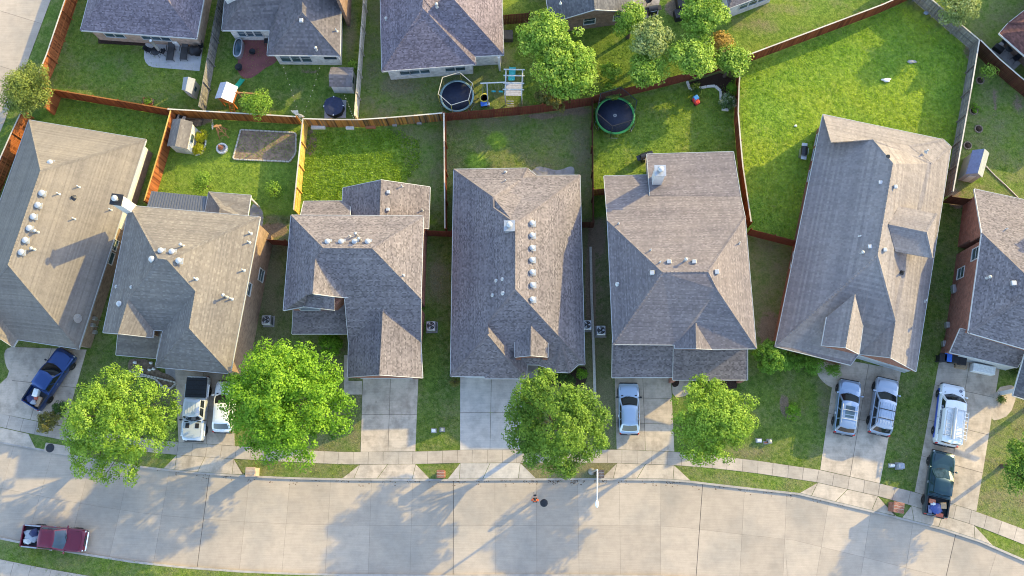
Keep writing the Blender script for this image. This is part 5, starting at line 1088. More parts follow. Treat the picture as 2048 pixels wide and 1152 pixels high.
    for sg in (1,-1):
        m=MB(); m.bar((xw+.08,sg*hw*.81,hd+.012),(f-.32,sg*hw*.77,hd-.03),.016,.012); m.build('hood_seam','rubber',t,local=True)
        m=MB(); m.bar((xw+.02,sg*hw*.12,bl+.03),(xw-.14,sg*hw*.12+hw*.42,bl+.13),.022,.02); m.build('wiper','rubber',t,local=True)
        for xx in (xw-.12,(xw+xb)/2+.05,xb+.12 if not pick else xb+.05): m=MB(); m.bar((xx,sg*(hw+.004),.42),(xx,sg*(hw*.985+.004),bl-.14),.014,.012); m.build('door_seam','rubber',t,local=True)
        m=MB(); m.bbox(((xw+xb)/2-.15,sg*(hw+.012),bl-.2),(.2,.04,.04),.01); m.build('door_handle','chrome',t,local=True)
    m=MB(); m.bbox((-f-.04,0,.62),(.03,.32,.15),.005); m.build('number_plate','metal_white',t,local=True)
    m=MB(); m.bbox((f-.03,0,.50),(.20,Wd*.86,.26),.06); m.build('front_bumper',k.get('bumper','black_plastic'),t,local=True)
    m=MB(); m.bbox((-f+.02,0,.52),(.20,Wd*.88,.24),.06); m.build('rear_bumper',k.get('bumper','black_plastic'),t,local=True)
    m=MB(); m.bbox((f-.02,0,hd-.28),(.06,Wd*.42,.22),.02); m.build('grille','dark_metal',t,local=True)
    m=MB(); m.bar((xw+.05,-hw*.75,hd+.035),(xw+.03,hw*.75,hd+.035),.10,.03); m.build('cowl','black_plastic',t,local=True)
    if pick:
        m=MB(); m.bbox((-f+.06,0,(bl+.45)/2+.05),(.08,Wd*.86,bl-.52),.02); m.build('tailgate',paint,t,local=True)
        m=MB(); m.bbox(((xb-f)/2,0,.765),(abs(-f-xb)-.14,Wd*.80,.03),.01); m.build('bed_floor','bed_liner',t,local=True)
        m=MB(); m.bbox((xb-.07,0,(bl+.75)/2-.03),(.05,Wd*.84,bl-.72),.01); m.build('bed_front',paint,t,local=True)
        for sg in (1,-1): m=MB(); m.bar((xb-.1,sg*hw*.92,bl-.05),(-f+.15,sg*hw*.90,bl-.055),.10,.02); m.build('bed_rail',k.get('rail','black_plastic'),t,local=True)
    if k.get('rails'):
        for sg in (1,-1):
            m=MB(); m.tube([(xr1-.3,sg*wr*.92,rf-.03),(xr1-.4,sg*wr*.92,rf+.05),(xr0+.4,sg*wr*.92,rf+.05),(xr0+.25,sg*wr*.92,rf-.03)],.022,8); m.build('roof_rail',k['rails'],t,local=True)
        for q in (.35,.68):
            x=xr1+(xr0-xr1)*q; m=MB(); m.bar((x,-wr*.92,rf+.06),(x,wr*.92,rf+.06),.06,.03); m.build('cross_bar',k['rails'],t,local=True)
    if k.get('sunroof'):
        patch(top,.22,.78,.50,.82,'sunroof','car_glass_blue',.015)
        patch(top,.24,.76,.38,.47,'sunroof','car_glass_blue',.015)
    if k.get('ribs'):
        for q in (-.6,-.3,0,.3,.6): m=MB(); m.bar((xr0+.3,q*wr,rf+.025),(xr1-.25,q*wr,rf+.025),.03,.02); m.build('roof_rib',paint,t,local=True)
    t['_dims']=0; del t['_dims']
    return t,dict(f=f,hw=hw,bl=bl,rf=rf,xw=xw,xr0=xr0,xr1=xr1,xb=xb,wr=wr,c=c,rz=rz,zg=zg,roofz=roofz,top=top,side=side)
def loc(d,x,y,z): ca,sa=math.cos(d['rz']),math.sin(d['rz']); return Vector((d['c'].x+x*ca-y*sa,d['c'].y+x*sa+y*ca,z+d['zg']))
blue,db=vehicle('pickup_truck','dark blue pickup with loaded bed on the left driveway','pickup',(65,810),(136,705),5.5,1.95,'paint_blue','pickup',bumper='chrome',mirror='black_plastic')
jeep,dj=vehicle('pickup_truck','silver pickup with black bed cover and hood vents','pickup',(399,752),(386,884),5.5,1.9,'paint_silver','pickup',p=dict(xw=.20,xr1=.14,xr0=-.14,xb=-.15,roof=1.9,hood=1.15,belt=1.2),wr=.42,ribs=True,mirror='black_plastic')
m=MB(); m.bbox(((dj['xb']-dj['f'])/2,0,1.17),(abs(-dj['f']-dj['xb'])-.16,1.72,.06),.02); tn=m.build('bed_cover','tonneau',jeep,local=True)
for q in range(4): m=MB(); x=dj['xb']-.35-q*.4; m.bar((x,-.84,1.205),(x,.84,1.205),.03,.015); m.build('cover_seam','rubber',tn,local=True)
for s in (-1,1):
    m=MB(); m.bbox((dj['xw']+.38,s*.42,1.20),(.42,.34,.05),.015); m.build('hood_vent','black_plastic',jeep,local=True)
    for xx in (1.8,-1.55): m=MB(); m.bbox((xx,s*.98,.92),(1.15,.16,.12),.05); m.build('fender_flare','paint_silver',jeep,local=True)
vehicle('car','white hatchback half hidden under the large round tree','car',(445,862),(453,765),4.4,1.8,'paint_white','hatch')
vehicle('car','small pale blue hatchback alone on its driveway','car',(1258.5,866),(1257,769),4.3,1.78,'paint_paleblue','hatch',p=dict(roof=1.55),mirror='black_plastic')
vehicle('car','steel blue SUV with sunroof, left of the two SUVs','SUV',(1687,867),(1700,762),4.6,1.85,'paint_steel','suv',rails='metal_white',sunroof=True)
vehicle('car','silver grey SUV with ribbed roof, right of the two SUVs','SUV',(1757,869),(1775,757),4.8,1.92,'paint_steel2','suv',rails='dark_metal',ribs=True,p=dict(roof=1.8))
van,dv=vehicle('van','white work van with blue side stripe and ladders on roof','van',(1890,890),(1904,771),5.15,1.98,'paint_white','van')
green,dg=vehicle('pickup_truck','dark teal pickup with loaded bed behind the white van','pickup',(1868.5,1031),(1886,905),5.3,1.95,'paint_green','pickup',glass='car_glass_blue')
red,dr=vehicle('pickup_truck','dark red pickup parked at the far kerb','pickup',(50,1071),(167,1082),5.4,1.92,'paint_red','pickup',bumper='chrome',glass='car_glass_blue',z=0,rail='metal_galv')
m=MB(); m.bbox((0,.99,.62),(4.2,.03,.32),.01); plain('van_blue',(.03,.09,.45),.3); m.build('side_stripe','van_blue',van,local=True)
m=MB(); m.bbox((0,-.99,.62),(4.2,.03,.32),.01); m.build('side_stripe','van_blue',van,local=True)
m=MB(); m.tube([(.45,.12,2.32),(-2.15,.12,2.32)],.13,14); tb=m.build('conduit_tube','metal_white',van,local=True)
for x in (.35,-1.9): m=MB(); m.bar((x,-.8,2.20),(x,.8,2.20),.06,.05); [m.bar((x,s*.78,2.0),(x,s*.78,2.22),.05) for s in (-1,1)]; m.build('roof_rack','metal_white',van,local=True)
def text(body, size, mat, parent, M, name='lettering'):
    cu=bpy.data.curves.new(name,'FONT'); cu.body=body; cu.size=size; cu.align_x='CENTER'; cu.align_y='CENTER'; cu.extrude=.001
    tmp=bpy.data.objects.new('tmp',cu); COL.objects.link(tmp); dgp=bpy.context.evaluated_depsgraph_get(); me=bpy.data.meshes.new_from_object(tmp.evaluated_get(dgp)); bpy.data.objects.remove(tmp)
    me.name=name; me.materials.clear(); me.materials.append(MATS[mat]); o=bpy.data.objects.new(name,me); link(o,parent); o.matrix_local=M; return o
plain('ink_blue',(.02,.03,.10),.5)
def disc(par,M,r,mat,nm):
    m=MB(); m.lathe((0,0,0),[(r,0),(r,.006)],20); o=m.build(nm,mat,par,local=True); o.matrix_local=M; return o
Mh=Matrix.Translation((2.1,-.55,1.205))@Matrix.Rotation(rad(-90),4,'Z'); disc(van,Mh,.13,'ink_blue','logo_disc'); text('C',.2,'paint_white',van,Mh@Matrix.Translation((0,0,.012)),'logo_letter')
disc(van,Matrix.Translation((.45,.915,1.62))@Matrix.Rotation(rad(-72),4,'X'),.17,'ink_blue','logo_disc')
text('C',.26,'paint_white',van,Matrix.Translation((.45,.925,1.623))@Matrix.Rotation(rad(180),4,'Z')@Matrix.Rotation(rad(72),4,'X')@Matrix.Translation((0,0,.012)),'logo_letter')
for y,w in ((1.55,1.5),(1.35,1.9)):
    m=MB(); x=.15
    while x>.15-w: 
        l=random.uniform(.05,.12); m.box((x-l/2,1.62-.42*y+.005 if False else .965-.08*(y-1.3)*1.0,y-.0),(l,.012,.10)); x-=l+.03
    m.build('lettering','ink_blue',van,local=True)
def ladder(label, d, x0,x1,y,z,w,tilt=0):
    t=empty('ladder',loc(d,(x0+x1)/2,y,z),d['rz'],label,'ladder'); L=abs(x1-x0)
    for s in (-1,1): m=MB(); m.bar((-L/2,s*w/2,s*w/2*tilt),(L/2,s*w/2,s*w/2*tilt),.05,.07); m.build('rail','metal_white',t,local=True)
    for k in range(int(L/.3)): m=MB(); x=-L/2+.15+k*.3; m.bar((x,-w/2,-w/2*tilt),(x,w/2,w/2*tilt),.045); m.build('rung','metal_galv',t,local=True)
ladder('white ladder on the van roof beside the blue striped side',dv,.1,-2.0,.55,2.27,.42)
ladder('white ladder hanging off the far side of the van roof',dv,.3,-2.1,-.78,2.27,.42,.5)
# cargo
def lump(name,label,cat,p,r,mat,seed=0,flat=.6):
    rs=np.random.default_rng(seed); m=MB(); ph=rs.random(6)*6
    def fn(u,v):
        a=2*math.pi*u; b=math.pi*v; q=1+.22*math.sin(3*a+ph[0])*math.sin(2*b+ph[1])+.15*math.sin(5*a+ph[2]+3*b)
        return (p.x+r[0]*q*math.sin(b)*math.cos(a),p.y+r[1]*q*math.sin(b)*math.sin(a),p.z+r[2]*(1-math.cos(b))*.5*(1 if b>.1 else 1))
    m.grid(fn,14,8); o=m.build(name,mat); return tag(o,label,cat)
for n_,c_ in (('cloth_blue',(.05,.08,.26)),('cloth_navy',(.02,.03,.10)),('box_red',(.40,.10,.06)),('box_white',(.78,.78,.76)),('cardboard',(.36,.25,.15)),('box_orange',(.48,.15,.08)),('tarp_grey',(.28,.31,.37)),('box_blue',(.04,.16,.62)),('toy_red',(.62,.05,.04)),('toy_blue',(.05,.25,.62)),('teal',(.03,.38,.45)),('green_plastic',(.02,.35,.22)),('bright_green',(.12,.62,.10)),('yellow_plastic',(.65,.55,.10)),('orange_wood',(.52,.17,.04)),('net_dark',(.05,.05,.05)),('canvas_black',(.018,.018,.022)),('mesh_grey',(.06,.055,.055)),('terracotta',(.42,.16,.08)),('shirt_orange',(.75,.10,.02)),('skin',(.45,.26,.18)),('plank_grey',(.36,.34,.33)),('roof_lilac',(.45,.44,.50)),('tub_navy',(.018,.024,.06)),('steel_blue',(.16,.18,.30))): plain(n_,c_,.6,var=.15,scale=5)
def cbox(name,label,cat,p,d,mat,rz=0): m=MB(); m.bbox((p.x,p.y,p.z+d[2]/2),d,.02,rz); return tag(m.build(name,mat),label,cat)
zf=.79
cbox('cooler','white cooler in the bed of the blue pickup','cooler',loc(db,-1.55,.15,zf),(.7,.45,.42),'box_white',db['rz']+.3)
lump('cloth_bundle','bundle of navy cloth in the blue pickup bed','cloth',loc(db,-2.2,.25,zf),(.4,.4,.4),'cloth_navy',1); lump('rag_pile','red rags in the blue pickup bed','rags',loc(db,-1.95,-.05,zf),(.25,.2,.35),'box_red',2)
cbox('board','tan board leaning in the blue pickup bed','board',loc(db,-2.1,-.45,zf),(.9,.35,.2),'cardboard',db['rz']+.2); lump('plastic_bag','pale blue bag in the blue pickup bed','bag',loc(db,-2.35,-.1,zf),(.28,.25,.4),'tarp_grey',3)
cbox('toolbox','orange toolbox at the front of the teal pickup bed','toolbox',loc(dg,-1.55,.5,zf),(.35,.5,.4),'box_orange',dg['rz']); cbox('toolbox','red and white box at the tailgate of the teal pickup','toolbox',loc(dg,-2.5,-.2,zf),(.3,.6,.4),'box_red',dg['rz'])
lump('tarp','crumpled blue tarp in the teal pickup bed','tarp',loc(dg,-2.05,.1,zf),(.5,.5,.5),'cloth_blue',4); lump('bag','white bag in the teal pickup bed','bag',loc(dg,-1.75,.35,zf),(.22,.22,.45),'box_white',5)
cbox('cardboard_box','open cardboard box in the teal pickup bed','box',loc(dg,-1.7,-.4,zf),(.5,.45,.45),'cardboard',dg['rz']+.2); cbox('bin_lid','slate blue panel in the teal pickup bed','panel',loc(dg,-2.3,.55,zf),(.8,.3,.3),'steel_blue',dg['rz']+.15)
lump('tarp','crumpled blue grey tarp filling the dark red pickup bed','tarp',loc(dr,-1.75,.1,zf),(.75,.55,.45),'tarp_grey',6); lump('net_pile','dark pile of netting in the dark red pickup bed','netting',loc(dr,-1.6,.3,zf+.1),(.4,.35,.5),'cloth_navy',7); lump('sack','pale sack in the dark red pickup bed','sack',loc(dr,-2.1,-.4,zf),(.4,.28,.4),'metal_white',8)
# ------------------------------------------------------------------ yard things and street furniture
def ac(label,px,py,z=.12):
    p=at(px,py,.9); p=Vector((p.x,p.y,z)); t=empty('air_conditioner',p,0,label,'air conditioner')
    m=MB(); m.bbox((0,0,.04),(1.0,1.0,.08),.02); m.build('pad','old_concrete',t,local=True)
    m=MB(); m.bbox((0,0,.50),(.82,.82,.82),.05); b=m.build('cabinet','metal_galv',t,local=True)
    for s in range(6):
        for q in (-1,1): m=MB(); m.box((q*.415,0,.2+s*.1),(.012,.7,.03)); m.build('louvre','dark_metal',b,local=True)
    m=MB(); m.lathe((0,0,.905),[(.33,0),(.33,.02),(.05,.02)],20); m.build('fan_well','black_plastic',t,local=True)
    m=MB()
    for a in range(3):
        c,s_=math.cos(a*2.09),math.sin(a*2.09); m.add([(.05*c,.05*s_,.93),(.28*c-.1*s_,.28*s_+.1*c,.935),(.3*c+.08*s_,.3*s_-.08*c,.95)],[(0,1,2)])
    m.build('fan_blade','metal_galv',t,local=True)
    for r in (.34,.24,.13):
        m=MB(); m.tube([(r*math.cos(a*math.pi/12),r*math.sin(a*math.pi/12),.965) for a in range(25)],.008,5); m.build('grille_ring','metal_galv',t,local=True)
ac('air conditioner on bare soil right of the tan two storey house',533,640); ac('air conditioner right of the red brick garage',862,652); ac('air conditioner tucked against the seven vents house wall',1174,650); ac('air conditioner left of the wide mottled house',1202,661)
def mailbox(label,px,py,mat,w=.55,h=1.35,rz=0):
    p=at(px,py,1.2); p.z=.12; t=empty('mailbox',p,rz,label,'mailbox')
    m=MB(); m.box((0,0,h/2),(w,w,h)); m.build('pillar',mat,t,local=True,uv=True)
    m=MB(); m.bbox((0,0,h+.05),(w+.12,w+.12,.1),.03); c=m.build('cap',mat,t,local=True,uv=True)
    for i in range(2):
        m=MB(); m.bar((-w/2-.05,(i-.5)*.22,h+.104),(w/2+.05,(i-.5)*.22,h+.104),.02,.008); m.build('cap_joint','stone_edge',c,local=True)
    m=MB(); m.bbox((0,-w/2-.01,h*.72),(.25,.03,.22),.01); m.build('door','dark_metal',t,local=True)
mailbox('beige brick mailbox on the verge below the large round tree',503,944,'brick_peach',.7,1.4); mailbox('red brick mailbox on the small verge beside the stained driveway',882,948,'brick_red'); mailbox('red brick mailbox between the SUV and van driveways',1795,1015,'brick_red',.75,1.3,rad(-10)); mailbox('dark brick mailbox beside the street lamp',1200,948,'brick_brown')
def pedestal(label,px,py,mat,d=(.32,.24,.4),dome=False,rz=0):
    p=at(px,py,.4); p.z=.12; t=empty('utility_box',p,rz,label,'utility box'); m=MB()
    if dome: m.lathe((0,0,0),[(.13,0),(.14,.2),(.13,.35),(.07,.42),(.01,.44)],14)
    else: m.bbox((0,0,d[2]/2),d,.04)
    m.build('housing',mat,t,local=True); m=MB(); m.bbox((0,0,.02),(d[0]+.15,d[1]+.15,.05),.01); m.build('pad','old_concrete',t,local=True)
pedestal('white utility box in the strip right of the stained driveway',867,861,'box_white'); pedestal('cream domed utility post beside the white utility box',884,859,'siding_cream',dome=True)
pedestal('white utility box in the lawn below the compact lime tree',1519,881,'box_white',(.38,.24,.32)); pedestal('cream domed utility post in the lawn near the small round shrub',1540,882,'siding_cream',dome=True)
pedestal('small orange marker box in the lawn',1533,885,'box_orange',(.25,.12,.15)); pedestal('white utility box beside the green pedestal right of SUVs',1785,931,'box_white',(.36,.2,.4)); pedestal('grey green utility pedestal right of the SUVs',1800,932,'tarp_grey',(.5,.45,.7)); pedestal('green utility box half under the dark oak',1198,851,'green_plastic',(.4,.4,.6))
# street lamp
p=at(1183,943); t=empty('street_lamp',p,0,'tall white street lamp with arm over the street','street lamp')
hd=at(1194,1001,8.9)-p; ax=at(1188,941,8.7)-p; top=Vector((0,0,8.3)); plain('bright_white',(.85,.86,.87),.4,var=.03)
m=MB(); m.lathe((0,0,0),[(.30,0),(.30,.08),(.2,.25),(.13,.35)],14); m.build('base','metal_galv',t,local=True)
m=MB(); m.tube([(0,0,.2),top],[.11,.07],12); m.build('pole','metal_galv',t,local=True)
e=Vector((hd.x,hd.y,8.8)); m=MB(); m.tube([top-Vector((0,0,.1)),top+Vector((e.x*.04,e.y*.02,.3)),top+Vector((e.x*.12,e.y*.12,.5)),Vector((e.x*.6,e.y*.6,8.88)),e],[.06,.06,.05,.04,.035],10); m.build('arm','bright_white',t,local=True)
m=MB(); rz=math.atan2(e.y,e.x); c=e+Vector((math.cos(rz)*.25,math.sin(rz)*.25,0)); m.sphere((c.x,c.y,8.82),(.13,.28,.09),14,8); m.build('lamp_head','bright_white',t,local=True)
m=MB(); m.lathe((c.x,c.y,8.70),[(.12,.06),(.1,0),(.01,-.02)],12); m.build('lens','headlight',t,local=True)
# person with drone controller
def skin_mesh(name, P, E, Rr, mat, parent, root=0, lvl=2):
    me=bpy.data.meshes.new(name); bm=bmesh.new(); ly=bm.verts.layers.skin.verify(); vs=[]
    for i,(q,r) in enumerate(zip(P,Rr)):
        v=bm.verts.new(q); r=r if isinstance(r,tuple) else (r,r); v[ly].radius=r; v[ly].use_root=(i==root); vs.append(v)
    for a,b in E: bm.edges.new((vs[a],vs[b]))
    bm.to_mesh(me); bm.free(); me.materials.append(MATS[mat]); o=bpy.data.objects.new(name,me); link(o,parent); o.modifiers.new('Skin','SKIN').use_smooth_shade=True; s=o.modifiers.new('Sub','SUBSURF'); s.levels=lvl; s.render_levels=lvl; return o
p=at(1070,1001,1.0); p.z=0; t=empty('person',p,rad(90),'person in bright orange shirt and dark trousers standing in the street','person')   # faces +x locally
P=[(0,0,.95),(.01,0,1.15),(.02,0,1.38),(.05,0,1.50),(.10,0,1.62),(.13,0,1.74),(0,.10,.90),(.02,.11,.50),(0,.12,.08),(.14,.13,.04),(0,-.10,.90),(.02,-.11,.50),(0,-.12,.08),(.14,-.13,.04),(.02,.20,1.42),(.04,.27,1.16),(.26,.14,1.12),(.36,.07,1.14),(.02,-.20,1.42),(.04,-.27,1.16),(.26,-.14,1.12),(.36,-.07,1.14),
 (.42,.03,1.17),(.41,.05,1.18),(.42,-.03,1.17),(.41,-.05,1.18)]
E=[(0,1),(1,2),(2,3),(3,4),(4,5),(0,6),(6,7),(7,8),(8,9),(0,10),(10,11),(11,12),(12,13),(2,14),(14,15),(15,16),(16,17),(2,18),(18,19),(19,20),(20,21),(17,22),(17,23),(21,24),(21,25)]
Rr=[(.15,.11),(.14,.10),(.17,.11),.055,.085,.095,.085,.06,.045,.04,.085,.06,.045,.04,.065,.047,.036,.03,.065,.047,.036,.03,.012,.012,.012,.012]
skin_mesh('body',P,E,Rr,'skin',t)
I=[0,1,2,14,15,18,19]; mp={v:i for i,v in enumerate(I)}; skin_mesh('shirt',[P[i] for i in I],[(mp[a],mp[b]) for a,b in E if a in mp and b in mp],[(.19,.14),(.18,.135),(.20,.14),.09,.075,.09,.075],'shirt_orange',t)
I=[0,6,7,8,10,11,12]; mp={v:i for i,v in enumerate(I)}; skin_mesh('trousers',[P[i] for i in I],[(mp[a],mp[b]) for a,b in E if a in mp and b in mp],[(.16,.12),.10,.075,.06,.10,.075,.06],'canvas_black',t)
m=MB(); m.sphere((.105,0,1.70),(.12,.115,.125),14,10); m.build('hair','canvas_black',t,local=True)
for s in (-1,1): m=MB(); m.sphere((.215,s*.035,1.685),(.012,.016,.012),8,6); m.build('eye','box_white',t,local=True)
m=MB(); m.sphere((.235,0,1.655),(.02,.016,.022),8,6); m.build('nose','skin',t,local=True)
m=MB(); m.box((.218,0,1.615),(.012,.05,.012)); m.build('mouth','box_red',t,local=True)
for s in (-1,1): m=MB(); m.bbox((.06,s*.12,.05),(.28,.1,.1),.03); m.build('shoe','canvas_black',t,local=True)
c=p+Vector((0,.42,1.15)); m=MB(); m.bbox((c.x,c.y,c.z+.02),(.26,.13,.06),.02); t2=empty('drone_controller',(c.x,c.y,c.z),0,'black drone controller with aerials in the hands of the orange shirted person','controller'); m=MB(); m.bbox((0,0,.02),(.26,.13,.06),.02); m.build('casing','black_plastic',t2,local=True)
for s in (-1,1): m=MB(); m.bar((s*.07,.06,.04),(s*.12,.26,.16),.02); m.build('aerial','black_plastic',t2,local=True)
# trampolines
def trampoline(label,px,py,r,rim,mat,net,nh=1.7,z0=.85):
    p=at(px,py,z0); p.z=.12; t=empty('trampoline',p,0,label,'trampoline'); N=36; h=z0-.12
    m=MB(); m.lathe((0,0,h),[(r*.87,-.02),(r*.87,.012),(.01,-.01)],N); m.build('mat',mat,t,local=True)
    m=MB(); m.lathe((0,0,h+.02),[(r*.86,0),(r*.88,.03),(r*.97,.02),(r*.97,-.03)],N,cap=False); m.build('rim_pad',rim,t,local=True)
    for i in range(6):
        a=i*math.pi/3+.3; c,s=math.cos(a),math.sin(a); m=MB(); m.tube([(r*c,r*s,h-.03),(r*1.03*c,r*1.03*s,.02),(r*1.03*math.cos(a+.35),r*1.03*math.sin(a+.35),.02),(r*math.cos(a+.35),r*math.sin(a+.35),h-.03)],.025,6); m.build('leg','metal_galv',t,local=True)
        if net: m=MB(); m.tube([(r*1.03*c,r*1.03*s,.05),(r*1.03*c,r*1.03*s,h+nh)],.022,6); m.build('net_pole','yellow_plastic' if nh<1.8 else 'black_plastic',t,local=True)
    if net:
        A=[((r*1.0)*math.cos(i*math.pi/3+.3),(r*1.0)*math.sin(i*math.pi/3+.3)) for i in range(6)]; m=MB()
        for i in range(6):
            a,b=A[i],A[(i+1)%6]; m.bar((a[0],a[1],h+nh),(b[0],b[1],h+nh),.05)
        m.build('net_hoop','siding_cream' if nh<1.8 else 'black_plastic',t,local=True)
        k=NT('netting_'+str(px)); k.base((.04,.04,.04),.8); k.b.inputs['Alpha'].default_value=.32
        m=MB()
        for i in range(6):
            a,b=A[i],A[(i+1)%6]; m.add([(a[0],a[1],h+.03),(b[0],b[1],h+.03),(b[0],b[1],h+nh),(a[0],a[1],h+nh)],[(0,1,2,3)])
        m.build('safety_net',k.m,t,local=True)
    return t,h
plain('pad_teal',(.30,.42,.42),.5); plain('mat_navy',(.018,.025,.055),.6,var=.25); 
trampoline('round trampoline with safety net and pale teal pad',914,192,1.62,'pad_teal','mat_navy',True,1.6)
plain('rim_green',(.07,.36,.09),.5)
t,h=trampoline('large round trampoline with bright green rim in the corner yard',1230,231,1.88,'rim_green','mat_navy',True,2.0)
disc(t,Matrix.Translation((0,0,h+.01)),.14,'box_white','logo_disc'); disc(t,Matrix.Translation((0,0,h+.018)),.11,'mat_navy','logo_ring'); text('S',.2,'box_white',t,Matrix.Translation((0,0,h+.03)),'logo_letter')
# swing set with slide (white)
p=at(1029,186); t=empty('swing_set',p,rad(-2),'white framed swing set with lilac deck and teal slide','swing set')
for x in (-.75,.75):
    for y in (-1.2,1.25): m=MB(); m.bar((x,y,0),(x,y,2.3),.09); m.build('post','trim_white',t,local=True)
for y,z in ((1.25,2.3),(.7,2.2),(-.1,2.35),(-.65,2.2)): m=MB(); m.bar((-.95,y,z),(.95,y,z),.09); m.build('cross_beam','trim_white',t,local=True)
for x in (-.75,.75): m=MB(); m.bar((x,-1.2,2.25),(x,1.25,2.25),.09); m.build('side_beam','trim_white',t,local=True)
for i in range(8): m=MB(); m.box((0,-.75+i*.17,1.25),(1.45,.15,.04)); m.build('deck_board','roof_lilac',t,local=True)
m=MB()
for i in range(9):
    u=i/8; z=1.25*(1-u)**1.2+.15; y=.6+u*1.9; m.v += [(-.55,y,z+.12),(-.5,y,z),(.0,y,z),(.05,y,z+.12)]
for i in range(8):
    for j in range(3): m.f.append((4*i+j,4*i+j+1,4*i+j+5,4*i+j+4)); m.t.append(.5); m.sm.append(True)
m.build('slide','teal',t,local=True)
m=MB(); m.bar((-.75,-.05,2.4),(-3.0,-.2,2.4),.09); m.build('swing_beam','trim_white',t,local=True)
for s in (-1,1): m=MB(); m.bar((-2.4,-.2,2.4),(-2.4,-.2+s*1.15,0),.09); m.build('leg','trim_white',t,local=True)
for x in (-1.9,-1.25):
    m=MB(); m.box((x,-.1,.5),(.4,.16,.04)); sw=m.build('swing_seat','teal',t,local=True)
    for q in (-.18,.18): m=MB(); m.tube([(x+q,-.1,.5),(x+q,-.12,2.4)],.012,5); m.build('swing_rope','metal_galv',sw,local=True)
for i in range(4): m=MB(); m.bar((-.6,-1.25-i*.12,1.0-i*.27),(.0,-1.25-i*.12,1.0-i*.27),.06); m.build('ladder_rung','roof_lilac',t,local=True)
m=MB(); m.lathe((-2.75,-.75,.45),[(.44,.0),(.44,.07),(.33,.07),(.33,.0)],20,cap=False); m.build('saucer_ring','yellow_plastic',t,local=True); m=MB(); m.lathe((-2.75,-.75,.47),[(.33,0),(.01,0)],20); m.build('saucer_seat','steel_blue',t,local=True)
for q in range(3): a=q*2.09; m=MB(); m.tube([(-2.75+.42*math.cos(a),-.75+.42*math.sin(a),.5),(-2.75,-.22,2.4)],.012,5); m.build('saucer_rope','metal_galv',t,local=True)
p=at(968,209,.4); t=empty('play_table',Vector((p.x,p.y,.12)),.1,'small blue play table near the dark red fence','table'); m=MB(); m.bbox((0,0,.45),(.6,.45,.06),.02); m.build('top','box_blue',t,local=True)
for x in (-.25,.25):
    for y in (-.17,.17): m=MB(); m.bar((x,y,0),(x,y,.43),.05); m.build('leg','box_blue',t,local=True)
cbox('storage_box','small white box beside the blue play table','box',Vector((at(977,210).x,at(977,210).y,.12)),(.25,.3,.3),'box_white')
# orange play tower
p=at(467,203); t=empty('play_tower',p,rad(-15),'orange wooden play tower with white roof and green slide','play tower')
for x in (-.6,.6):
    for y in (-.6,.6): m=MB(); m.bar((x,y,0),(x,y,2.0),.1); m.build('post','orange_wood',t,local=True)
for i in range(7): m=MB(); m.box((0,-.55+i*.18,1.1),(1.2,.16,.04)); m.build('deck_board','orange_wood',t,local=True)
for s in (-1,1):
    for i in range(3): m=MB(); m.bar((-.6,s*.62,1.3+i*.2),(.6,s*.62,1.3+i*.2),.03,.14); m.build('rail_board','orange_wood',t,local=True)
for s,mt in ((1,'box_white'),(-1,'roof_lilac')): m=MB(); m.add([(0,-.8,2.65),(0,.8,2.65),(s*.85,.8,2.0),(s*.85,-.8,2.0),(0,-.8,2.60),(0,.8,2.60),(s*.85,.8,1.95),(s*.85,-.8,1.95)],[(0,3,2,1) if s<0 else (0,1,2,3)[::-1],(4,5,6,7),(2,3,7,6),(0,1,5,4),(0,3,7,4),(1,2,6,5)]); m.build('roof_panel',mt,t,local=True)
m=MB()
for i in range(8):
    u=i/7; z=1.1*(1-u)**1.15+.15; y=.6+u*1.7; m.v += [(.0,y,z+.14),(.06,y,z),(.44,y,z),(.5,y,z+.14)]
for i in range(7):
    for j in range(3): m.f.append((4*i+j,4*i+j+1,4*i+j+5,4*i+j+4)); m.t.append(.5); m.sm.append(True)
m.build('slide','green_plastic',t,local=True)
m=MB(); m.bar((.6,.2,2.0),(2.6,.55,2.0),.1); m.build('swing_beam','timber',t,local=True)
for s in (-1,1): m=MB(); m.bar((2.5,.5,2.0),(2.5+.15,.5+s*.9,0),.09); m.build('swing_leg','timber',t,local=True)
for x in (1.1,1.8): 
    m=MB(); m.box((x,.35,.5),(.35,.15,.04)); sw=m.build('swing_seat','green_plastic',t,local=True)
    for q in (-.15,.15): m=MB(); m.tube([(x+q,.35,.5),(x+q,.3,2.0)],.012,5); m.build('swing_rope','metal_galv',sw,local=True)
for s in (0,.45): m=MB(); m.bar((.1+s,-.62,1.1),(.25+s,-1.35,0),.07,.04); m.build('ladder_rail','orange_wood',t,local=True)
for i in range(5): u=(i+.5)/5; m=MB(); m.bar((.1+.15*u,-.62-.73*u,1.1-1.1*u),(.55+.15*u,-.62-.73*u,1.1-1.1*u),.06); m.build('ladder_rung','orange_wood',t,local=True)
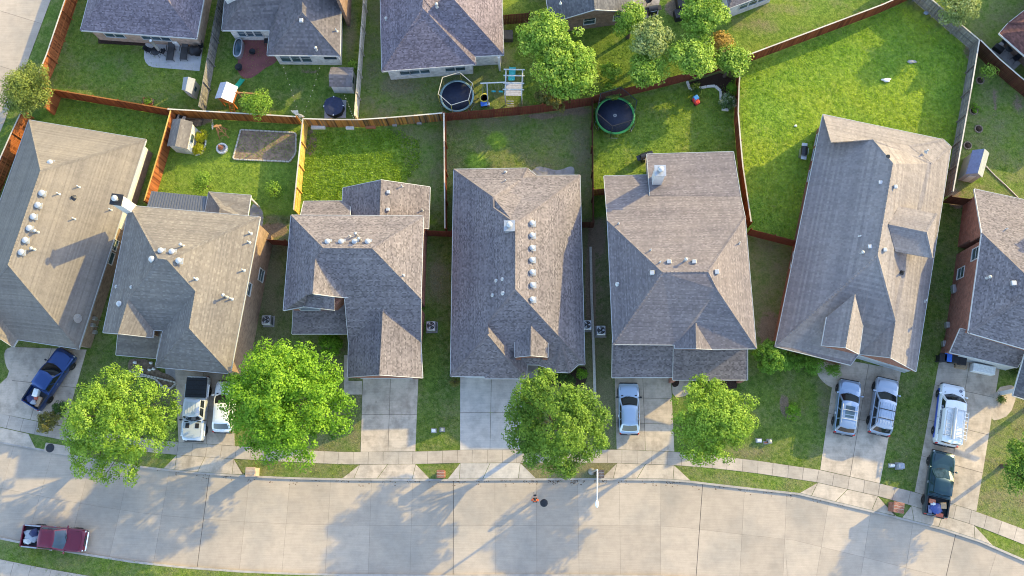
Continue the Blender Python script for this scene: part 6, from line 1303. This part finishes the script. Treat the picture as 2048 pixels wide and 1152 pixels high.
# sheds
def shed(label,base,h,rh,roofm,wallm,ridge='y',ov=.12,door=None,z=.12):
    A,B,C,D=[at(x,y,z) for x,y in base]           # FL,FR,BR,BL on the ground
    t=empty('garden_shed',A,0,label,'shed'); m=MB(); q=[A,B,C,D]; m.prism([(v.x,v.y) for v in q],.1,.1+h); m.build('wall',wallm,t,uv=True)
    c=(A+B+C+D)/4; E_=[c+(v-c)*(1+ov) for v in q]; up=Vector((0,0,h)); r=Vector((0,0,h+rh))
    if ridge=='y': m1,m2=(E_[0]+E_[1])/2+r,(E_[3]+E_[2])/2+r; sl=[[E_[0]+up,m1,m2,E_[3]+up],[m1,E_[1]+up,E_[2]+up,m2]]; gb=[[A+up,(A+B)/2+r*.97,B+up],[D+up,(C+D)/2+r*.97,C+up]]
    else: m1,m2=(E_[0]+E_[3])/2+r,(E_[1]+E_[2])/2+r; sl=[[E_[0]+up,E_[1]+up,m2,m1],[m1,m2,E_[2]+up,E_[3]+up]]; gb=[[A+up,(A+D)/2+r*.97,D+up],[B+up,(B+C)/2+r*.97,C+up]]
    for f,mt in zip(sl,roofm if isinstance(roofm,tuple) else (roofm,roofm)):
        m=MB(); n=(f[1]-f[0]).cross(f[3]-f[0]); f=f if n.z>0 else f[::-1]; m.add(f+[v-Vector((0,0,.06)) for v in f],[(0,1,2,3),(7,6,5,4),(0,4,5,1),(1,5,6,2),(2,6,7,3),(3,7,4,0)]); m.build('roof_slope',mt,t,uv=True)
    for g in gb: m=MB(); m.add(g,[(0,1,2),(2,1,0)][:1]); m.build('gable',wallm,t,uv=True)
    d=(B-A); m=MB(); w=d.length; d.normalize(); n=Vector((d.y,-d.x,0)); pc=A+(B-A)*.5+n*.02; m.box((pc.x,pc.y,.1+h*.45),(w*.4,.03,h*.8),math.atan2(d.y,d.x)); m.build('door','trim_white' if door is None else door,t)
    d=(C-B); w=d.length; d.normalize(); n=Vector((d.y,-d.x,0)); pc=B+(C-B)*.5+n*.02; m=MB(); m.box((pc.x,pc.y,.1+h*.6),(w*.3,.03,h*.3),math.atan2(d.y,d.x)); m.build('window_pane','window_glass',t)
    return t
shed('garden shed with brownish shingle roof and white walls behind yellow bushes',[(353,304.5),(388,309.5),(398,262),(363,257)],1.9,.45,'shingle_tan_fleck','siding_white')
shed('grey gabled shed against the pale grey fence',[(669,186),(709,187),(712,153),(672,152)],1.7,.5,('shingle_grey','shingle_grey'),'siding_white','x')
shed('small beige plastic shed beside the grey fence',[(377,192),(394,199),(401,173),(380,170)],1.5,.3,'siding_grey','siding_cream')
shed('gambrel like shed with left slope coloured shade blue against the grey brown fence',[(1915,360),(1944,366),(1956,323),(1927,318)],1.9,.7,('steel_blue','metal_galv'),'siding_grey')  # slopes coloured by light: left blue as in shade, right pale as in sun
# patio furniture top left
def lounger(label,px,py,rz):
    p=at(px,py,.3); p.z=.14; t=empty('sun_lounger',p,rz,label,'sun lounger','dark mesh sun loungers')
    m=MB(); m.bbox((0,-.25,.32),(.6,1.3,.04),.01); m.build('seat','mesh_grey',t,local=True)
    m=MB(); m.box((0,.68,.48),(.6,.7,.04),0,.5,rad(28)); m.build('backrest','mesh_grey',t,local=True)
    for s in (-1,1):
        m=MB(); m.bar((s*.31,-.9,.32),(s*.31,.4,.32),.04); m.build('frame_rail','dark_metal',t,local=True)
        m=MB(); m.bar((s*.38,-.1,.5),(s*.38,.5,.52),.05); m.build('armrest','dark_metal',t,local=True)
        for y in (-.8,.35): m=MB(); m.bar((s*.31,y,.3),(s*.36,y-.1,0),.035); m.build('leg','dark_metal',t,local=True)
lounger('dark mesh lounger on the pale patio, left one nearer the round table',343,104,rad(-4)); lounger('dark mesh lounger on the pale patio, right one nearer the covered grill',370,103,rad(-4))
def chair(label,px,py,rz,mat='black_plastic',z=.14):
    p=at(px,py,.4); p.z=z; t=empty('patio_chair',p,rz,label,'chair'); m=MB(); m.bbox((0,0,.42),(.48,.48,.05),.02); m.build('seat',mat,t,local=True)
    m=MB(); m.box((-.24,0,.68),(.05,.46,.48),0,.5,0,rad(-12)); m.build('backrest',mat,t,local=True)
    for x in (-.2,.2):
        for y in (-.2,.2): m=MB(); m.bar((x,y,.4),(x*1.25,y*1.25,0),.035); m.build('leg',mat,t,local=True)
def rtable(label,px,py,r,h,mat,z=.14):
    p=at(px,py,h); p.z=z; t=empty('patio_table',p,0,label,'table'); m=MB(); m.lathe((0,0,h-.04),[(r,0),(r,.04),(.01,.045)],20); m.build('table_top',mat,t,local=True)
    for i in range(4): a=i*math.pi/2+.4; m=MB(); m.bar((r*.3*math.cos(a),r*.3*math.sin(a),h-.04),(r*.8*math.cos(a),r*.8*math.sin(a),0),.035); m.build('leg',mat,t,local=True)
rtable('round black bistro table on the pale patio',312,103,.45,.72,'black_plastic'); chair('black chair left of the bistro table',298,101,rad(-20)); chair('black chair right of the bistro table',326,104,rad(160))
lump('grill','grill under a black cover on the pale patio','grill',at(394,107,.14),(.62,.5,1.1),'canvas_black',11); cbox('side_cart','white side cart against the peach house wall','cart',Vector((at(356,87).x,at(356,87).y,.14)),(.5,.6,.8),'box_white'); cbox('storage_bench','pale blue storage box under the patio roof corner','box',Vector((at(370,80).x,at(370,80).y,.14)),(1.1,.6,.7),'tarp_grey'); chair('dark folding chair at the right end of the pale patio',403,93,rad(200))
def pxbed(name,label,cat,poly,mat,z=.16,kind=None):
    m=MB(); m.prism([(q.x,q.y) for q in pts(poly)],.05,z); return tag(m.build(name,mat),label,cat,kind=kind)
pxbed('mulch_bed','narrow dark mulch bed along the peach house wall','mulch bed',[(196,76),(291,82),(291,92),(197,87)],'mulch')
def edging(name,label,poly,mat,step=.3,w=.2,h=.18,closed=True,cat='edging'):
    P=pts(poly); P=P+[P[0]] if closed else P; Q=resample(P,step); t=empty(name,Q[0],0,label,cat)
    me=None
    for a,b in zip(Q,Q[1:]):
        c=(a+b)/2; d=b-a; m=MB(); m.bbox((0,0,h/2),(max(.05,d.length-.03),w,h),.03)
        o=m.build('stone',mat,t,local=True); o.location=Vector((c.x,c.y,.12))-WPOS[t.name]; o.rotation_euler=(0,0,math.atan2(d.y,d.x)+random.uniform(-.06,.06))
    return t
pxbed('raised_bed','small timber raised bed with seedlings in the top left yard','raised bed',[(287,196),(309,199),(306,211),(284,207)],'soil',.22); shrub('green seedlings in the small timber raised bed',296,203,7,'shrub',.35,260,.08); edging('bed_frame','timber frame around the small raised bed of seedlings',[(287,196),(309,199),(306,211),(284,207)],'timber',.9,.08,.2)
# red patio yard
p=at(477,97,.5); t=empty('stock_tank',Vector((p.x,p.y,.14)),rad(85),'oval galvanised tub at the edge of the red patio','tub')
def oval(u,r,z): a=2*math.pi*u; return ((r[0])*math.copysign(abs(math.cos(a))**.7,math.cos(a)),r[1]*math.copysign(abs(math.sin(a))**.7,math.sin(a)),z)
m=MB(); m.grid(lambda u,v:oval(u,(.95,.42),.6*v),28,1); m.grid(lambda u,v:oval(u,(.95-.1*v,.42-.1*v),.6+.03*math.sin(v*3)),28,2); m.build('shell','metal_galv',t,local=True)
m=MB(); m.grid(lambda u,v:oval(u,(.86*(1-v),.33*(1-v)),.5),28,1); m.build('water','window_glass',t,local=True)
def bowl(label,px,py,r,h): p=at(px,py,h); m=MB(); m.lathe((p.x,p.y,.14),[(r*.5,0),(r*.6,h*.4),(r,h),(r*.9,h),(r*.6,h*.6),(.01,h*.5)],20); tag(m.build('fire_bowl','canvas_black'),label,'fire bowl')
bowl('black fire bowl in the middle of the red patio',505,104,.3,.4); bowl('black fire bowl at the lower left tip of the red patio',478,135,.36,.45)
chair('dark chair on the red patio by the wall',534,83,rad(180)); 
p=at(671,219); t=empty('hot_tub',p,rad(1),'octagonal navy covered spa on a square slab','hot tub'); m=MB(); m.box((0,0,.03),(2.0,1.75,.1)); m.build('slab','pale_concrete',t,local=True)
m=MB(); m.lathe((0,0,.05),[(.92,0),(.95,.55),(.95,.7)],8,smooth=False); m.build('shell','black_plastic',t,local=True); m=MB(); m.lathe((0,0,.75),[(.98,0),(.98,.08),(.5,.13),(.2,.1),(.01,.1)],8,smooth=False); c=m.build('cover','tub_navy',t,local=True)
for i in range(4): a=i*math.pi/2; m=MB(); m.box((.9*math.cos(a),.9*math.sin(a),.86),(.1,.08,.02),a); m.build('strap','box_white',c,local=True)
p=at(604,242); t=empty('flag_pole',p,0,'leaning pole with a white flag at the fence corner','flag'); m=MB(); q=at(583,222,3.2)-p; m.tube([(0,0,.0),(q.x,q.y,3.2)],.03,8); m.build('pole','metal_white',t,local=True)
m=MB(); m.grid(lambda u,v:(q.x*(.28+.6*u)+.10*math.sin(5*u+2*v)+.38*v,q.y*(.28+.6*u)+.2*v+.05*math.sin(7*u),3.2*(.30+.62*u)-.25*v),10,4); m.build('flag','box_white',t,local=True)
m=MB(); m.grid(lambda u,v:(q.x*(.40+.12*u)+.05+.22*v,q.y*(.40+.12*u)+.06+.14*v,3.2*(.42+.12*u)-.1*v+.03),4,3); m.build('flag_emblem','cloth_navy',t,local=True)
def lights(label,a,za,b,zb):
    A=at(a[0],a[1],za); B=at(b[0],b[1],zb); t=empty('string_lights',A,0,label,'string lights'); P=[]
    for i in range(21): u=i/20; q=A.lerp(B,u); q.z-=.6*4*u*(1-u)*.5; P.append(q-A)
    m=MB(); m.tube(P,.005,4); m.build('cable','mesh_grey',t,local=True)
    for i in range(1,20,2): m=MB(); m.sphere(P[i]-Vector((0,0,.05)),.03,6,5); m.build('bulb','box_white',t,local=True)
lights('string of bulbs from the white house corner down to the flag pole',(565,128),2.6,(600,238),2.4); lights('string of bulbs from mid wall down to the flag pole',(640,130),2.6,(602,238),2.4); lights('string of bulbs from the grey gabled shed to the fence',(688,188),2.2,(707,237),2.2)
plain('pale_soil',(.27,.185,.13),.95,var=.4,scale=3)
# garden yard of the tan house
B0=[(482,260),(593,266),(592,308),(580,324),(466,319)]
pxbed('garden_bed','large weedy soil garden bed edged with pale stones','garden bed',B0,'pale_soil',.17); edging('stone_edging','pale stone edging around the large garden bed',B0,'stone_edge',.36,.14,.16)
p=at(445,298); t=empty('fire_pit',p,0,'round stone fire pit with a clay chiminea','fire pit')
for i in range(14): a=i*2*math.pi/14; m=MB(); m.bbox((0,0,.13),(.2,.18,.26),.03); o=m.build('stone','white_stone',t,local=True); o.location=(.44*math.cos(a),.44*math.sin(a),0); o.rotation_euler=(0,0,a+math.pi/2)
m=MB(); m.lathe((0,0,.0),[(.33,0),(.33,.08),(.01,.1)],16); m.build('gravel','stone_edge',t,local=True); m=MB(); m.lathe((-.05,.03,.1),[(.12,0),(.24,.2),(.2,.42),(.08,.55),(.09,.75),(.04,.75)],14); m.build('chiminea','terracotta',t,local=True)
p=at(448,269); t=empty('garden_windmill',p,rad(10),'wooden ornamental windmill with round metal fan','windmill')
for x in (-.42,.42):
    for y in (-.42,.42): m=MB(); m.bar((x,y,0),(x*.12,y*.12,2.2),.06); m.build('leg','timber',t,local=True)
for z in (.5,1.2): 
    k=.42*(1-z/2.5)
    for a,b in (((-k,-k),(k,-k)),((k,-k),(k,k)),((k,k),(-k,k)),((-k,k),(-k,-k))): m=MB(); m.bar((a[0],a[1],z),(b[0],b[1],z),.05); m.build('brace','timber',t,local=True)
m=MB(); m.box((.15,-.1,2.25),(.7,.16,.05)); m.build('tail_vane','timber',t,local=True)
hb=Vector((-.28,.14,2.25))
for i in range(14):
    a=i*2*math.pi/14; M=Matrix.Translation(hb)@Matrix.Rotation(rad(-62),4,'Y')@Matrix.Rotation(a,4,'Z'); m=MB(); m.add([M@Vector((.1,-.03,0)),M@Vector((.45,-.09,.02)),M@Vector((.45,.07,-.03)),M@Vector((.1,.03,0))],[(0,1,2,3)]); m.build('fan_blade','metal_galv',t,local=True)
lump('tarp_pile','dark tarp pile in the fence corner behind the shed','tarp',at(358,240,.12),(.6,.5,.7),'canvas_black',21)
for i,(a,b) in enumerate((((352,243),(358,229)),((362,245),(368,232)),((366,244),(371,233)))):
    m=MB(); A,B=at(a[0],a[1],.85),at(b[0],b[1],.9); m.bar(A,B,.14,.04); tag(m.build('plank','plank_grey'),('grey plank at the left of the dark tarp pile','grey plank in the middle of the dark tarp pile','grey plank at the right of the dark tarp pile')[i],'plank')
cbox('wheelbarrow','green tub behind the garden shed beside the orange fence','tub',Vector((at(344,262).x,at(344,262).y,.12)),(.5,.9,.5),'green_plastic',.2); lump('brush_pile','pile of brown sticks between shed and amber fence','brush pile',at(392,246,.12),(.7,.4,.25),'soil',22)
pxbed('planting_bed','dark soil bed with stone rim under the yellow bushes','planting bed',round_px([(392,262),(412,268),(413,285),(406,309),(388,311)],1),'mulch',.17); edging('stone_edging','pale stone rim beside the yellow bushes',[(398,263),(411,270),(412,288),(404,308),(390,311)],'white_stone',.3,.12,.16,False)
for i,(x,y,w,mt,l) in enumerate(((637,256,1.3,'box_white','white planter trough at the left of the uneven fence'),(697,257,.4,'box_white','first of two white pots at the uneven fence'),(704,257,.4,'box_white','second of two white pots at the uneven fence'),(742,255,.9,'terracotta','clay coloured trough at the uneven fence'),(790,251,.4,'metal_galv','grey pot at the middle of the uneven fence'),(839,247,.45,'metal_galv','grey pot at the right of the uneven fence'))): cbox('planter',l,'planter',Vector((at(x,y).x,at(x,y).y,.12)),(w,.3,.3),mt)
# front beds
F2=[(258,742),(256,726),(262,717),(300,719),(316,742),(345,752),(353,765),(342,778),(326,773),(312,758),(290,752),(268,753)]
pxbed('mulch_bed','curved brown mulch bed with pale rocks by the tan house','mulch bed',round_px(F2,1),'soil',.16); edging('stone_edging','curved stone edging of the mulch bed by the tan house',round_px(F2[:1]+F2[-6:],0),'stone_edge',.3,.15,.16,False)
for i,(x,y) in enumerate(((271,725),(285,739),(300,740),(308,738),(303,726))): lump('rock',('first','second','third','fourth','fifth')[i]+' pale rock from the left in the curved mulch bed','rock',at(x,y,.14),(.18,.12,.2),'white_stone',30+i)
F4=round_px([(1095,742),(1112,748),(1140,749),(1157,733),(1173,734),(1176,752),(1168,772),(1148,781),(1120,776),(1085,760)],1)
pxbed('mulch_bed','black mulch bed in front of the seven vents house','mulch bed',F4,'mulch',.16)
pxbed('mulch_bed','dark mulch bed under the porch roof of the mottled house','mulch bed',[(1383,760),(1476,760),(1473,777),(1381,779)],'mulch',.16); pxbed('mulch_bed','small dark round mulch bed between driveway and porch path','mulch bed',round_px([(1344,758),(1358,758),(1358,770),(1350,775),(1344,772)],1),'mulch',.165)
m=MB(); P=resample(pts([(1181,495),(1183,600),(1187,700),(1190,800)]),1.0)
for a,b in zip(P,P[1:]): m.bar(a+Vector((0,0,.12)),b+Vector((0,0,.12)),.22,.3)
tag(m.build('retaining_wall','stone_edge'),'low pale retaining wall between the seven vents house and mottled house','wall')
# trampoline yard bed, toy
edging('stone_edging','pale angular stone edging of the bed in the corner yard',[(1374,163),(1380,181),(1427,171),(1441,178),(1441,200)],'white_stone',.8,.22,.2,False); edging('stone_edging','short pale stone edging at the foot of the white flowered shrub',[(1443,219),(1457,221)],'white_stone',.5,.22,.2,False)
pxbed('planting_bed','dark soil planting bed behind the angular stone edging','planting bed',[(1376,166),(1381,180),(1427,170),(1440,178),(1441,198),(1444,218),(1464,220),(1468,160),(1440,146)],'mulch',.15)
p=at(1391,204); t=empty('toy_car',p,rad(-60),'red toddler ride on car with blue roof on the lawn','toy car'); m=MB(); m.bbox((0,0,.28),(.75,.5,.35),.1); m.build('body','toy_red',t,local=True); m=MB(); m.bbox((-.12,0,.82),(.42,.44,.08),.04); m.build('roof','toy_blue',t,local=True)
for x in (.05,-.3):
    for y in (-.19,.19): m=MB(); m.bar((x,y,.42),(x,y,.8),.04); m.build('pillar','toy_blue',t,local=True)
for x in (.25,-.25):
    for y in (-.25,.25): m=MB(); m.lathe((x,y,.12),[(.12,-.04),(.12,.04)],12,axis='Y'); m.build('wheel','rubber',t,local=True)
def grill(label,px,py,rz,mat='metal_galv'):
    p=at(px,py,.9); p.z=.12; t=empty('grill',p,rz,label,'grill'); m=MB(); m.bbox((0,0,.45),(.8,.55,.75),.04); m.build('cabinet',mat,t,local=True)
    m=MB(); m.grid(lambda u,v:(-.42+.84*u,.3*math.cos(math.pi*v),.85+.25*math.sin(math.pi*v)),4,10); m.build('lid','dark_metal',t,local=True)
    for s in (-1,1): m=MB(); m.bbox((s*.6,0,.85),(.36,.5,.05),.02); m.build('side_shelf',mat,t,local=True)
    m=MB(); m.tube([(-.3,-.33,.95),(.3,-.33,.95)],.018,6); m.build('handle','chrome',t,local=True)
    for x in (-.3,.3): m=MB(); m.lathe((x,.2,.08),[(.08,-.03),(.08,.03)],10,axis='Y'); m.build('wheel','rubber',t,local=True)
grill('silver gas grill at the brick wall of the ribbed house',1608,303,rad(82)); grill('small grill behind the wide mottled house',1290,312,rad(20),'dark_metal'); grill('black grill with a white lid on the small top patio',1306,18,rad(10),'canvas_black')
lump('plastic_sheet','crumpled white plastic on the sunny lawn','plastic',at(1772,161,.12),(.42,.2,.2),'box_white',41); lump('plastic_sheet','crumpled grey plastic in the shade of the sunny yard','plastic',at(1823,124,.12),(.42,.18,.15),'plank_grey',42); lump('bucket','small white bucket lying near the grey slanting fence','bucket',at(1852,27,.12),(.25,.2,.25),'tarp_grey',43); lump('plastic_bag','tiny white bag on the lawn left of the ribbed house','bag',at(1591,252,.12),(.14,.1,.12),'box_white',44)
plain('ring_brown',(.24,.19,.14),.9,var=.3)
# right hand yard
for i,(x,y,l) in enumerate(((1960,161,'stone tree ring nearest the dark slanting fence'),(1947,222,'stone tree ring beside the grey brown fence, second from top'),(1957,258,'worn stone tree ring set further from the fence'),(1935,291,'stone tree ring just above the blue sloped shed'))):
    p=at(x,y); t=empty('tree_ring',p,0,l,'tree ring')
    for k in range(12): a=k*2*math.pi/12; m=MB(); m.bbox((0,0,.04),(.18,.12,.08),.03); o=m.build('stone','ring_brown',t,local=True); o.location=(.33*math.cos(a),.33*math.sin(a),0); o.rotation_euler=(0,0,a+math.pi/2)
    m=MB(); m.lathe((0,0,0),[(.28,0),(.28,.05),(.01,.08)],14); m.build('mulch','mulch',t,local=True); m=MB(); m.tube([(0,0,.05),(.02,.03,.6)],[.025,.008],5); m.build('stem','bark',t,local=True)
m=MB(); m.tube([q+Vector((0,0,.04)) for q in pts([(1970,331),(1990,352),(2010,370),(2036,396)])],.06,6); tag(m.build('edging_strip','stone_edge'),'thin tan edging strip crossing the right hand yard','edging')
def bin_(label,px,py,mat,lid,rz):
    p=at(px,py,1.0); p.z=.145; t=empty('wheelie_bin',p,rz,label,'bin'); m=MB(); m.grid(lambda u,v:(lambda a,k:(k*math.copysign(abs(math.cos(a))**.4,math.cos(a))*.28,k*math.copysign(abs(math.sin(a))**.4,math.sin(a))*.34,.05+.95*v))(2*math.pi*u,.8+.2*v),20,3); m.build('body',mat,t,local=True)
    m=MB(); m.bbox((0,0,1.03),(.62,.74,.08),.03); m.build('lid',lid,t,local=True)
    for y in (-.25,.25): m=MB(); m.lathe((-.22,y,.1),[(.1,-.03),(.1,.03)],10,axis='Y'); m.build('wheel','rubber',t,local=True)
bin_('black bin at the left end by the brick wall corner',1885,716,'canvas_black','canvas_black',rad(-10)); bin_('dark bin with bright blue lid',1895,715,'cloth_navy','box_blue',rad(-10)); bin_('black bin just right of the blue lidded bin',1910,718,'canvas_black','canvas_black',rad(-10)); bin_('black bin furthest right in the row',1924,722,'canvas_black','canvas_black',rad(-10))
cbox('cardboard_box','open cardboard box in front of the black bins','box',Vector((at(1919,733).x,at(1919,733).y,.145)),(.95,.4,.4),'cardboard',rad(-10)); m=MB(); p=at(1968,738,.7); m.bbox((p.x,p.y,.48),(1.85,.72,.66),.05,rad(-12)); tag(m.build('chest_freezer','box_white'),'white chest freezer standing at the garage on the right driveway','freezer')
chair('dark chair on the corner porch, upper one',2008,84,rad(40),z=.14); chair('dark chair on the corner porch, lower one',2030,118,rad(210),z=.14); rtable('low dark table on the corner porch',2018,98,.35,.5,'black_plastic'); cbox('storage_box','dark storage chest at the left of the corner porch','box',Vector((at(1994,100).x,at(1994,100).y,.14)),(.9,.5,.5),'canvas_black',rad(-40))
chair('grey chair on the small top patio beside the gabled house',1296,3,rad(200)); cbox('storage_box','dark covered table under the top spreading tree','table',Vector((at(1358,34).x,at(1358,34).y,.12)),(1.0,.9,.8),'canvas_black',.2); cbox('storage_box','dark covered cabinet at the very top beside spreading tree','cabinet',Vector((at(1362,10).x,at(1362,10).y,.12)),(1.0,1.4,1.0),'canvas_black',.1)
cbox('planter_table','dark table and bench beside the purple roofed house','table',Vector((at(1016,70,.7).x,at(1016,70,.7).y,.12)),(.9,.9,.72),'mesh_grey'); rtable('small dark table on the porch corner by swing set',993,120,.3,.5,'black_plastic')
# kerbside leaf litter
lit=MB()
for x0,x1,dens in ((330,700,70),(700,1360,170),(1060,1200,90),(1360,1700,70)):
    for _ in range(dens):
        x=random.uniform(x0,x1); i=min(range(0,len(kn),4),key=lambda i:abs(pix(kn[i])[0]-x)); q=kn[i]; d=random.random()**3*.45; r=random.uniform(.02,.07)
        c=Vector((q.x+random.uniform(-.6,.6),q.y-.03-d,.003)); lit.add([c+Vector((r*math.cos(a+random.uniform(-.3,.3)),r*.7*math.sin(a),0)) for a in (0,1.2,2.5,3.9,5.1)],[(0,1,2,3,4)],random.random())
wood('litter_brown',[(.10,.06,.035),(.22,.14,.08)]); o=lit.build('leaf_litter','litter_brown'); tag(o,'brown leaf litter gathered along the gutter of the street','leaf litter',kind='stuff')
# ------------------------------------------------------------------ grass tufts
def tufts(label, poly, dens, hgt, wid, nb=5, mat='grass_blade', spread=.10):
    P=pts(poly); xs=[p.x for p in P]; ys=[p.y for p in P]; A=(max(xs)-min(xs))*(max(ys)-min(ys)); n=int(A*dens)
    X=RNG.uniform(min(xs),max(xs),n); Y=RNG.uniform(min(ys),max(ys),n); k=pip(X,Y,[(p.x,p.y) for p in P]); X,Y=X[k],Y[k]; n=len(X)
    if n==0: return
    X=np.repeat(X,nb)+RNG.normal(0,spread*.5,n*nb); Y=np.repeat(Y,nb)+RNG.normal(0,spread*.5,n*nb); N=n*nb; a=RNG.uniform(0,2*np.pi,N); h=hgt*(.5+RNG.random(N)); l=h*(.5+.9*RNG.random(N)); w=wid*(.6+.8*RNG.random(N))
    Z=np.full(N,.11); b1=np.stack([X-np.sin(a)*w,Y+np.cos(a)*w,Z],-1); b2=np.stack([X+np.sin(a)*w,Y-np.cos(a)*w,Z],-1); md1=np.stack([X+np.cos(a)*l*.5-np.sin(a)*w*.8,Y+np.sin(a)*l*.5+np.cos(a)*w*.8,Z+h*.8],-1); md2=np.stack([X+np.cos(a)*l*.5+np.sin(a)*w*.8,Y+np.sin(a)*l*.5-np.cos(a)*w*.8,Z+h*.8],-1); tp=np.stack([X+np.cos(a)*l,Y+np.sin(a)*l,Z+h],-1)
    V=np.stack([b1,b2,md2,tp,md1],1).reshape(-1,3); me=bpy.data.meshes.new('grass'); me.vertices.add(5*N); me.vertices.foreach_set('co',V.ravel()); me.loops.add(5*N); me.loops.foreach_set('vertex_index',np.arange(5*N)); me.polygons.add(N); me.polygons.foreach_set('loop_start',np.arange(N)*5); me.update(calc_edges=True)
    ground_attrs(me,V[:,0],V[:,1],V[:,2]); 
    for nm in ('tone',): t_=me.attributes.new(nm,'FLOAT','FACE'); t_.data.foreach_set('value',RNG.random(N).astype(np.float32))
    me.materials.append(MATS[mat]); o=bpy.data.objects.new('grass',me); link(o); tag(o,label,'grass',kind='stuff')
def blade_mat():
    m=MATS['lawn_grass'].copy(); m.name='grass_blade'; MATS['grass_blade']=m; t=m.node_tree; b=t.nodes['Principled BSDF']; out=t.nodes['Material Output']
    for l in list(t.links):
        if l.to_socket==b.inputs['Normal']: t.links.remove(l)
    src=b.inputs['Base Color'].links[0].from_socket; mu=t.nodes.new('ShaderNodeMix'); mu.data_type='RGBA'; mu.blend_type='MULTIPLY'; mu.inputs[0].default_value=1.0; t.links.new(src,mu.inputs[6]); mu.inputs[7].default_value=(2.0,2.0,1.6,1); t.links.new(mu.outputs[2],b.inputs['Base Color'])
    tr=t.nodes.new('ShaderNodeBsdfTranslucent'); t.links.new(mu.outputs[2],tr.inputs[0]); mx=t.nodes.new('ShaderNodeMixShader'); mx.inputs[0].default_value=.45; t.links.new(b.outputs[0],mx.inputs[1]); t.links.new(tr.outputs[0],mx.inputs[2]); t.links.new(mx.outputs[0],out.inputs[0])
blade_mat()
leafmat('weed_leaf',[(.14,.26,.02),(.28,.46,.04),(.44,.60,.09)],.4)
tufts('tall leafy weeds in the sunny yard behind the four vents house',[(612,268),(700,262),(800,262),(838,280),(842,330),(800,372),(690,410),(600,425)],42,.085,.03,6,'weed_leaf',.16)
tufts('long bright grass of the big sunny yard',[(1478,140),(1800,12),(1930,98),(1895,380),(1640,235),(1600,480),(1497,460)],44,.06,.02,4,'grass_blade',.12)
tufts('grass tufts in the trampoline and toy car yard',[(1186,215),(1468,165),(1486,440),(1186,440)],26,.07,.018,4)
tufts('grass tufts in the garden bed yard and beside it',[(355,238),(600,250),(590,440),(520,470),(300,410)],22,.055,.016,4)
tufts('grass tufts behind the left edge house',[(70,235),(120,196),(345,232),(300,300)],24,.07,.016,4)
tufts('grass tufts in the plain shaded yard',[(895,243),(1180,213),(1182,440),(895,360)],18,.05,.015,4)
tufts('grass tufts in the top left patio yard',[(165,0),(445,10),(408,226),(100,188)],16,.05,.015,4); tufts('grass tufts in the red patio yard',[(452,10),(733,0),(714,243),(413,226)],14,.05,.015,4); tufts('grass tufts in the netted trampoline yard',[(737,0),(765,150),(1040,120),(1070,222),(892,238),(720,246)],16,.055,.016,4); tufts('grass tufts under the top trees',[(1010,60),(1240,50),(1450,40),(1478,128),(1186,205),(1070,222)],14,.07,.016,4)
tufts('grass tufts along the right hand side yards',[(1960,100),(2060,205),(2060,420),(1905,400)],12,.05,.015,4); tufts('grass tufts in the front lawn below the glossy round bush',[(1490,700),(1640,740),(1670,780),(1638,936),(1350,900)],18,.05,.015,4); tufts('grass tufts between the SUV and van driveways',[(1800,745),(1890,420),(1925,415),(1830,980),(1765,965)],18,.05,.015,4); tufts('grass tufts in the strip right of the stained driveway',[(846,480),(905,480),(918,898),(835,900)],18,.05,.015,4); tufts('grass tufts around the lime street tree',[(176,690),(255,700),(350,780),(355,878),(150,850)],16,.05,.015,4); tufts('grass tufts on the verges along the street',[(472,917),(720,928),(690,956),(490,950)],24,.05,.015,4); tufts('grass tufts on the sunny verge below the compact lime tree',[(1352,932),(1632,966),(1598,986),(1385,960)],26,.05,.015,4); tufts('grass tufts on the lawn at the right edge',[(1990,850),(2060,850),(2060,1050),(1957,1018)],18,.05,.015,4); tufts('grass tufts across the street at the bottom',[(-20,1082),(160,1110),(500,1147),(600,1152),(160,1165),(-20,1118)],18,.05,.015,4); tufts('weeds growing in the large garden bed',[(484,262),(590,268),(588,306),(578,320),(470,316)],22,.09,.03,5,'weed_leaf',.5); tufts('grass tufts around the stained driveway and round tree',[(640,770),(722,792),(720,902),(610,900)],16,.05,.015,4)
